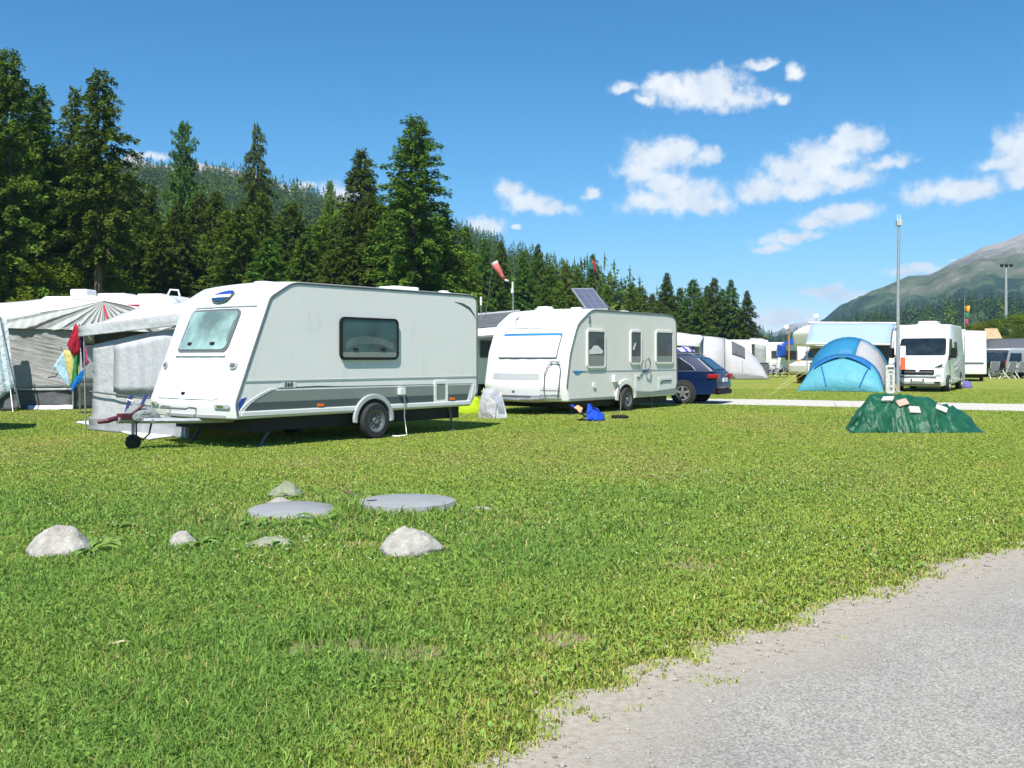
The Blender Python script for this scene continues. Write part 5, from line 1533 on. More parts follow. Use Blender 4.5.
_w = noise(_t, 1.6, 4, 0.5, stretch=(1.0, 1.0, 2.6)); _mp = _w.inputs['Vector'].links[0].from_node
_r = nd(_t, 'ShaderNodeVectorRotate', rotation_type='Y_AXIS'); _r.inputs['Angle'].default_value = rad(-32)
_t.links.new(_w.inputs['Vector'].links[0].from_socket, _r.inputs['Vector'])
_m = vmt(_t, 'MULTIPLY', _r.outputs[0], (0.5, 1.0, 2.2)).outputs[0]; _t.links.new(_m, _w.inputs['Vector'])
_t.links.new(mth(_t, 'ABSOLUTE', mth(_t, 'SUBTRACT', _w.outputs['Fac'], 0.5)), _bp.inputs['Height']); _bp.inputs['Strength'].default_value = 0.3; _bp.inputs['Distance'].default_value = 0.5
DA = 26.5
pk = wp(105, 302, DA)
rb = thing('awning_tent', 'large grey awning tent with a striped gathered gable and white roof', 'awning', gp(60, 409))
ob = rb.location
el_, er_ = wp(2, 321, DA), wp(196, 323, DA)
def quadsheet(name, pts, mat, parent, base, th=0.012, n=8, rip=0.02, seed=1):
    return cloth(name, rel(base, pts), mat, parent, th, n, rip, seed)
quadsheet('roof', [el_ + Vector((0, -0.05, 0.02)), pk + Vector((0, -0.05, 0.03)), wp(60, 298, 31), wp(-70, 309, 31)], M['awn_white'], rb, ob, 0.02, 8, 0.02, 2)
quadsheet('roof', [pk + Vector((0, -0.05, 0.03)), er_ + Vector((0, -0.05, 0.02)), wp(200, 312, 31), wp(60, 298, 31)], M['awn_white'], rb, ob, 0.02, 8, 0.02, 3)
mb = MB()
gv = [pk, el_ + Vector((0.05, 0, -0.02)), wp(2, 328, DA), wp(196, 333, DA), er_]
vs = [p - pk for p in gv]
# fan of narrow folds from the peak
n = 40; row = []
low = [Vector((el_.x + (er_.x - el_.x) * k / n, DA, 0)) for k in range(n + 1)]
for k in range(n + 1):
    tt = k / n
    zl = wp(0, 328 + 5 * tt, DA).z
    row.append(Vector((low[k].x, DA + (0.012 if k % 2 else -0.012), zl)) - pk)
top = []
for k in range(n + 1):
    x = row[k].x
    z = (-(-x) * (pk.z - el_.z) / (pk.x - el_.x)) if x < 0 else -(x * (pk.z - er_.z) / (er_.x - pk.x))
    top.append(Vector((x * 0.999, 0, z)))
mb.add(row + top, [(k, k + 1, n + 2 + k, n + 1 + k) for k in range(n)])
gb = mb.build('gable', M['gather'], None, fix=False, solid=0.01)
gb.parent = rb; gb.location = pk - ob + Vector((0, -0.12, 0))
for a_, b2, r_ in ((el_, pk, 0.035), (pk, er_, 0.035)):
    mb = MB(); mb.tube(rel(ob, [a_ + Vector((0, -0.09, -0.05)), b2 + Vector((0, -0.09, -0.03))]), r_, 6); mb.build('piping', M['trim'], rb)
    mb = MB(); mb.tube(rel(ob, [a_ + Vector((0, -0.08, -0.21)), b2 + Vector((0, -0.08, -0.13))]), 0.022, 6); mb.build('piping', M['trim'], rb)
mb = MB(); mb.tube(rel(ob, [pk + Vector((0.02, -0.12, -0.10)), pk + Vector((0.12, -0.14, -0.45))]), 0.03, 6); mb.build('red_ribbon', paint('red_ribbon', (0.6, 0.05, 0.08), 0.6), rb)
quadsheet('front_wall', [wp(14, 388, DA), wp(73, 388, DA), wp(73, 326, DA), wp(3, 324, DA)], M['awn_crease'], rb, ob, 0.012, 16, 0.07, 5)
quadsheet('mud_strip', [wp(-10, 408.6, DA), wp(73, 408.6, DA), wp(73, 390, DA), wp(-10, 390, DA)], M['awn_dark'], rb, ob, 0.012, 10, 0.03, 6)
mb = MB(); mb.tube(rel(ob, [wp(-5, 388.5, DA - .05), wp(40, 389.5, DA - .05), wp(73, 389, DA - .05)]), 0.03, 6); mb.build('hem', M['awn_pale'], rb)
quadsheet('hem', [wp(28, 409.5, DA - .2), wp(73, 409.5, DA - .2), wp(73, 404.5, DA - .05), wp(28, 405.5, DA - .05)], M['sheet'], rb, ob, 0.01, 8, 0.02, 7)
quadsheet('side_panel', [wp(73, 409, DA), wp(100, 409, DA + .6), wp(100, 383, DA + .6), wp(73, 383, DA)], M['awn_dark'], rb, ob, 0.012, 6, 0.02, 8)
quadsheet('side_panel', [wp(80, 383, DA + .2), wp(100, 383, DA + .6), wp(100, 345, DA + .6), wp(80, 345, DA + .2)], M['awn_pale'], rb, ob, 0.012, 6, 0.02, 9)
quadsheet('tan_panel', [wp(80, 344, DA + .25), wp(94, 344, DA + .6), wp(94, 331, DA + .6), wp(80, 331, DA + .25)], fabric('tan_cloth', (0.42, 0.38, 0.30), trans=0.1), rb, ob, 0.012, 4, 0.01, 10)
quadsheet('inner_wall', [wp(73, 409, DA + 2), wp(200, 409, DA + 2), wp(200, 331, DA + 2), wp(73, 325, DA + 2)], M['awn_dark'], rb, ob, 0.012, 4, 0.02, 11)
quadsheet('side_wall', [wp(-6, 409, DA), wp(-40, 405, 30.5), wp(-40, 330, 30.5), wp(0, 324, DA)], M['awn_mid'], rb, ob, 0.012, 6, 0.03, 12)
mb = MB(); mb.tube(rel(ob, [wp(73, 327, DA - .03), wp(73, 409, DA - .03)]), 0.025, 6); mb.build('pole', M['alu'], rb)
for p, q in (((66, 348, 26.3), gp(27, 409)), ((5, 345, 26.3), gp(13, 412))):
    mb = MB(); mb.tube(rel(ob, [wp(*p), q]), 0.012, 5); mb.build('guy_rope', M['offwhite'], rb)
rl = thing('windbreak', 'pale blue and white fringed screen at the edge of the grey awning', 'windbreak', gp(4, 411))
ol_ = rl.location
M['bluewhite'] = fabric('blue_white_stripes', (0.62, 0.66, 0.66), var=0.2, trans=0.2, bump=1.0, bscale=8, stripes=((5.5, 2, 0.9), (0.30, 0.44, 0.50), 0.55))
quadsheet('screen', [wp(-12, 409, 25.4), wp(16, 386, 25.6), wp(7, 318, 25.8), wp(-12, 316, 25.6)], M['bluewhite'], rl, ol_, 0.012, 10, 0.06, 4)
quadsheet('screen_base', [wp(-14, 410.5, 25.5), wp(14, 410.5, 25.6), wp(14, 388, 25.7), wp(-14, 388, 25.6)], M['awn_dark'], rl, ol_, 0.012, 6, 0.03, 4)
mb = MB(); mb.tube(rel(ol_, [wp(0, 317, 25.3), wp(20, 408, 25.3)]), 0.018, 6); mb.build('pole', M['trim'], rl)
# towels on a line
DT = 24.2
rt = thing('beach_towel', 'bright beach towel in yellow and blue drying on a line at the awning', 'towel', wp(78, 332, DT))
ot = rt.location
def hang(name, pts, col, parent, base, seed, trans=0.25):
    return quadsheet(name, [wp(u, v, DT + d) for u, v, d in pts], fabric('towel_' + name, col, var=0.15, trans=trans, bump=0.6, bscale=12), parent, base, 0.02, 8, 0.03, seed)
hang('yellow_field', [(63, 350, .05), (80, 352, 0), (80, 385, 0), (72, 388, .05)], (0.62, 0.55, 0.20), rt, ot, 2)
hang('pale_blue_edge', [(53, 366, .12), (64, 352, .1), (73, 378, .1), (70, 388, .12)], (0.42, 0.62, 0.72), rt, ot, 3)
hang('green_band', [(76, 340, -.04), (81, 340, -.04), (75, 386, -.04), (71, 384, -.04)], (0.05, 0.28, 0.10), rt, ot, 4)
hang('blue_hem', [(71, 384, -.06), (84, 368, -.06), (83, 378, -.06), (71, 393, -.06)], (0.01, 0.20, 0.62), rt, ot, 5)
hang('purple_band', [(79, 332, .06), (83, 336, .06), (89, 362, .06), (83, 368, .06)], (0.10, 0.03, 0.20), rt, ot, 6)
hang('pink_band', [(83, 342, .03), (84.5, 342, .03), (89, 362, .03), (86.5, 366, .03)], (0.6, 0.08, 0.25), rt, ot, 7)
rt2 = thing('red_towel', 'plain red towel hung over the end of the drying line', 'towel', wp(76, 330, DT - .15))
ot = rt2.location
hang('front_fold', [(75, 324, -.15), (80, 327, -.15), (80, 352, -.12), (74, 357, -.15)], (0.50, 0.02, 0.05), rt2, ot, 8)
hang('back_fold', [(75, 324, -.12), (77, 324, -.12), (72, 355, -.10), (67, 345, -.12)], (0.46, 0.02, 0.05), rt2, ot, 9)
rp = thing('drying_line', 'thin pole and line carrying the drying towels', 'clothes line', gp(80, 413.5))
mb = MB(); mb.tube([(0, 0, 0), wp(79, 324, DT + .1) - rp.location], 0.018, 6); mb.build('pole', M['alu'], rp)
mb = MB(); mb.tube([wp(79, 326, DT + .1) - rp.location, wp(52, 330, 26.2) - rp.location], 0.008, 5); mb.build('line', M['offwhite'], rp)

# parasol added out of view to cast the round shadow on the lawn
rpp = thing('shadow_parasol', 'sunshade added out of view to cast the round shadow on the lawn', 'shadow_parasol', (-11.2, 18.2, 0))
mb = MB(); mb.tube([(0, 0, 0), (0, 0, 2.35)], 0.025, 8); mb.build('pole', M['alu'], rpp)
mb = MB(); mb.lathe([(1.55, 1.80), (1.0, 2.05), (0.5, 2.2), (0.03, 2.3)], (0, 0, 0), (0, 0, 1), 8)
mb.build('canopy', M['awn_mid'], rpp)

# ------------------------------------------------------------------ plainer caravans and motorhomes further off
def box_caravan(name, label, cat, loc, rz, L, W, H, wins=(), front=0.5, z0=0.42, mat='white', group=None, rear=0.2, wheels=True, band=None, hatches=1):
    r = thing(name, label, cat, loc, rz, group)
    c = Caravan(r, [(0.03, z0, 0.05), (-0.02, z0 + 0.35, 0.2), (front * 0.35, H * 0.6, 0.5), (front, H, 0.4), (L - 0.1, H, rear), (L, H * 0.6, 0.3), (L - 0.08, z0, 0.06)], W, 0.10, M[mat], L)
    for face, a0, zz0, a1, zz1 in wins:
        if face == 'side': c.swindow(a0, zz0, a1, zz1, 0.08, M['lgrey'], M['smoke'], 0.04)
        else: c.fplate('window', M['smoke'], a0, a1, zz0, zz1, 0.06, 0.025)
    if band: c.splate('side_stripe', M[band], [(0.3, 0.75), (0.3, 0.95), (L - 0.15, 0.95), (L - 0.1, 0.75)], 0.006)
    c.under(0.3, L - 0.3, 0.2, z0 + 0.03)
    if wheels:
        for s_ in (-1, 1): wheel(r, L * 0.52, s_ * (W / 2 - 0.12) - (0.0 if s_ > 0 else 0), 0.31, 0.2, s_ if s_ < 0 else -1)
    for k in range(hatches): c.skylight(L * (0.35 + 0.4 * k), 0.1, 0.6, 0.5, 0.08)
    return r, c
# motorhome behind the grey awning: only its roof and rear show
q = wp(160, 330, 29.5)
r, c = box_caravan('motorhome', 'white motorhome behind the striped gable with a red strip high on its wall', 'motorhome', (q.x + 0.9, 30.4, 0), rad(172), 4.6, 2.3, 3.22, (), 0.4, hatches=0)
q1 = wp(139, 304, 28.9)
mb = MB(); mb.box((0, 0, 0), (0.36, 0.03, 0.07)); o = mb.build('brake_light', paint('dark_red_lens', (0.30, 0.01, 0.02), 0.4), r)
c_loc = Matrix.Rotation(-rad(172), 4, 'Z') @ (Vector((wp(133, 305.5, 29.1).x, 29.15, wp(133, 305.5, 29.1).z)) - Vector((q.x + 0.9, 30.4, 0)))
o.location = c_loc; o.rotation_euler = (0, 0, 0)
for dx, sz in ((3.7, (0.55, 0.6, 0.22)), (2.6, (0.9, 0.7, 0.08)), (1.4, (0.8, 0.5, 0.06))):
    mb = MB(); mb.box((dx, 0.2, 3.26 + sz[2] / 2), sz); mb.build('roof_box', M['white'], r, bevel=0.05)
mb = MB(); mb.tube([(0.2, 0.9, 3.2), (0.25, 0.9, 3.38), (0.5, 0.9, 3.40), (0.6, 0.9, 3.2)], 0.03, 6); mb.build('roof_rail', M['offwhite'], r)
q = wp(0, 340, 32)
r, c = box_caravan('caravan', 'white caravan whose roof edge runs behind the grey awning', 'caravan', (q.x - 3.4, 33.4, 0), rad(0), 6.5, 2.3, 3.15, (('side', 4.0, 1.6, 5.0, 2.2),), 0.4, hatches=2)
# caravan and dark awning seen through the gap between the two big caravans
q = wp(470, 340, 37)
r, c = box_caravan('caravan', 'white caravan half hidden in the gap between the two big caravans', 'caravan', (q.x - 2.6, 36.9, 0), rad(4), 5.2, 2.2, 2.35, (('side', 2.9, 1.35, 3.4, 2.05), ('side', 3.5, 0.9, 3.75, 2.0)), 0.5, hatches=1)
rg_ = thing('dark_awning', 'dark grey awning roof rising behind the gap between the two big caravans', 'awning', gp(488, 395.5))
og = rg_.location
quadsheet('roof', [wp(450, 329, 34.2), wp(512, 326, 34.2), wp(520, 311, 37), wp(440, 318, 37)], M['awn_dark'], rg_, og, 0.03, 8, 0.01, 3)
quadsheet('ridge', [wp(440, 318.5, 36.8), wp(520, 311.5, 36.8), wp(520, 310, 36.9), wp(440, 317, 36.9)], M['awn_grey'], rg_, og, 0.03, 4, 0.0, 3)
quadsheet('valance', [wp(470, 337, 34.0), wp(505, 334, 34.0), wp(506, 327, 34.2), wp(470, 329, 34.2)], M['awn_white'], rg_, og, 0.02, 6, 0.03, 5)
quadsheet('trim_strip', [wp(470, 339, 33.95), wp(505, 336, 33.95), wp(505, 334, 34.0), wp(470, 337, 34.0)], M['awn_dark'], rg_, og, 0.02, 4, 0.0, 5)
for u in (470, 505):
    p = wp(u, 330, 34.2); mb = MB(); mb.tube(rel(og, [p, Vector((p.x, p.y, 0))]), 0.02, 6); mb.build('pole', M['alu'], rg_)

# ------------------------------------------------------------------ cars
def car(name, label, loc, rz, paintm, L=4.75, W=1.84, H=1.47, group=None, van=False, roofload=False):
    """x from the tail (0) to the nose (L)"""
    r = thing(name, label, 'car', loc, rz, group)
    h = W / 2
    if van:
        lowp = [(0.02, 0.32, 0.05), (0.0, 0.60, 0.1), (0.0, 1.02, 0.06), (L - 1.05, 1.04, 0.1), (L - 0.15, 0.86, 0.2), (L, 0.55, 0.12), (L - 0.06, 0.26, 0.06)]
        top = [(0.02, 1.0, 0.05), (0.12, H - 0.05, 0.15), (0.6, H, 0.4), (L - 2.0, H - 0.03, 0.5), (L - 0.95, 1.03, 0.1)]
    else:
        lowp = [(0.10, 0.30, 0.06), (-0.02, 0.52, 0.08), (0.02, 0.74, 0.10), (0.10, 0.98, 0.08), (L - 1.25, 0.95, 0.3), (L - 0.25, 0.74, 0.25), (L, 0.55, 0.12), (L - 0.05, 0.24, 0.06)]
        top = [(0.10, 0.95, 0.04), (0.62, H - 0.10, 0.12), (0.98, H - 0.01, 0.5), (2.0, H, 0.8), (2.6, H - 0.04, 0.5), (L - 1.20, 0.94, 0.1)]
    lo, tp = fillet(lowp, 5), fillet(top, 5)
    cx, cz = L / 2, 0.62
    rings = []
    for y, ins in ((-h + 0.01, 0.10), (-h, 0.05), (-h + 0.05, 0.015), (-h * 0.6, 0.0), (0, -0.02), (h * 0.6, 0), (h - 0.05, 0.015), (h, 0.05), (h - 0.01, 0.10)):
        k = 1 - ins / (L / 2) * 1.2
        rings.append([Vector((cx + (x - cx) * k, y * (1 - 0.06 * max(0, abs(x - cx) / cx - 0.75) * 4 * 0.5), cz + (z - cz) * (1 - ins * 0.6))) for x, z in lo])
    mb = MB(); mb.loft(rings); body = mb.build('body', paintm, r, smooth=35)
    ya = lambda z: h * (0.93 - 0.19 * (z - 0.94) / (H - 0.94))
    rings = []
    for f in (-1, -0.97, -0.6, 0, 0.6, 0.97, 1):
        ins = 0.02 if abs(f) == 1 else 0
        rings.append([Vector((L * 0.42 + (x - L * 0.42) * (1 - ins * 2), f * ya(z), z - ins + 0.02 * (1 - f * f) * (1 if z > 1.2 else 0))) for x, z in tp])
    mb = MB(); mb.loft(rings); mb.build('cabin', paintm, r, smooth=35)
    def S(sd):
        def f(x, z):
            return Vector((x, sd * ya(z), z)), Vector((0, sd, 0.35)).normalized()
        return f
    for sd in (-1, 1):
        if van:
            wl = [[(0.35, 1.06), (0.30, H - 0.20), (1.35, H - 0.20), (1.40, 1.06)], [(1.48, 1.06), (1.44, H - 0.20), (2.5, H - 0.20), (2.55, 1.06)], [(2.65, 1.06), (2.62, H - 0.22), (L - 2.0, H - 0.24), (L - 1.25, 1.08)]]
        else:
            wl = [[(0.72, 1.03), (0.80, 1.12), (1.18, H - 0.12), (1.42, H - 0.11), (1.46, 1.0)], [(1.54, 1.0), (1.50, H - 0.11), (2.30, H - 0.11), (2.36, 0.99)], [(2.44, 0.99), (2.40, H - 0.12), (2.70, H - 0.14), (3.30, 1.0)]]
        for q in wl: poly_on(S(sd), q, 0.012).build('side_window', M['carglass'], r)
        if not van:
            S_ = S(sd)
            mb = MB(); mb.tube([S_(x, z)[0] + Vector((0, sd * 0.012, 0)) for x, z in ((0.66, 1.0), (0.78, 1.13), (1.17, H - 0.10), (2.3, H - 0.085), (2.75, H - 0.12), (3.36, 0.985))], 0.012, 5); mb.build('chrome_trim', M['chrome'], r)
            mb = MB(); mb.tube([Vector((x, sd * 0.60 * W / 1.84, H + z)) for x, z in ((0.75, -0.03), (0.9, 0.035), (2.2, 0.05), (2.5, 0.0))], 0.015, 6); mb.build('roof_rail', M['trim'], r)
    # rear screen, lamps, plate, bumper
    x0, z0_, x1, z1_ = (0.03, 1.08, 0.14, H - 0.18) if van else (0.20, 1.03, 0.60, H - 0.13)
    d = Vector((x1 - x0, 0, z1_ - z0_)); ln = d.length; d.normalize()
    mb = MB(); mb.plate([(-0.58, 0), (0.58, 0), (0.50, ln), (-0.50, ln)], Vector((x0 - 0.015, 0, z0_)), (0, -1, 0), d, 0.015, 0.03); mb.build('rear_window', M['carglass'], r)
    for sd in (-1, 1):
        mb = MB()
        mb.box((0.13, sd * (h - 0.14), 0.83), (0.34, 0.30, 0.14)) if not van else mb.box((0.06, sd * (h - 0.05), 1.0), (0.14, 0.12, 0.5))
        mb.build('tail_light', M['redlens'], r, bevel=0.03)
        mb = MB(); mb.box((L - 0.32, sd * (h - 0.22), 0.70), (0.34, 0.36, 0.13)); mb.build('headlight', M['chrome'], r, bevel=0.03)
        mb = MB(); mb.box((L - 1.55 if van else 3.12, sd * (h + 0.10), 1.06), (0.12, 0.20, 0.13)); mb.build('mirror', paintm, r, bevel=0.03)
        if not van: 
            mb = MB(); mb.box((0.02, sd * 0.55, 0.48), (0.05, 0.30, 0.05)); mb.build('reflector', M['redlens'], r)
        for hx in ((1.65, 2.62) if not van else (1.6, 2.75)):
            mb = MB(); mb.box((hx, sd * (h + 0.005), 0.86), (0.20, 0.03, 0.035)); mb.build('door_handle', paintm, r, bevel=0.008)
    mb = MB(); mb.box((-0.02, 0, 0.72 if not van else 0.8), (0.03, 0.52, 0.12)); mb.build('number_plate', M['white'], r)
    mb = MB(); mb.box((0.03, 0, 0.36), (0.16, W - 0.3, 0.14)); mb.build('bumper', M['black'], r, bevel=0.04)
    wb = (1.02, L - 0.92)
    for x in wb:
        for sd in (-1, 1):
            mb = MB(); mb.lathe([(0.001, 0), (0.36, 0), (0.385, -0.01 * sd), (0.385, -0.15 * sd), (0.001, -0.15 * sd)], (x, sd * (h + 0.004), 0.335), (0, 1, 0), 24); mb.build('arch_lining', M['under'], r)
            wheel(r, x, sd * (h - 0.06), 0.325, 0.20, sd, 'alloy')
    return r
hd = Vector((-0.9, 0.436, 0)).normalized()
pw = gp(683.5, 404.0)
left_n = Vector((-hd.y, hd.x, 0))      # left of the car looking along its heading
base = pw - hd * 1.02 - left_n * 0.86
car('estate_car', 'dark blue estate car with chrome window line parked behind the second caravan', base, math.atan2(hd.y, hd.x), M['carblue'])
# things carried on the roof rails behind
sack('roof_bag', 'white and violet bundle piled on the roof of the blue estate car', 'bag', wp(684, 352.3, 30.6), 0.30, 0.25, 0.17, fabric('white_violet', (0.62, 0.60, 0.72), var=0.2, stripes=((4.4, 2, 1.5), (0.10, 0.08, 0.40), 0.6)), 8, 0.4)
# ------------------------------------------------------------------ tents on the far side of the path
def arch_tent(root, org, ax, secs, mats, seams=(), n=20, floor=None):
    """half-elliptic ribs (s along ax, half width, height); mats: list of (name, material, rib0, rib1, k0, k1) panels"""
    ax = Vector(ax).normalized(); px_ = Vector((ax.y, -ax.x, 0))
    R = []
    for s_, w_, h_ in secs:
        row = []
        for k in range(n + 1):
            a = math.pi * k / n
            row.append(org + ax * s_ - px_ * (w_ * math.cos(a)) * 1.0 + Vector((0, 0, h_ * math.sin(a) ** 0.82)))
        R.append(row)
    base = root.location
    for nm, mt_, i0, i1, k0, k1 in mats:
        mb = MB(); vs = []
        for i in range(i0, i1 + 1):
            for k in range(k0, k1 + 1): vs.append(R[i][k] - base)
        m_ = k1 - k0 + 1
        mb.add(vs, [(i * m_ + j, (i + 1) * m_ + j, (i + 1) * m_ + j + 1, i * m_ + j + 1) for i in range(i1 - i0) for j in range(m_ - 1)])
        mb.build(nm, mt_, root, smooth=50, fix=False, solid=0.012)
    for nm, mt_, i, r_ in seams:
        mb = MB(); mb.tube([p - base for p in R[i]], r_, 6); mb.build(nm, mt_, root, smooth=60)
    return R
M['tblue'] = fabric('tent_blue', (0.13, 0.45, 0.54), var=0.06, trans=0.30, bump=0.9, bscale=3.0, rough=0.5)
M['tblue2'] = fabric('tent_bright_blue', (0.035, 0.25, 0.46), var=0.06, trans=0.25, bump=0.9, bscale=3.0, rough=0.5)
M['tgrey'] = fabric('tent_grey', (0.46, 0.47, 0.48), var=0.05, trans=0.25, bump=0.9, bscale=3.0)
M['tdark'] = fabric('tent_dark_blue', (0.015, 0.13, 0.36), var=0.05, trans=0.05, bump=0.3)
rb = thing('dome_tent', 'bright blue and grey dome tent with dark blue seams', 'tent', gp(838, 392))
org = Vector((13.85, 41.6, 0)); ax = Vector((0.46, 0.9, 0))
secs = [(-1.1, 1.72, 0.02), (-0.75, 1.68, 0.62), (-0.35, 1.60, 1.18), (0.0, 1.54, 1.50), (0.5, 1.60, 1.86), (1.0, 1.66, 2.10), (1.5, 1.70, 2.24), (2.1, 1.64, 2.12), (2.8, 1.55, 1.7), (3.5, 1.2, 0.9), (3.9, 1.0, 0.05)]
R = arch_tent(rb, org, ax, secs, [('front_panel', M['tblue'], 0, 3, 0, 20), ('top_panel', M['tblue2'], 3, 6, 0, 12), ('grey_panel', M['tgrey'], 3, 6, 12, 20), ('rear_panel', M['tgrey'], 6, 10, 6, 20), ('rear_side', M['tblue2'], 6, 10, 0, 6)],
              [('pole_seam', M['tdark'], 3, 0.05), ('pole_seam', M['tblue2'], 6, 0.05)])
b_ = rb.location
out_ = lambda i, k, f: R[i][k] + (R[i + 1][k] - R[i][k]) * f + Vector((-0.02, -0.06, 0.02)) - b_
vis = [out_(1, k, 0.9) for k in range(6, 15)] + [out_(0, k, 1.45) for k in range(14, 5, -1)]
mb = MB(); mb.add([out_(2, k, 0.75) for k in range(5, 16)] + [out_(1, k, 1.0 + 0.45 * (1 - abs(k - 10) / 5)) for k in range(5, 16)], [(k, k + 1, 12 + k, 11 + k) for k in range(10)])
mb.build('visor', M['tdark'], rb, fix=False, solid=0.02)
for kk, sgn in ((6, 1), (15, -1)):
    mb = MB(); mb.tube([out_(2, kk, 0.7), out_(1, kk + sgn, 0.5), out_(0, kk + 2 * sgn, 0.3)], 0.022, 5); mb.build('door_zip', M['tdark'], rb)
for k, pt in ((2, gp(768, 396)), (3, gp(775, 390)), (18, gp(897, 395))):
    mb = MB(); mb.tube([R[5][k] - b_, pt - b_], 0.007, 4); mb.build('guy_rope', paint('yellow_rope', (0.60, 0.56, 0.30), 0.8), rb)

M['tw'] = fabric('tent_white', (0.58, 0.57, 0.60), var=0.05, trans=0.25, bump=0.5, bscale=2.0)
rt = thing('tunnel_tent', 'long white tunnel tent with a dark arched opening and grey skirt', 'tent', gp(733, 380))
org = wp(699, 379.5, 64); org.z = 0
secs = [(0, 1.5, 2.72), (0.3, 1.55, 2.82), (1.0, 1.5, 2.78), (1.9, 1.45, 2.66), (2.5, 1.45, 2.45), (3.0, 1.4, 2.2), (3.7, 1.25, 1.6), (4.3, 1.1, 0.85), (4.75, 1.0, 0.05)]
R = arch_tent(rt, org + Vector((0, 1.5, 0)), (0.97, -0.18, 0), secs, [('sleeping_section', M['tw'], 0, 3, 0, 20), ('porch_section', M['tw'], 3, 8, 0, 20)], [('pole_seam', M['trim'], 3, 0.04), ('pole_seam', M['awn_grey'], 0, 0.06), ('pole_seam', M['awn_grey'], 5, 0.03)])
b_ = rt.location
def on(i, f, k): 
    return R[i][k] + (R[i + 1][k] - R[i][k]) * f + Vector((0.02, -0.10, 0.05)) - b_
mb = MB(); mb.add([on(3, 0.7, k) for k in range(12, 17)] + [on(5, 0.2, k) for k in range(12, 17)], [(k, k + 1, 6 + k, 5 + k) for k in range(4)])
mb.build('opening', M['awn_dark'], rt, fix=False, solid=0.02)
mb = MB(); lw_ = [on(i_, 0, 20) for i_ in range(4, 8)]; mb.add(lw_ + [p_ + Vector((0, 0.02, 0.26 - 0.03 * n_)) for n_, p_ in enumerate(lw_)], [(i_, i_ + 1, i_ + 5, i_ + 4) for i_ in range(3)]); mb.build('skirt', M['awn_mid'], rt, fix=False, solid=0.02)
rd = thing('open_awning', 'white roofed awning with a dark open front beside the white tunnel tent', 'awning', gp(688, 381))
b_ = rd.location
quadsheet('roof', [wp(668, 341, 61), wp(700, 344, 61), wp(704, 336, 65), wp(668, 331, 65)], M['awn_white'], rd, b_, 0.03, 8, 0.03, 2)
quadsheet('valance', [wp(668, 345, 60.9), wp(700, 347, 60.9), wp(700, 343, 61), wp(668, 340, 61)], M['awn_pale'], rd, b_, 0.02, 6, 0.03, 2)
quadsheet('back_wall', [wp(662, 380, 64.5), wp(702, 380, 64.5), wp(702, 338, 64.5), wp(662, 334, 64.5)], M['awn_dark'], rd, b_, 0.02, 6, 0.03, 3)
quadsheet('side_wall', [wp(662, 381, 61.2), wp(662, 380, 64.5), wp(662, 334, 64.5), wp(662, 343, 61.2)], M['awn_mid'], rd, b_, 0.02, 6, 0.03, 4)
mb = MB(); mb.tube(rel(b_, [wp(700, 344, 61), wp(700, 380.5, 61)]), 0.03, 6); mb.build('pole', M['alu'], rd)
sack('laundry_pile', 'heap of white and dark clothes under the open awning', 'laundry', wp(686, 356.0, 62) , 0.8, 0.4, 0.35, M['tw'], 3, 0.5)
tb_ = MB(); p_ = gp(686, 380)
tb_.box((0, 0, 1.40), (1.8, 0.8, 0.05)); 
o = thing('camp_table', 'camping table under the open awning behind the blue car', 'table', (wp(686, 356, 62).x, 62, 0.0))
tz = wp(686, 356.0, 62).z
mb = MB(); mb.box((0, 0, tz - 0.03), (1.8, 0.9, 0.04)); mb.build('top', M['lgrey'], o)
for a_, c_ in ((-0.8, -0.35), (0.8, -0.35), (-0.8, 0.35), (0.8, 0.35)):
    mb = MB(); mb.tube([(a_, c_, 0), (a_, c_, tz - 0.05)], 0.02, 6); mb.build('leg', M['alu'], o)

# ------------------------------------------------------------------ the row of motorhomes and caravans beyond
def at(u, D): return Vector(((u - 512) / F_PX * D, D, 0))
FARV = [(700, 78, 6.0, 2.35, 2.75, 'white caravan behind the white tunnel tent with its roof just showing'), (752, 84, 6.2, 2.3, 2.75, 'white caravan with a grey porch between the tunnel tent and the blue tarpaulin')]
r, c = box_caravan('caravan', FARV[0][5], 'caravan', at(690, 82), rad(8), 6.4, 2.3, 2.85, (('side', 1, 1.4, 2.0, 2.1), ('side', 3.4, 1.4, 4.4, 2.1)), 0.5)
r, c = box_caravan('caravan', FARV[1][5], 'caravan', at(738, 83), rad(6), 5.4, 2.3, 2.65, (('side', 2.4, 1.3, 3.0, 2.0), ('side', 3.6, 1.2, 4.7, 2.0)), 0.5)
rp = thing('porch_awning', 'grey porch awning with a pale roof standing against the far caravans', 'awning', at(759, 75)); b_ = rp.location
quadsheet('roof', [wp(750, 344, 74), wp(767, 345, 74), wp(765, 339, 77), wp(750, 338, 77)], M['awn_white'], rp, b_, 0.03, 4, 0.02, 3)
quadsheet('front_wall', [wp(755, 374, 74), wp(766, 374, 74), wp(766, 346, 74), wp(755, 344, 74)], M['awn_grey'], rp, b_, 0.02, 6, 0.04, 3)
quadsheet('side_wall', [wp(755, 374, 74), wp(752, 373, 77), wp(752, 340, 77), wp(755, 344, 74)], M['awn_mid'], rp, b_, 0.02, 4, 0.02, 3)
ck = thing('kitchen_box', 'black camping kitchen cupboard beside the tip of the white tunnel tent', 'cupboard', at(763, 66))
mb = MB(); mb.box((0, 0, 0.62), (0.62, 0.5, 0.80)); mb.build('body', M['awn_dark'], ck, bevel=0.02)
mb = MB(); mb.box((0, 0, 1.045), (0.68, 0.56, 0.05)); mb.build('top', M['trim'], ck)
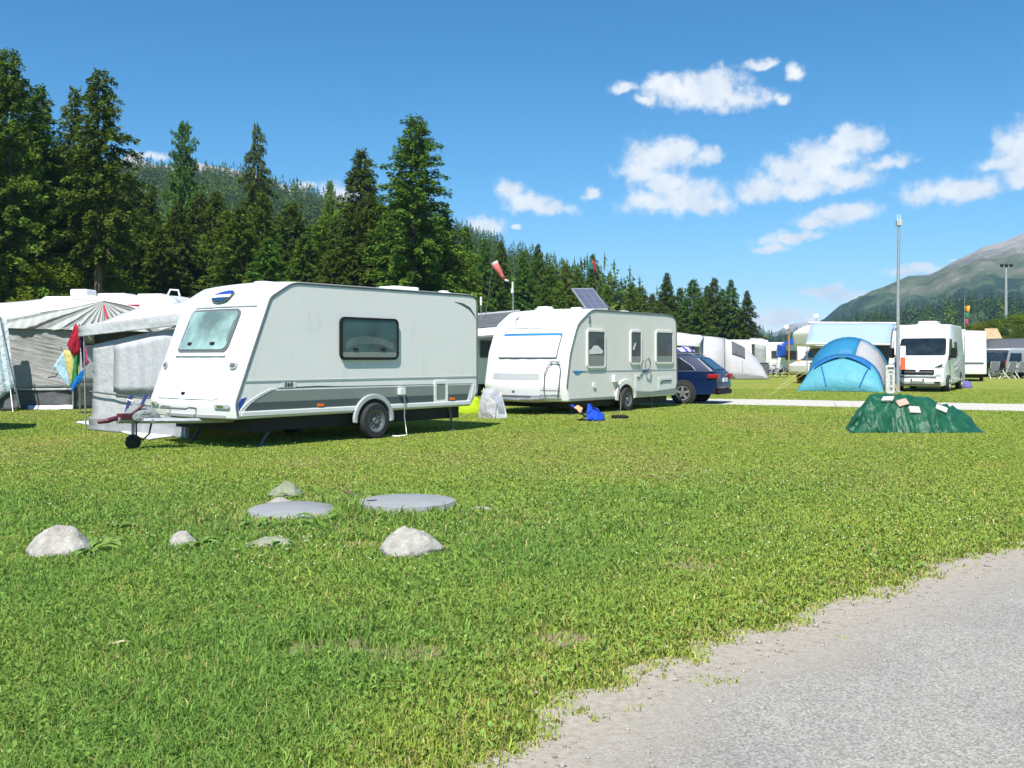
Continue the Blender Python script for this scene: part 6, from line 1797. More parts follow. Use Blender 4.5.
for a_ in (-0.27, 0.27):
    mb = MB(); mb.tube([(a_, -0.2, 0), (a_, -0.2, 0.25)], 0.025, 6); mb.build('leg', M['alu'], ck); mb = MB(); mb.tube([(a_, 0.2, 0), (a_, 0.2, 0.25)], 0.025, 6); mb.build('leg', M['alu'], ck)
def bicycle(name, label, loc, rz, col):
    r = thing(name, label, 'bicycle', loc, rz, 'bicycles parked by the far caravans')
    fm = paint('bike_' + label.split()[0], col, 0.35)
    for x in (-0.53, 0.53):
        mb = MB(); mb.tube([(x + 0.33 * math.cos(a), 0, 0.34 + 0.33 * math.sin(a)) for a in np.linspace(0, 2 * math.pi, 19)], 0.022, 5, cap=False); w_ = mb.build('wheel', M['tyre'], r)
        mb = MB()
        for k in range(4): 
            a = math.pi * k / 4; mb.tube([(x + 0.3 * math.cos(a), 0, 0.34 + 0.3 * math.sin(a)), (x - 0.3 * math.cos(a), 0, 0.34 - 0.3 * math.sin(a))], 0.004, 4)
        mb.build('spokes', M['alu'], w_)
    mb = MB()
    for q in (((-0.53, 0, 0.34), (-0.12, 0, 0.34)), ((-0.12, 0, 0.34), (-0.22, 0, 0.82)), ((-0.53, 0, 0.34), (-0.2, 0, 0.74)), ((-0.2, 0, 0.74), (0.36, 0, 0.80)), ((-0.12, 0, 0.34), (0.38, 0, 0.72)), ((0.53, 0, 0.34), (0.36, 0, 0.95))): mb.tube(q, 0.02, 6)
    mb.build('frame', fm, r)
    mb = MB(); mb.box((-0.23, 0, 0.86), (0.26, 0.14, 0.06)); mb.build('saddle', M['black'], r, bevel=0.02)
    mb = MB(); mb.tube([(0.30, -0.28, 1.0), (0.38, -0.1, 0.97), (0.38, 0.1, 0.97), (0.30, 0.28, 1.0)], 0.015, 6); mb.build('handlebar', M['trim'], r)
bicycle('bicycle', 'violet bicycle leaning by the black camping cupboard', at(771, 68), 0.5, (0.25, 0.15, 0.35))
bicycle('bicycle', 'pale silver bicycle nearer the blue tarpaulin', at(777, 70), 0.2, (0.5, 0.5, 0.55))
r, c = box_caravan('caravan', 'white caravan with one dark window right behind the blue tarpaulin post', 'caravan', at(786, 86), rad(2), 3.2, 2.3, 2.55, (('side', 0.7, 1.2, 1.9, 1.95),), 0.4)
rt_ = thing('tarpaulin', 'blue tarpaulin stretched between posts among the far caravans', 'tarpaulin', at(782, 80)); b_ = rt_.location
M['tarpblue'] = fabric('tarp_blue', (0.015, 0.07, 0.36), var=0.1, trans=0.15)
quadsheet('sheet', [wp(776, 357.5, 80), wp(786, 357.5, 80), wp(786, 345, 80), wp(777, 345, 80)], M['tarpblue'], rt_, b_, 0.02, 6, 0.06, 2)
quadsheet('roof_sheet', [wp(778, 345, 80), wp(797, 344, 80), wp(797, 336, 84), wp(786, 341, 84)], M['tarpblue'], rt_, b_, 0.02, 6, 0.04, 3)
for u in (777, 797): mb = MB(); mb.tube(rel(b_, [wp(u, 344, 80), at(u, 80)]), 0.03, 6); mb.build('pole', M['alu'], rt_)
rpw = thing('flag_pole', 'thin orange wooden post with a small dish rising between the far caravans', 'post', at(789, 76)); b_ = rpw.location
mb = MB(); mb.tube([(0, 0, 0), wp(789, 325, 76) - b_], 0.055, 8); mb.build('post', M['wood'], rpw)
mb = MB(); mb.lathe([(0.02, 0), (0.14, 0.04), (0.17, 0.08), (0.16, 0.08), (0.02, 0.03)], wp(787, 327, 75.9) - b_, (-0.5, -0.8, 0.3), 14); mb.build('dish', M['offwhite'], rpw)
# big alcove motorhome with its roller awning out
def alcove(name, label, loc, rz):
    r = thing(name, label, 'motorhome', loc, rz)
    H, L, W = 3.12, 7.2, 2.3
    c = Caravan(r, [(0.6, 0.45, 0.05), (0.0, 0.55, 0.15), (0.02, 1.0, 0.1), (0.85, 1.35, 0.1), (1.30, 1.98, 0.08), (0.30, 2.02, 0.15), (0.22, 2.75, 0.25), (0.9, H, 0.3), (L - 0.1, H, 0.2), (L, 1.6, 0.2), (L - 0.1, 0.45, 0.05)], W, 0.0, M['cream'], L)
    c.splate('cab_window', M['carglass'], [(1.02, 1.40), (1.42, 1.92), (2.0, 1.92), (2.0, 1.36)], 0.012)
    mb = MB(); d = Vector((0.45, 0, 0.58)).normalized(); mb.plate(rr(-0.9, 0.02, 0.9, 0.68, 0.06), (0.86, 0, 1.38), (0, -1, 0), d, 0.02); mb.build('windscreen', M['carglass'], r)
    for x0, x1 in ((2.8, 3.8), (5.0, 6.2)): c.swindow(x0, 1.45, x1, 2.15, 0.08, M['lgrey'], M['smoke'], 0.04)
    c.splate('alcove_window', M['smoke'], rr(0.75, 2.30, 1.55, 2.72, 0.06), 0.012)
    for x in (1.0, L - 1.8):
        for s_ in (-1, 1): wheel(r, x, s_ * (W / 2 - 0.12), 0.34, 0.22, s_)
    c.under(0.4, L - 0.3, 0.22, 0.48)
    c.skylight(3.0, 0, 0.7, 0.6, 0.1); c.skylight(5.2, 0, 0.6, 0.5, 0.1)
    mb = MB(); mb.tube([(1.2, 0.3, H), (1.2, 0.3, H + 0.55)], 0.03, 6); mb.lathe([(0.03, 0), (0.10, 0.03), (0.13, 0.06), (0.12, 0.06), (0.03, 0.02)], (1.2, 0.25, H + 0.5), (-0.6, -0.6, 0.5), 14); mb.build('aerial', M['offwhite'], r)
    return r, c
D_ = 52.0
p0 = at(804.5, D_)
r, c = alcove('motorhome', 'big cream alcove motorhome with a pale blue roller awning pulled out', p0 + Vector((0, 1.2, 0)), rad(10))
ra_ = thing('roller_awning', 'pale blue roller awning pulled out from the side of the alcove motorhome', 'awning', at(848, 48.5)); b_ = ra_.location
M['pale_blue'] = fabric('awning_pale_blue', (0.42, 0.55, 0.66), var=0.05, trans=0.25, bump=0.2, bscale=2)
quadsheet('canopy', [wp(806, 343.5, 47.6), wp(893, 344, 48.6), wp(896, 323.5, 52.0), wp(811, 323, 51)], M['pale_blue'], ra_, b_, 0.02, 8, 0.015, 3)
mb = MB(); mb.tube(rel(b_, [wp(806, 344, 47.6), wp(893, 344.5, 48.6)]), 0.05, 8); mb.build('front_bar', M['offwhite'], ra_)
mb = MB(); mb.tube(rel(b_, [wp(808, 323, 51), wp(898, 323.5, 52.1)]), 0.07, 8); mb.build('roller_case', M['offwhite'], ra_)
for u, D in ((807, 47.6), (892, 48.6)):
    mb = MB(); mb.tube(rel(b_, [wp(u, 344, D), at(u, D)]), 0.025, 6); mb.build('pole', M['alu'], ra_)
mb = MB(); mb.tube(rel(b_, [wp(893, 344, 48.6), wp(896, 328, 51.9)]), 0.03, 6); mb.build('arm', M['trim'], ra_)
sd_ = thing('side_curtain', 'white side curtain gathered at the end of the roller awning by the light mast', 'curtain', at(891, 46.5)); b_ = sd_.location
quadsheet('drape', [wp(889.5, 366, 46.0), wp(893.5, 366, 46.2), wp(897, 331, 47.2), wp(893, 331, 47)], M['wcloth'], sd_, b_, 0.02, 8, 0.05, 4)
quadsheet('dark_edge', [wp(888, 366, 46.6), wp(890, 366, 46.6), wp(893.5, 328, 47.4), wp(892, 330, 47.4)], M['awn_dark'], sd_, b_, 0.02, 4, 0.03, 5)
mb = MB(); mb.tube(rel(b_, [wp(891, 366, 46.1), at(891, 46.1)]), 0.02, 6); mb.build('pole', M['alu'], sd_)
quadsheet('inner_wall', [wp(874, 385, 49), wp(892, 385, 49.4), wp(892, 343, 49.4), wp(874, 343, 49)], M['awn_dark'], sd_, b_, 0.02, 4, 0.03, 7)  # dark sheet standing in for the shaded gap under the roller awning
bn = thing('banner', 'upright white banner with dark blue marks standing at the light mast', 'banner', gp(890, 394.5)); b_ = bn.location
mb = MB(); mb.plate(rr(-0.17, 0.02, 0.17, 1.10, 0.08), (0, 0.06, 0), (1, 0, 0), (0, 0, 1), 0.12); mb.build('board', M['wcloth'], bn, bevel=0.03)
for zz, wd, hh in ((1.00, 0.24, 0.05), (0.86, 0.14, 0.04), (0.66, 0.07, 0.16), (0.46, 0.08, 0.10), (0.24, 0.10, 0.08)):
    mb = MB(); mb.box((0.02 if zz < 0.8 else 0, -0.075, zz), (wd, 0.02, hh)); mb.build('dark_mark', M['grey'] if zz < 0.9 else M['dgrey'], bn)
wb_ = thing('windbreak', 'orange and dark red windbreak standing beside the blue dome tent', 'windbreak', at(803, 54)); b_ = wb_.location
M['wor'] = fabric('orange_windbreak', (0.80, 0.25, 0.03), var=0.1, trans=0.2); M['wred'] = fabric('dark_red_windbreak', (0.30, 0.03, 0.02), var=0.2, trans=0.15)
quadsheet('orange_panel', [wp(797.5, 382, 54), wp(803.5, 382, 54), wp(803.5, 360, 54), wp(797.5, 360, 54)], M['wor'], wb_, b_, 0.02, 5, 0.04, 2)
quadsheet('red_panel', [wp(803.5, 382, 54), wp(812, 382, 55), wp(812, 359.5, 55), wp(803.5, 360, 54)], M['wred'], wb_, b_, 0.02, 5, 0.05, 3)
for u, D in ((797.5, 54), (803.5, 54), (812, 55)): mb = MB(); mb.tube(rel(b_, [wp(u, 358.5, D), at(u, D)]), 0.022, 6); mb.build('stake', M['wood'], wb_)

# ------------------------------------------------------------------ camper van
def camper(label, loc, rz):
    r = thing('camper_van', label, 'camper van', loc, rz)
    H, L, W = 2.78, 6.0, 2.05
    low = [(0.05, 0.24, 0.06), (-0.04, 0.42, 0.08), (-0.02, 0.72, 0.15), (0.10, 1.02, 0.12), (0.86, 1.44, 0.10), (1.45, 2.20, 0.10), (1.62, 2.40, 0.3), (2.05, H - 0.06, 0.25), (2.6, H, 0.3), (L - 0.08, H, 0.15), (L, 1.4, 0.2), (L - 0.05, 0.36, 0.06)]
    c = Caravan(r, low, W, 0.14, M['white'], L)
    h = W / 2
    # narrow the upper body
    for v in c.body.data.vertices:
        z = v.co.z
        if z > 1.1: v.co.y *= 1 - 0.10 * ((z - 1.1) / 1.7) ** 1.3
        if v.co.x < 0.8 and z < 1.2: v.co.y *= 1 - 0.07 * (1 - v.co.x / 0.8)
    def S(y, z):
        p, n = c.S(y, z); p = p.copy()
        if z > 1.1: p.y *= 1 - 0.10 * ((z - 1.1) / 1.7) ** 1.3
        return p, n
    def fp(name, mat, y0, y1, z0, z1, rad_, off, parent=None, **k): return surf_plate(S, y0, y1, z0, z1, rad_, off, **k).build(name, mat, parent or r, smooth=35)
    fp('windscreen', M['carglass'], -0.93, 0.93, 1.47, 2.19, 0.10, 0.012, na=20)
    g_ = fp('grille', M['black'], -0.62, 0.62, 0.70, 0.90, 0.06, 0.02, na=16)
    fp('grille_bar', M['trim'], -0.55, 0.55, 0.79, 0.81, 0.004, 0.028, g_, na=12, nb=1)
    poly_on(S, [(0.075 * math.cos(a), 0.86 + 0.075 * math.sin(a)) for a in np.linspace(0, 6.28, 17)[:-1]], 0.035).build('round_emblem', M['lgrey'], g_)
    fp('lower_grille', M['trim'], -0.70, 0.70, 0.58, 0.64, 0.02, 0.018, na=14, nb=2)
    pl_ = fp('number_plate', M['white'], -0.27, 0.27, 0.44, 0.54, 0.01, 0.03, na=6, nb=2)
    for yy in (-0.22, 0.22): fp('plate_badge', M['black'], yy - 0.03, yy + 0.03, 0.45, 0.53, 0.01, 0.034, pl_, na=3, nb=2)
    fp('bumper_lip', M['trim'], -0.85, 0.85, 0.27, 0.34, 0.03, 0.02, na=16, nb=2)
    for s_ in (-1, 1):
        y0, y1 = sorted((s_ * 0.55, s_ * 0.93))
        hl = poly_on(S, [(s_ * 0.50, 0.94), (s_ * 0.72, 1.08), (s_ * 0.92, 1.17), (s_ * 0.97, 1.14), (s_ * 0.97, 1.0), (s_ * 0.80, 0.95)], 0.012).build('headlight', M['lgrey'], r)
        poly_on(S, [(s_ * 0.60, 0.99), (s_ * 0.88, 1.12), (s_ * 0.90, 1.02), (s_ * 0.78, 0.99)], 0.016).build('lens', M['smoke'], hl)
        y0, y1 = sorted((s_ * 0.66, s_ * 0.88)); fp('side_grille', M['lgrey'], y0, y1, 0.66, 0.76, 0.03, 0.01, na=6, nb=3)
        y0, y1 = sorted((s_ * 0.62, s_ * 0.84)); fp('fog_lamp', M['smoke'], y0, y1, 0.36, 0.43, 0.03, 0.01, na=6, nb=3)
        # cab door window with dark quarter, mirror
        f_ = lambda z: s_ * h * (1 - 0.10 * (max(z - 1.1, 0) / 1.7) ** 1.3)
        S2 = lambda x, z: (Vector((x, f_(z), z)), Vector((0, s_, 0.05)).normalized())
        poly_on(S2, [(1.05, 1.38), (1.62, 2.16), (2.25, 2.16), (2.25, 1.36)], 0.012).build('cab_window', M['carglass'], r)
        poly_on(S2, [(2.95, 1.45), (2.95, 2.05), (3.75, 2.05), (3.75, 1.45)], 0.014).build('side_window', M['smoke'], r)
        poly_on(S2, [(0.95, 1.30), (0.95, 1.38), (1.08, 1.40), (1.08, 1.30)], 0.05).build('mirror_foot', M['black'], r)
        mb = MB(); mb.box((1.06, s_ * (h + 0.17), 1.58), (0.16, 0.20, 0.42)); mb.box((1.06, s_ * (h + 0.06), 1.45), (0.08, 0.16, 0.08)); mb.build('mirror', M['black'], r, bevel=0.04)
        for sx, z_, ln in ((2.5, 1.05, 2.4), (2.9, 0.86, 1.8)):
            poly_on(S2, [(sx, z_), (sx + ln * 0.5, z_ + 0.10), (sx + ln, z_ + 0.36), (sx + ln, z_ + 0.28), (sx + ln * 0.5, z_ + 0.02)], 0.008).build('grey_graphic', M['lgrey'], r)
        poly_on(S2, [(1.6, 0.40), (1.6, 0.50), (4.4, 0.50), (4.4, 0.40)], 0.02).build('sill', M['offwhite'], r)
        for x in (0.98, 4.75):
            mb = MB(); mb.lathe([(0.001, 0), (0.40, 0), (0.42, -0.02 * s_), (0.42, -0.2 * s_), (0.001, -0.2 * s_)], (x, s_ * (h + 0.003 - (0.06 if x < 2 else 0)), 0.37), (0, 1, 0), 22); mb.build('arch_lining', M['under'], r)
            wheel(r, x, s_ * (h - 0.08), 0.345, 0.23, s_, 'alloy')
    c.under(0.5, 5.6, 0.20, 0.42)
    c.skylight(2.9, 0.0, 1.1, 0.8, 0.09); c.skylight(4.8, 0.1, 0.5, 0.5, 0.08)
    return r
vth = rad(31)
vd = Vector((math.sin(vth), math.cos(vth), 0)); vl = Vector((-vd.y, vd.x, 0))
camper('white camper van with a tall roof and dark windscreen parked beside the light mast', Vector((17.25, 39.6, 0)) + vl * 1.02 , rad(90) - vth)
sack('bag', 'small violet and white bag lying at the rear wheel of the white camper van', 'bag', gp(967.5, 388), 0.22, 0.2, 0.34, fabric('violet_bag', (0.20, 0.18, 0.50), var=0.3), 12, 0.3)
mo = thing('rainbow_windsock', 'rainbow coloured windsock on a pole behind the white camper van', 'windsock', at(964.5, 49)); b_ = mo.location
mb = MB(); mb.tube([(0, 0, 0), wp(964.7, 298, 49) - b_], [0.03, 0.012], 6); mb.build('pole', M['alu'], mo)
for nm, col, q in (('orange', (0.85, 0.22, 0.03), [(965.2, 306), (967.4, 306), (967.0, 312), (965.6, 312)]), ('yellow', (0.85, 0.60, 0.04), [(967.4, 306), (970.2, 306), (969.0, 313), (967.0, 312)]), ('green', (0.05, 0.35, 0.15), [(965.6, 312.5), (968.8, 313), (968, 319), (965.8, 318)]), ('pink', (0.75, 0.08, 0.20), [(965.8, 318.5), (968, 319.3), (967.8, 325), (966, 325)])):
    quadsheet(nm + '_band', [wp(a, b, 49) for a, b in q], fabric('sock_' + nm, col, trans=0.3), mo, b_, 0.02, 3, 0.02, 3)
r, c = box_caravan('caravan', 'white caravan parked behind the camper van with a dark low stripe', 'caravan', at(966.5, 57) + Vector((0.5, 1.3, 0)), rad(68), 5.4, 2.3, 2.95, (), 0.35, hatches=1)
c.fplate('dark_stripe', M['dgrey'], -1.0, 0.95, 1.0, 1.12, 0.02, 0.015, na=14, nb=2)
c.fplate('rear_line', M['lgrey'], -0.9, 0.9, 2.42, 2.46, 0.01, 0.015, na=14, nb=2)

# ------------------------------------------------------------------ masts
lm = thing('light_mast', 'tall slim grey mast with an antenna head standing beside the camper van', 'mast', gp(898, 392)); b_ = lm.location
mb = MB(); mb.tube([(0, 0, 0), (0, 0, 4.0), wp(899, 226, 40) - b_], [0.075, 0.06, 0.05], 10); mb.build('pole', M['steel'], lm)
mb = MB(); mb.lathe([(0.13, 0), (0.13, 0.04), (0.08, 0.06), (0.08, 0.3)], (0, 0, 0), (0, 0, 1), 12); mb.build('foot', M['steel'], lm)
tp_ = wp(899, 226, 40) - b_
mb = MB(); mb.box(tp_ + Vector((0, 0, 0.12)), (0.22, 0.18, 0.22)); mb.build('head', M['lgrey'], lm, bevel=0.02)
for dx in (-0.06, 0.05): mb = MB(); mb.tube([tp_ + Vector((dx, 0, 0.2)), tp_ + Vector((dx, 0, 0.46))], 0.02, 6); mb.build('aerial', M['offwhite'], lm)
mb = MB(); mb.box(wp(901.5, 351, 40) - b_ + Vector((0, -0.09, 0)), (0.22, 0.16, 0.40)); mb.build('white_box', M['offwhite'], lm, bevel=0.015)
mb = MB(); mb.box(wp(902, 363.5, 40) - b_ + Vector((0, -0.09, 0)), (0.20, 0.05, 0.50)); mb.build('orange_board', paint('orange_board', (0.72, 0.13, 0.05), 0.5), lm, bevel=0.01)
mb = MB(); mb.tube([wp(895, 384, 39.9) - b_, wp(896.5, 390, 39.9) - b_], 0.03, 6); mb.build('yellow_tap', paint('yellow_tap', (0.6, 0.45, 0.05), 0.5), lm)
fl = thing('floodlight_mast', 'floodlight mast with three lamp heads far beyond the parked cars', 'floodlight mast', at(1006, 118)); b_ = fl.location
mb = MB(); mb.tube([(0, 0, 0), wp(1006, 268, 118) - b_], [0.22, 0.13], 10); mb.build('pole', M['steel'], fl)
tz = wp(1006, 267, 118) - b_
mb = MB(); mb.box(tz, (1.3, 0.10, 0.10)); mb.build('crossbar', M['steel'], fl)
for dx in (-0.55, 0, 0.55): mb = MB(); mb.box(tz + Vector((dx, -0.12, 0.18)), (0.34, 0.26, 0.28), Matrix.Rotation(rad(-25), 3, 'X')); mb.build('lamp_head', M['black'], fl, bevel=0.03)
# hut roof and sign board shapes beyond
ht_ = thing('hut', 'small wooden hut with a sunlit tan roof showing beyond the parked cars', 'hut', at(991, 112)); b_ = ht_.location
mb = MB(); mb.box((0, 0, 1.7), (1.3, 1.4, 3.4)); mb.build('wall', M['wood'], ht_)
mb = MB(); mb.add([(-0.9, -0.95, 3.4), (0.9, -0.95, 3.4), (0.9, 0.95, 3.4), (-0.9, 0.95, 3.4), (-0.7, 0, 4.7), (0.7, 0, 4.7)], [(3, 2, 1, 0), (0, 1, 5, 4), (2, 3, 4, 5), (1, 2, 5), (3, 0, 4)]); mb.build('roof', paint('tan_roof', (0.42, 0.30, 0.17), 0.8, var=0.2), ht_)
# ------------------------------------------------------------------ parked cars, awning roofs and chairs on the right
aw = thing('flat_awning', 'wide grey awning roof spread over the parked cars', 'awning', at(1010, 78)); b_ = aw.location
quadsheet('roof', [wp(984, 349, 74), wp(1040, 348, 74), wp(1044, 338, 82), wp(988, 339, 82)], M['awn_dark'], aw, b_, 0.04, 6, 0.02, 3)
quadsheet('edge', [wp(984, 351, 73.9), wp(1040, 350, 73.9), wp(1040, 348, 74), wp(984, 349, 74)], M['awn_pale'], aw, b_, 0.03, 4, 0.0, 3)
for u in (985, 1012, 1039): mb = MB(); mb.tube(rel(b_, [wp(u, 349, 74), at(u, 74)]), 0.03, 6); mb.build('pole', M['alu'], aw)
car('people_carrier', 'dark people carrier parked under the wide grey awning roof', at(1003, 71.5) + Vector((-1.9, 0.4, 0)), rad(-8), M['carblack'], 4.9, 1.9, 1.95, van=True)
car('minibus', 'silver white minibus with greenish windows at the edge of the picture', at(1015, 67.5), rad(14), M['carsilver'], 5.0, 1.95, 2.0, van=True)
def chair(label, loc, rz):
    r = thing('camping_chair', label, 'camping chair', loc, rz, 'camping chairs set out in front of the parked cars')
    cl = fabric('chair_grey_' + label[:6], (0.22, 0.23, 0.26), var=0.1, trans=0.1)
    mb = MB(); mb.box((0, 0, 0.46), (0.52, 0.46, 0.05)); mb.build('seat', cl, r, bevel=0.015)
    mb = MB(); mb.box((0, 0.30, 0.82), (0.52, 0.05, 0.66), Matrix.Rotation(rad(-14), 3, 'X')); mb.build('backrest', cl, r, bevel=0.015)
    for a_ in (-0.27, 0.27):
        mb = MB(); mb.tube([(a_, -0.28, 0), (a_, 0.10, 0.45), (a_, 0.40, 1.12)], 0.022, 6); mb.build('leg', M['white'], r)
        mb = MB(); mb.tube([(a_, 0.36, 0), (a_, -0.20, 0.45), (a_, -0.22, 0.64)], 0.022, 6); mb.build('leg', M['white'], r)
        mb = MB(); mb.tube([(a_ * 1.05, -0.24, 0.65), (a_ * 1.05, 0.24, 0.68)], 0.025, 6); mb.build('armrest', M['trim'], r)
    return r
chair('grey camping chair with white legs before the dark people carrier, next to the white caravan', at(993.5, 66), rad(172))
chair('grey camping chair with white legs in the middle of the row before the parked cars', at(1009, 65), rad(196))
chair('grey camping chair with white legs cut by the edge of the picture', at(1021, 66), rad(180))
tb = thing('folding_table', 'low white legged folding table between the camping chairs', 'table', at(1002, 65.6))
mb = MB(); mb.box((0, 0, 0.52), (0.8, 0.6, 0.04)); mb.build('top', M['trim'], tb)
for a_ in (-0.34, 0.34): mb = MB(); mb.tube([(a_, -0.25, 0), (-a_, 0.25, 0.5)], 0.02, 6); mb.build('leg', M['white'], tb); mb = MB(); mb.tube([(a_, 0.25, 0), (-a_, -0.25, 0.5)], 0.02, 6); mb.build('leg', M['white'], tb)

# ------------------------------------------------------------------ green tarpaulin heap with stones on it
m, t, b, o_ = newmat('green_tarp')
n = noise(t, 5, 4, 0.6)
t.links.new(ramp(t, n.outputs['Fac'], [(0.3, (0.006, 0.062, 0.028)), (0.7, (0.014, 0.105, 0.050))]), b.inputs['Base Color'])
b.inputs['Roughness'].default_value = 0.42; b.inputs['Specular IOR Level'].default_value = 0.38
n2 = noise(t, 7, 6, 0.62, stretch=(0.6, 1.2, 1.0)); bp = nd(t, 'ShaderNodeBump'); bp.inputs['Strength'].default_value = 0.7; bp.inputs['Distance'].default_value = 0.04
t.links.new(n2.outputs['Fac'], bp.inputs['Height']); t.links.new(bp.outputs[0], b.inputs['Normal'])
TX0, TX1, TY0, TY1 = 6.14, 8.64, 18.15, 19.55
def tarp_h(x, y):
    x = x - 0.30 * (y - TY0)
    a = (x - TX0) / (TX1 - TX0); c = (y - TY0) / (TY1 - TY0)
    prof = np.interp(a, [0, 0.05, 0.17, 0.26, 0.40, 0.55, 0.70, 0.82, 0.93, 1.0], [0, 0.20, 0.60, 0.66, 0.64, 0.60, 0.52, 0.42, 0.24, 0.0])
    acr = np.clip(np.minimum(c / (0.30 + 0.30 * a), (1 - c) / 0.22), 0, 1)
    acr = 1 - (1 - acr) ** 1.7
    w1 = fbm(x * 2.2 + y * 0.6, y * 3.0 - x * 0.9, 111, 4) - 0.5
    ca = np.abs(fbm(x * 2.0 - y * 1.1, y * 1.6 + x * 0.5, 121, 2) - 0.5)
    cb = np.abs(fbm(x * 4.5 + y * 2.2, y * 3.4 - x * 1.4, 127, 2) - 0.5)
    mk = np.minimum(1, prof * acr * 7)
    return np.maximum(prof * acr * (1 + 0.22 * w1) + mk * (0.26 * (0.09 - ca) + 0.15 * (0.08 - cb)), 0.0)
nx_, ny_ = 240, 130
gx, gy = np.meshgrid(np.linspace(TX0, TX1, nx_), np.linspace(TY0, TY1, ny_), indexing='ij')
wob = (fbm(gx * 3, gy * 3, 131) - 0.5) * 0.30
edge_ = np.clip(np.minimum(np.minimum((gx - 0.30 * (gy - TY0) - TX0), (TX1 - gx + 0.30 * (gy - TY0))) / 0.3, np.minimum(gy - TY0, TY1 - gy) / 0.3), 0, 1)
gx = gx + 0.30 * (gy - TY0)
gz = tarp_h(gx, gy) + 0.012
X_, Y_ = gx + wob * (1 - edge_) * 1.2, gy + wob * (1 - edge_) - 0.10 * (1 - edge_) * (fbm(gx * 6, gy * 0, 132) - 0.5) * 2
i, j = np.meshgrid(np.arange(nx_ - 1), np.arange(ny_ - 1), indexing='ij'); k = (i * ny_ + j).ravel()
tr_ = raw_mesh('tarpaulin', np.stack([X_.ravel(), Y_.ravel(), gz.ravel()], 1), [np.stack([k, k + ny_, k + ny_ + 1, k + 1], 1)], m, smooth=True)
tag(tr_, 'crumpled dark green plastic tarpaulin covering a long heap on the lawn', 'tarpaulin')
m_brick = paint('pale_paver', (0.52, 0.49, 0.45), 0.9, var=0.15, vscale=10, bump=0.5)
m_brick2 = paint('pinkish_paver', (0.46, 0.33, 0.26), 0.9, var=0.2, vscale=10, bump=0.5)
for u, v, mt_, rz, lab in ((888, 400, m_brick, 0.1, 'pale paving stone weighing down the highest end of the green tarpaulin'), (902, 403.5, m_brick2, 0.35, 'pinkish paving stone second along the green tarpaulin'), (914, 410.5, m_brick, -0.05, 'pale paving stone lowest down on the front of the green tarpaulin'), (941, 409.5, m_brick, -0.6, 'pale paving stone tilted on the falling end of the green tarpaulin')):
    # find where the sight line meets the heap
    best = None
    for D in np.arange(TY0, TY1, 0.01):
        p = wp(u, v, float(D)); hz_ = float(tarp_h(np.array([p.x]), np.array([p.y]))[0])
        if p.z <= hz_ + 0.02: best = p; break
    if best is None: best = wp(u, v, 19.0)
    e = 0.06
    hx = float(tarp_h(np.array([best.x + e]), np.array([best.y]))[0] - tarp_h(np.array([best.x - e]), np.array([best.y]))[0]) / (2 * e)
    hy = float(tarp_h(np.array([best.x]), np.array([best.y + e]))[0] - tarp_h(np.array([best.x]), np.array([best.y - e]))[0]) / (2 * e)
    nrm_ = Vector((-hx, -hy, 1)).normalized()
    mb = MB(); mb.box((0, 0, 0.02), (0.21, 0.14, 0.05)); o = mb.build('paving_stone', mt_, bevel=0.012)
    o.rotation_mode = 'QUATERNION'
    o.rotation_quaternion = nrm_.to_track_quat('Z', 'Y') @ Matrix.Rotation(rz, 4, 'Z').to_quaternion()
    o.location = best + Vector((0, 0, 0.0)); tag(o, lab, 'paving stone', 'paving stones on the green tarpaulin')

# ------------------------------------------------------------------ stones, covers and weeds on the lawn
m_stone = paint('limestone', (0.37, 0.35, 0.31), 0.9, var=0.35, vscale=9, bump=1.0, bscale=26, dirt=((0.20, 0.15, 0.09), 0.7))
m_mossy = paint('mossy_limestone', (0.24, 0.26, 0.18), 0.9, var=0.35, vscale=12, bump=1.0, bscale=26, dirt=((0.10, 0.16, 0.04), 0.7))
def stone(label, u, v, sx, sy, sz, seed, mat, sink=0.25, rz=0.0):
    bm = bmesh.new(); bmesh.ops.create_icosphere(bm, subdivisions=5, radius=1)
    g = random.Random(seed)
    pl_ = [(Vector((g.gauss(0, 1), g.gauss(0, 1), abs(g.gauss(0.3, 0.8)))).normalized(), g.uniform(0.70, 0.93)) for _ in range(9)]
    for vtx in bm.verts:
        p = vtx.co.copy()
        for n_, d_ in pl_:
            q = p.dot(n_)
            if q > d_: p -= n_ * (q - d_) * 0.92
        q = float(fbm(np.array([p.x * 2.2 + seed]), np.array([p.y * 2.2 + p.z * 1.7]), seed)[0]) - 0.5
        q2 = float(fbm(np.array([p.x * 8 + seed]), np.array([p.y * 8 + p.z * 7]), seed + 3)[0]) - 0.5
        p *= 1 + q * 0.22 + q2 * 0.06
        tp_ = 1.12 - 0.42 * max(p.z, 0)
        vtx.co = Vector((p.x * sx * tp_, p.y * sy * tp_, p.z * sz))
    me = bpy.data.meshes.new('stone'); bm.to_mesh(me); bm.free()
    for p in me.polygons: p.use_smooth = True
    me.materials.append(mat)
    o = bpy.data.objects.new('stone', me); COL.objects.link(o)
    o.location = gp(u, v) + Vector((0, sy * 0.5, sz * (1 - 2 * sink) * 0.6)); o.rotation_euler = (0, 0, rz)
    return tag(o, label, 'stone', 'pale stones lying in the lawn')
stone('big rounded pale stone alone in the grass, highest hump of all', 55, 558, 0.195, 0.17, 0.165, 3, m_stone, 0.22)
stone('small pale stone poking up between the big rounded stone and the flat covers', 181, 549, 0.10, 0.09, 0.10, 5, m_stone, 0.2)
stone('wedge shaped pale stone sloping to one side below the round concrete cover', 411, 558, 0.195, 0.15, 0.15, 8, m_stone, 0.14, 0.3)
stone('mossy stone half grown over just behind the overgrown cover', 285, 499, 0.16, 0.12, 0.12, 11, m_mossy, 0.2)
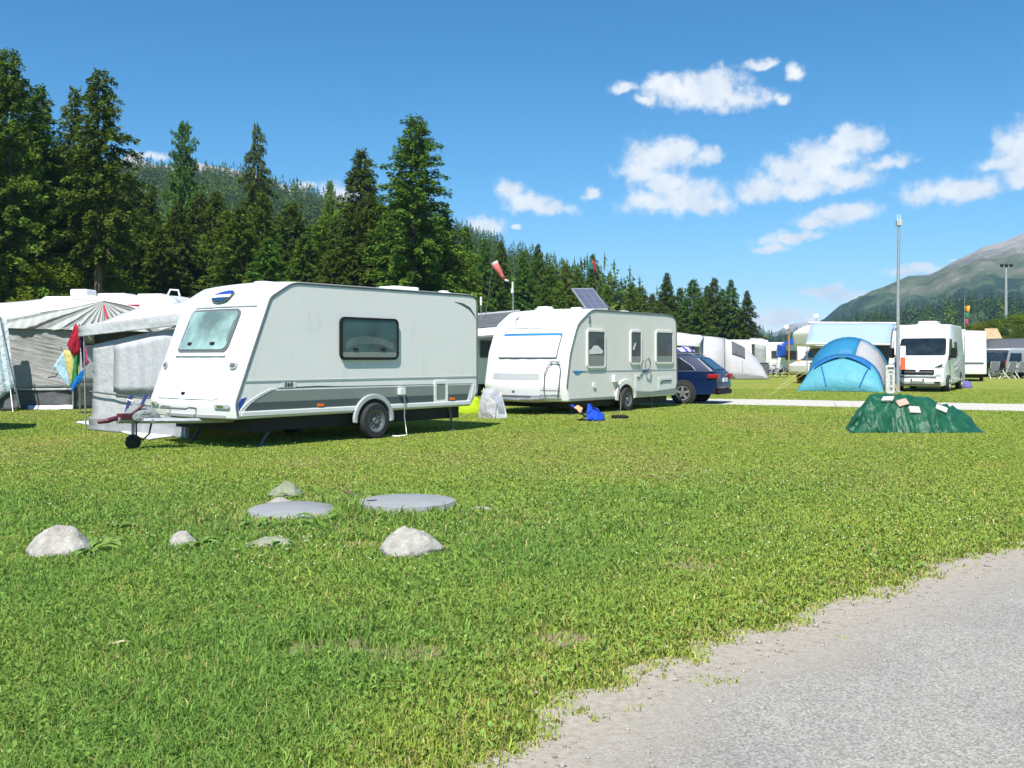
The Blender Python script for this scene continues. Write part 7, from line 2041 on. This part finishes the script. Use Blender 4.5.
stone('flat mossy stone almost buried in front of the overgrown cover', 270, 549, 0.20, 0.10, 0.06, 13, m_mossy, 0.2)
stone('low flat pale stone touching the back edge of the overgrown cover', 279, 508, 0.12, 0.08, 0.07, 15, m_stone, 0.2)
stone('low flat pale stone lying between the two round covers', 349, 510, 0.11, 0.07, 0.055, 17, m_stone, 0.2)
stone('flat sliver of pale stone beyond the outer side of the round concrete cover', 482, 513, 0.13, 0.05, 0.04, 19, m_stone, 0.1)
m_conc = paint('concrete_cover', (0.265, 0.275, 0.28), 0.75, var=0.08, vscale=6, bump=0.35, bscale=60, dirt=((0.22, 0.22, 0.20), 0.3))
m_edge = paint('rough_concrete_rim', (0.30, 0.30, 0.29), 0.9, var=0.3, vscale=30, bump=1.0, bscale=50)
cv = thing('manhole_cover', 'round grey concrete manhole cover standing clear of the grass', 'manhole cover', COVERS[0][0], rad(0), 'round concrete covers in the lawn')
mb = MB(); mb.lathe([(0.40, 0.085), (0.435, 0.085), (0.44, 0.075), (0.44, -0.02), (0.40, -0.02)], (0, 0, 0), (0, 0, 1), 48); mb.build('rim', m_edge, cv, smooth=40)
mb = MB(); mb.lathe([(0.001, 0.060), (0.43, 0.060), (0.43, 0.093), (0.42, 0.098), (0.001, 0.100)], (0, 0, 0), (0, 0, 1), 48); mb.build('lid', m_conc, cv, smooth=40)
mb = MB(); mb.box((-0.31, -0.04, 0.101), (0.09, 0.03, 0.006), Matrix.Rotation(0.4, 3, 'Z')); mb.build('lifting_slot', M['black'], cv)
cv = thing('manhole_cover', 'round grey manhole cover half overgrown by weeds and grass', 'manhole cover', COVERS[1][0], 0, 'round concrete covers in the lawn')
cv.rotation_euler = (rad(3.0), rad(1.5), 0); cv.location.z = 0.02; cv.scale = (0.94, 0.94, 1)
mb = MB(); mb.lathe([(0.001, -0.03), (0.41, -0.03), (0.41, 0.040), (0.40, 0.048), (0.001, 0.050)], (0, 0, 0), (0, 0, 1), 48); mb.build('lid', m_conc, cv, smooth=40)
def weed(label, u, v, seed, nl=11, ln=0.17, flat=0.6):
    g = random.Random(seed)
    mb = MB()
    for k in range(nl):
        a = 6.283 * k / nl + g.uniform(-0.3, 0.3); L = ln * g.uniform(0.65, 1.2); w_ = L * g.uniform(0.15, 0.22); up = g.uniform(0.5, 1.2) * (1 - flat * 0.5)
        d = Vector((math.cos(a), math.sin(a), 0)); s_ = Vector((-d.y, d.x, 0))
        vs = []
        prof = [(0, 0.15), (0.15, 0.35), (0.4, 0.95), (0.65, 1.0), (0.85, 0.6), (1.0, 0.02)]
        for t_, q in prof:
            c_ = d * (L * t_) + Vector((0, 0, L * (up * t_ - up * 0.75 * t_ * t_) + 0.015))
            vs += [c_ - s_ * w_ * q + Vector((0, 0, w_ * q * 0.35)), c_, c_ + s_ * w_ * q + Vector((0, 0, w_ * q * 0.35))]
        fs = []
        for i_ in range(len(prof) - 1):
            for j_ in range(2): fs.append((i_ * 3 + j_, (i_ + 1) * 3 + j_, (i_ + 1) * 3 + j_ + 1, i_ * 3 + j_ + 1))
        mb.add(vs, fs)
    o = mb.build('weed', M['weed'], fix=False, smooth=60)
    o.location = gp(u, v); return tag(o, label, 'weed', 'broad leaved weeds among the stones')
m, t, b, o_ = newmat('weed_leaf')
n = noise(t, 9, 3, 0.5); cc = ramp(t, n.outputs['Fac'], [(0.3, (0.15, 0.28, 0.045)), (0.7, (0.26, 0.40, 0.085))]); t.links.new(cc, b.inputs['Base Color']); b.inputs['Roughness'].default_value = 0.45
tr = nd(t, 'ShaderNodeBsdfTranslucent'); t.links.new(cc, tr.inputs['Color']); ms = nd(t, 'ShaderNodeMixShader'); ms.inputs[0].default_value = 0.3
t.links.new(b.outputs[0], ms.inputs[1]); t.links.new(tr.outputs[0], ms.inputs[2]); t.links.new(ms.outputs[0], o_.inputs['Surface']); M['weed'] = m
WEEDS = [(88, 556, 'broad leaved weed at the foot of the big rounded stone', 0.20), (104, 550, 'broad leaved weed a step beside the big rounded stone', 0.17), (146, 541, 'broad leaved weed spreading in the grass before the small pale stone', 0.11), (200, 548, 'broad leaved weed tucked against the small pale stone', 0.15), (258, 529, 'leafy weed covering the near edge of the overgrown cover', 0.19), (298, 529, 'leafy weed in the middle of the near rim of the overgrown cover', 0.17), (322, 527, 'leafy weed by the corner of the overgrown cover', 0.20), (340, 520, 'leafy weed standing between the two covers', 0.19), (356, 514, 'small leafy weed touching the round concrete cover', 0.15), (282, 548, 'weed growing over the flat buried mossy stone', 0.12), (292, 500, 'weed hanging over the mossy stone behind the cover', 0.13), (126, 530, 'low weed between tufts beyond the big rounded stone', 0.11)]
for k, (u, v, lab, ln) in enumerate(WEEDS): weed(lab, u, v, 40 + k, 9, ln * 1.0, 0.1)
mb = MB(); mb.add([(-0.09, 0, 0.03), (-0.02, -0.03, 0.045), (0.07, -0.01, 0.05), (0.10, 0.02, 0.04), (0.03, 0.04, 0.05), (-0.05, 0.025, 0.04)], [(0, 1, 2, 3, 4, 5)])
o = mb.build('dead_leaf', paint('dead_leaf', (0.55, 0.45, 0.28), 0.8, var=0.2), fix=False, solid=0.003); o.location = gp(118, 650) + Vector((0, 0, 0.012)); o.rotation_euler = (0, 0, 0.3); o.scale = (0.55, 0.55, 0.55)
tag(o, 'pale dry leaf lying on the grass', 'leaf')
mb = MB(); mb.tube([(-0.10, 0.02, 0.10), (-0.02, 0, 0.07), (0.06, 0.01, 0.05), (0.12, -0.02, 0.06)], [0.008, 0.012, 0.010, 0.005], 6); mb.tube([(-0.02, 0, 0.07), (-0.06, 0.03, 0.14)], 0.006, 5)
o = mb.build('twig', m_bark); o.location = gp(352, 501); tag(o, 'dark twig lying by the round concrete cover', 'twig')
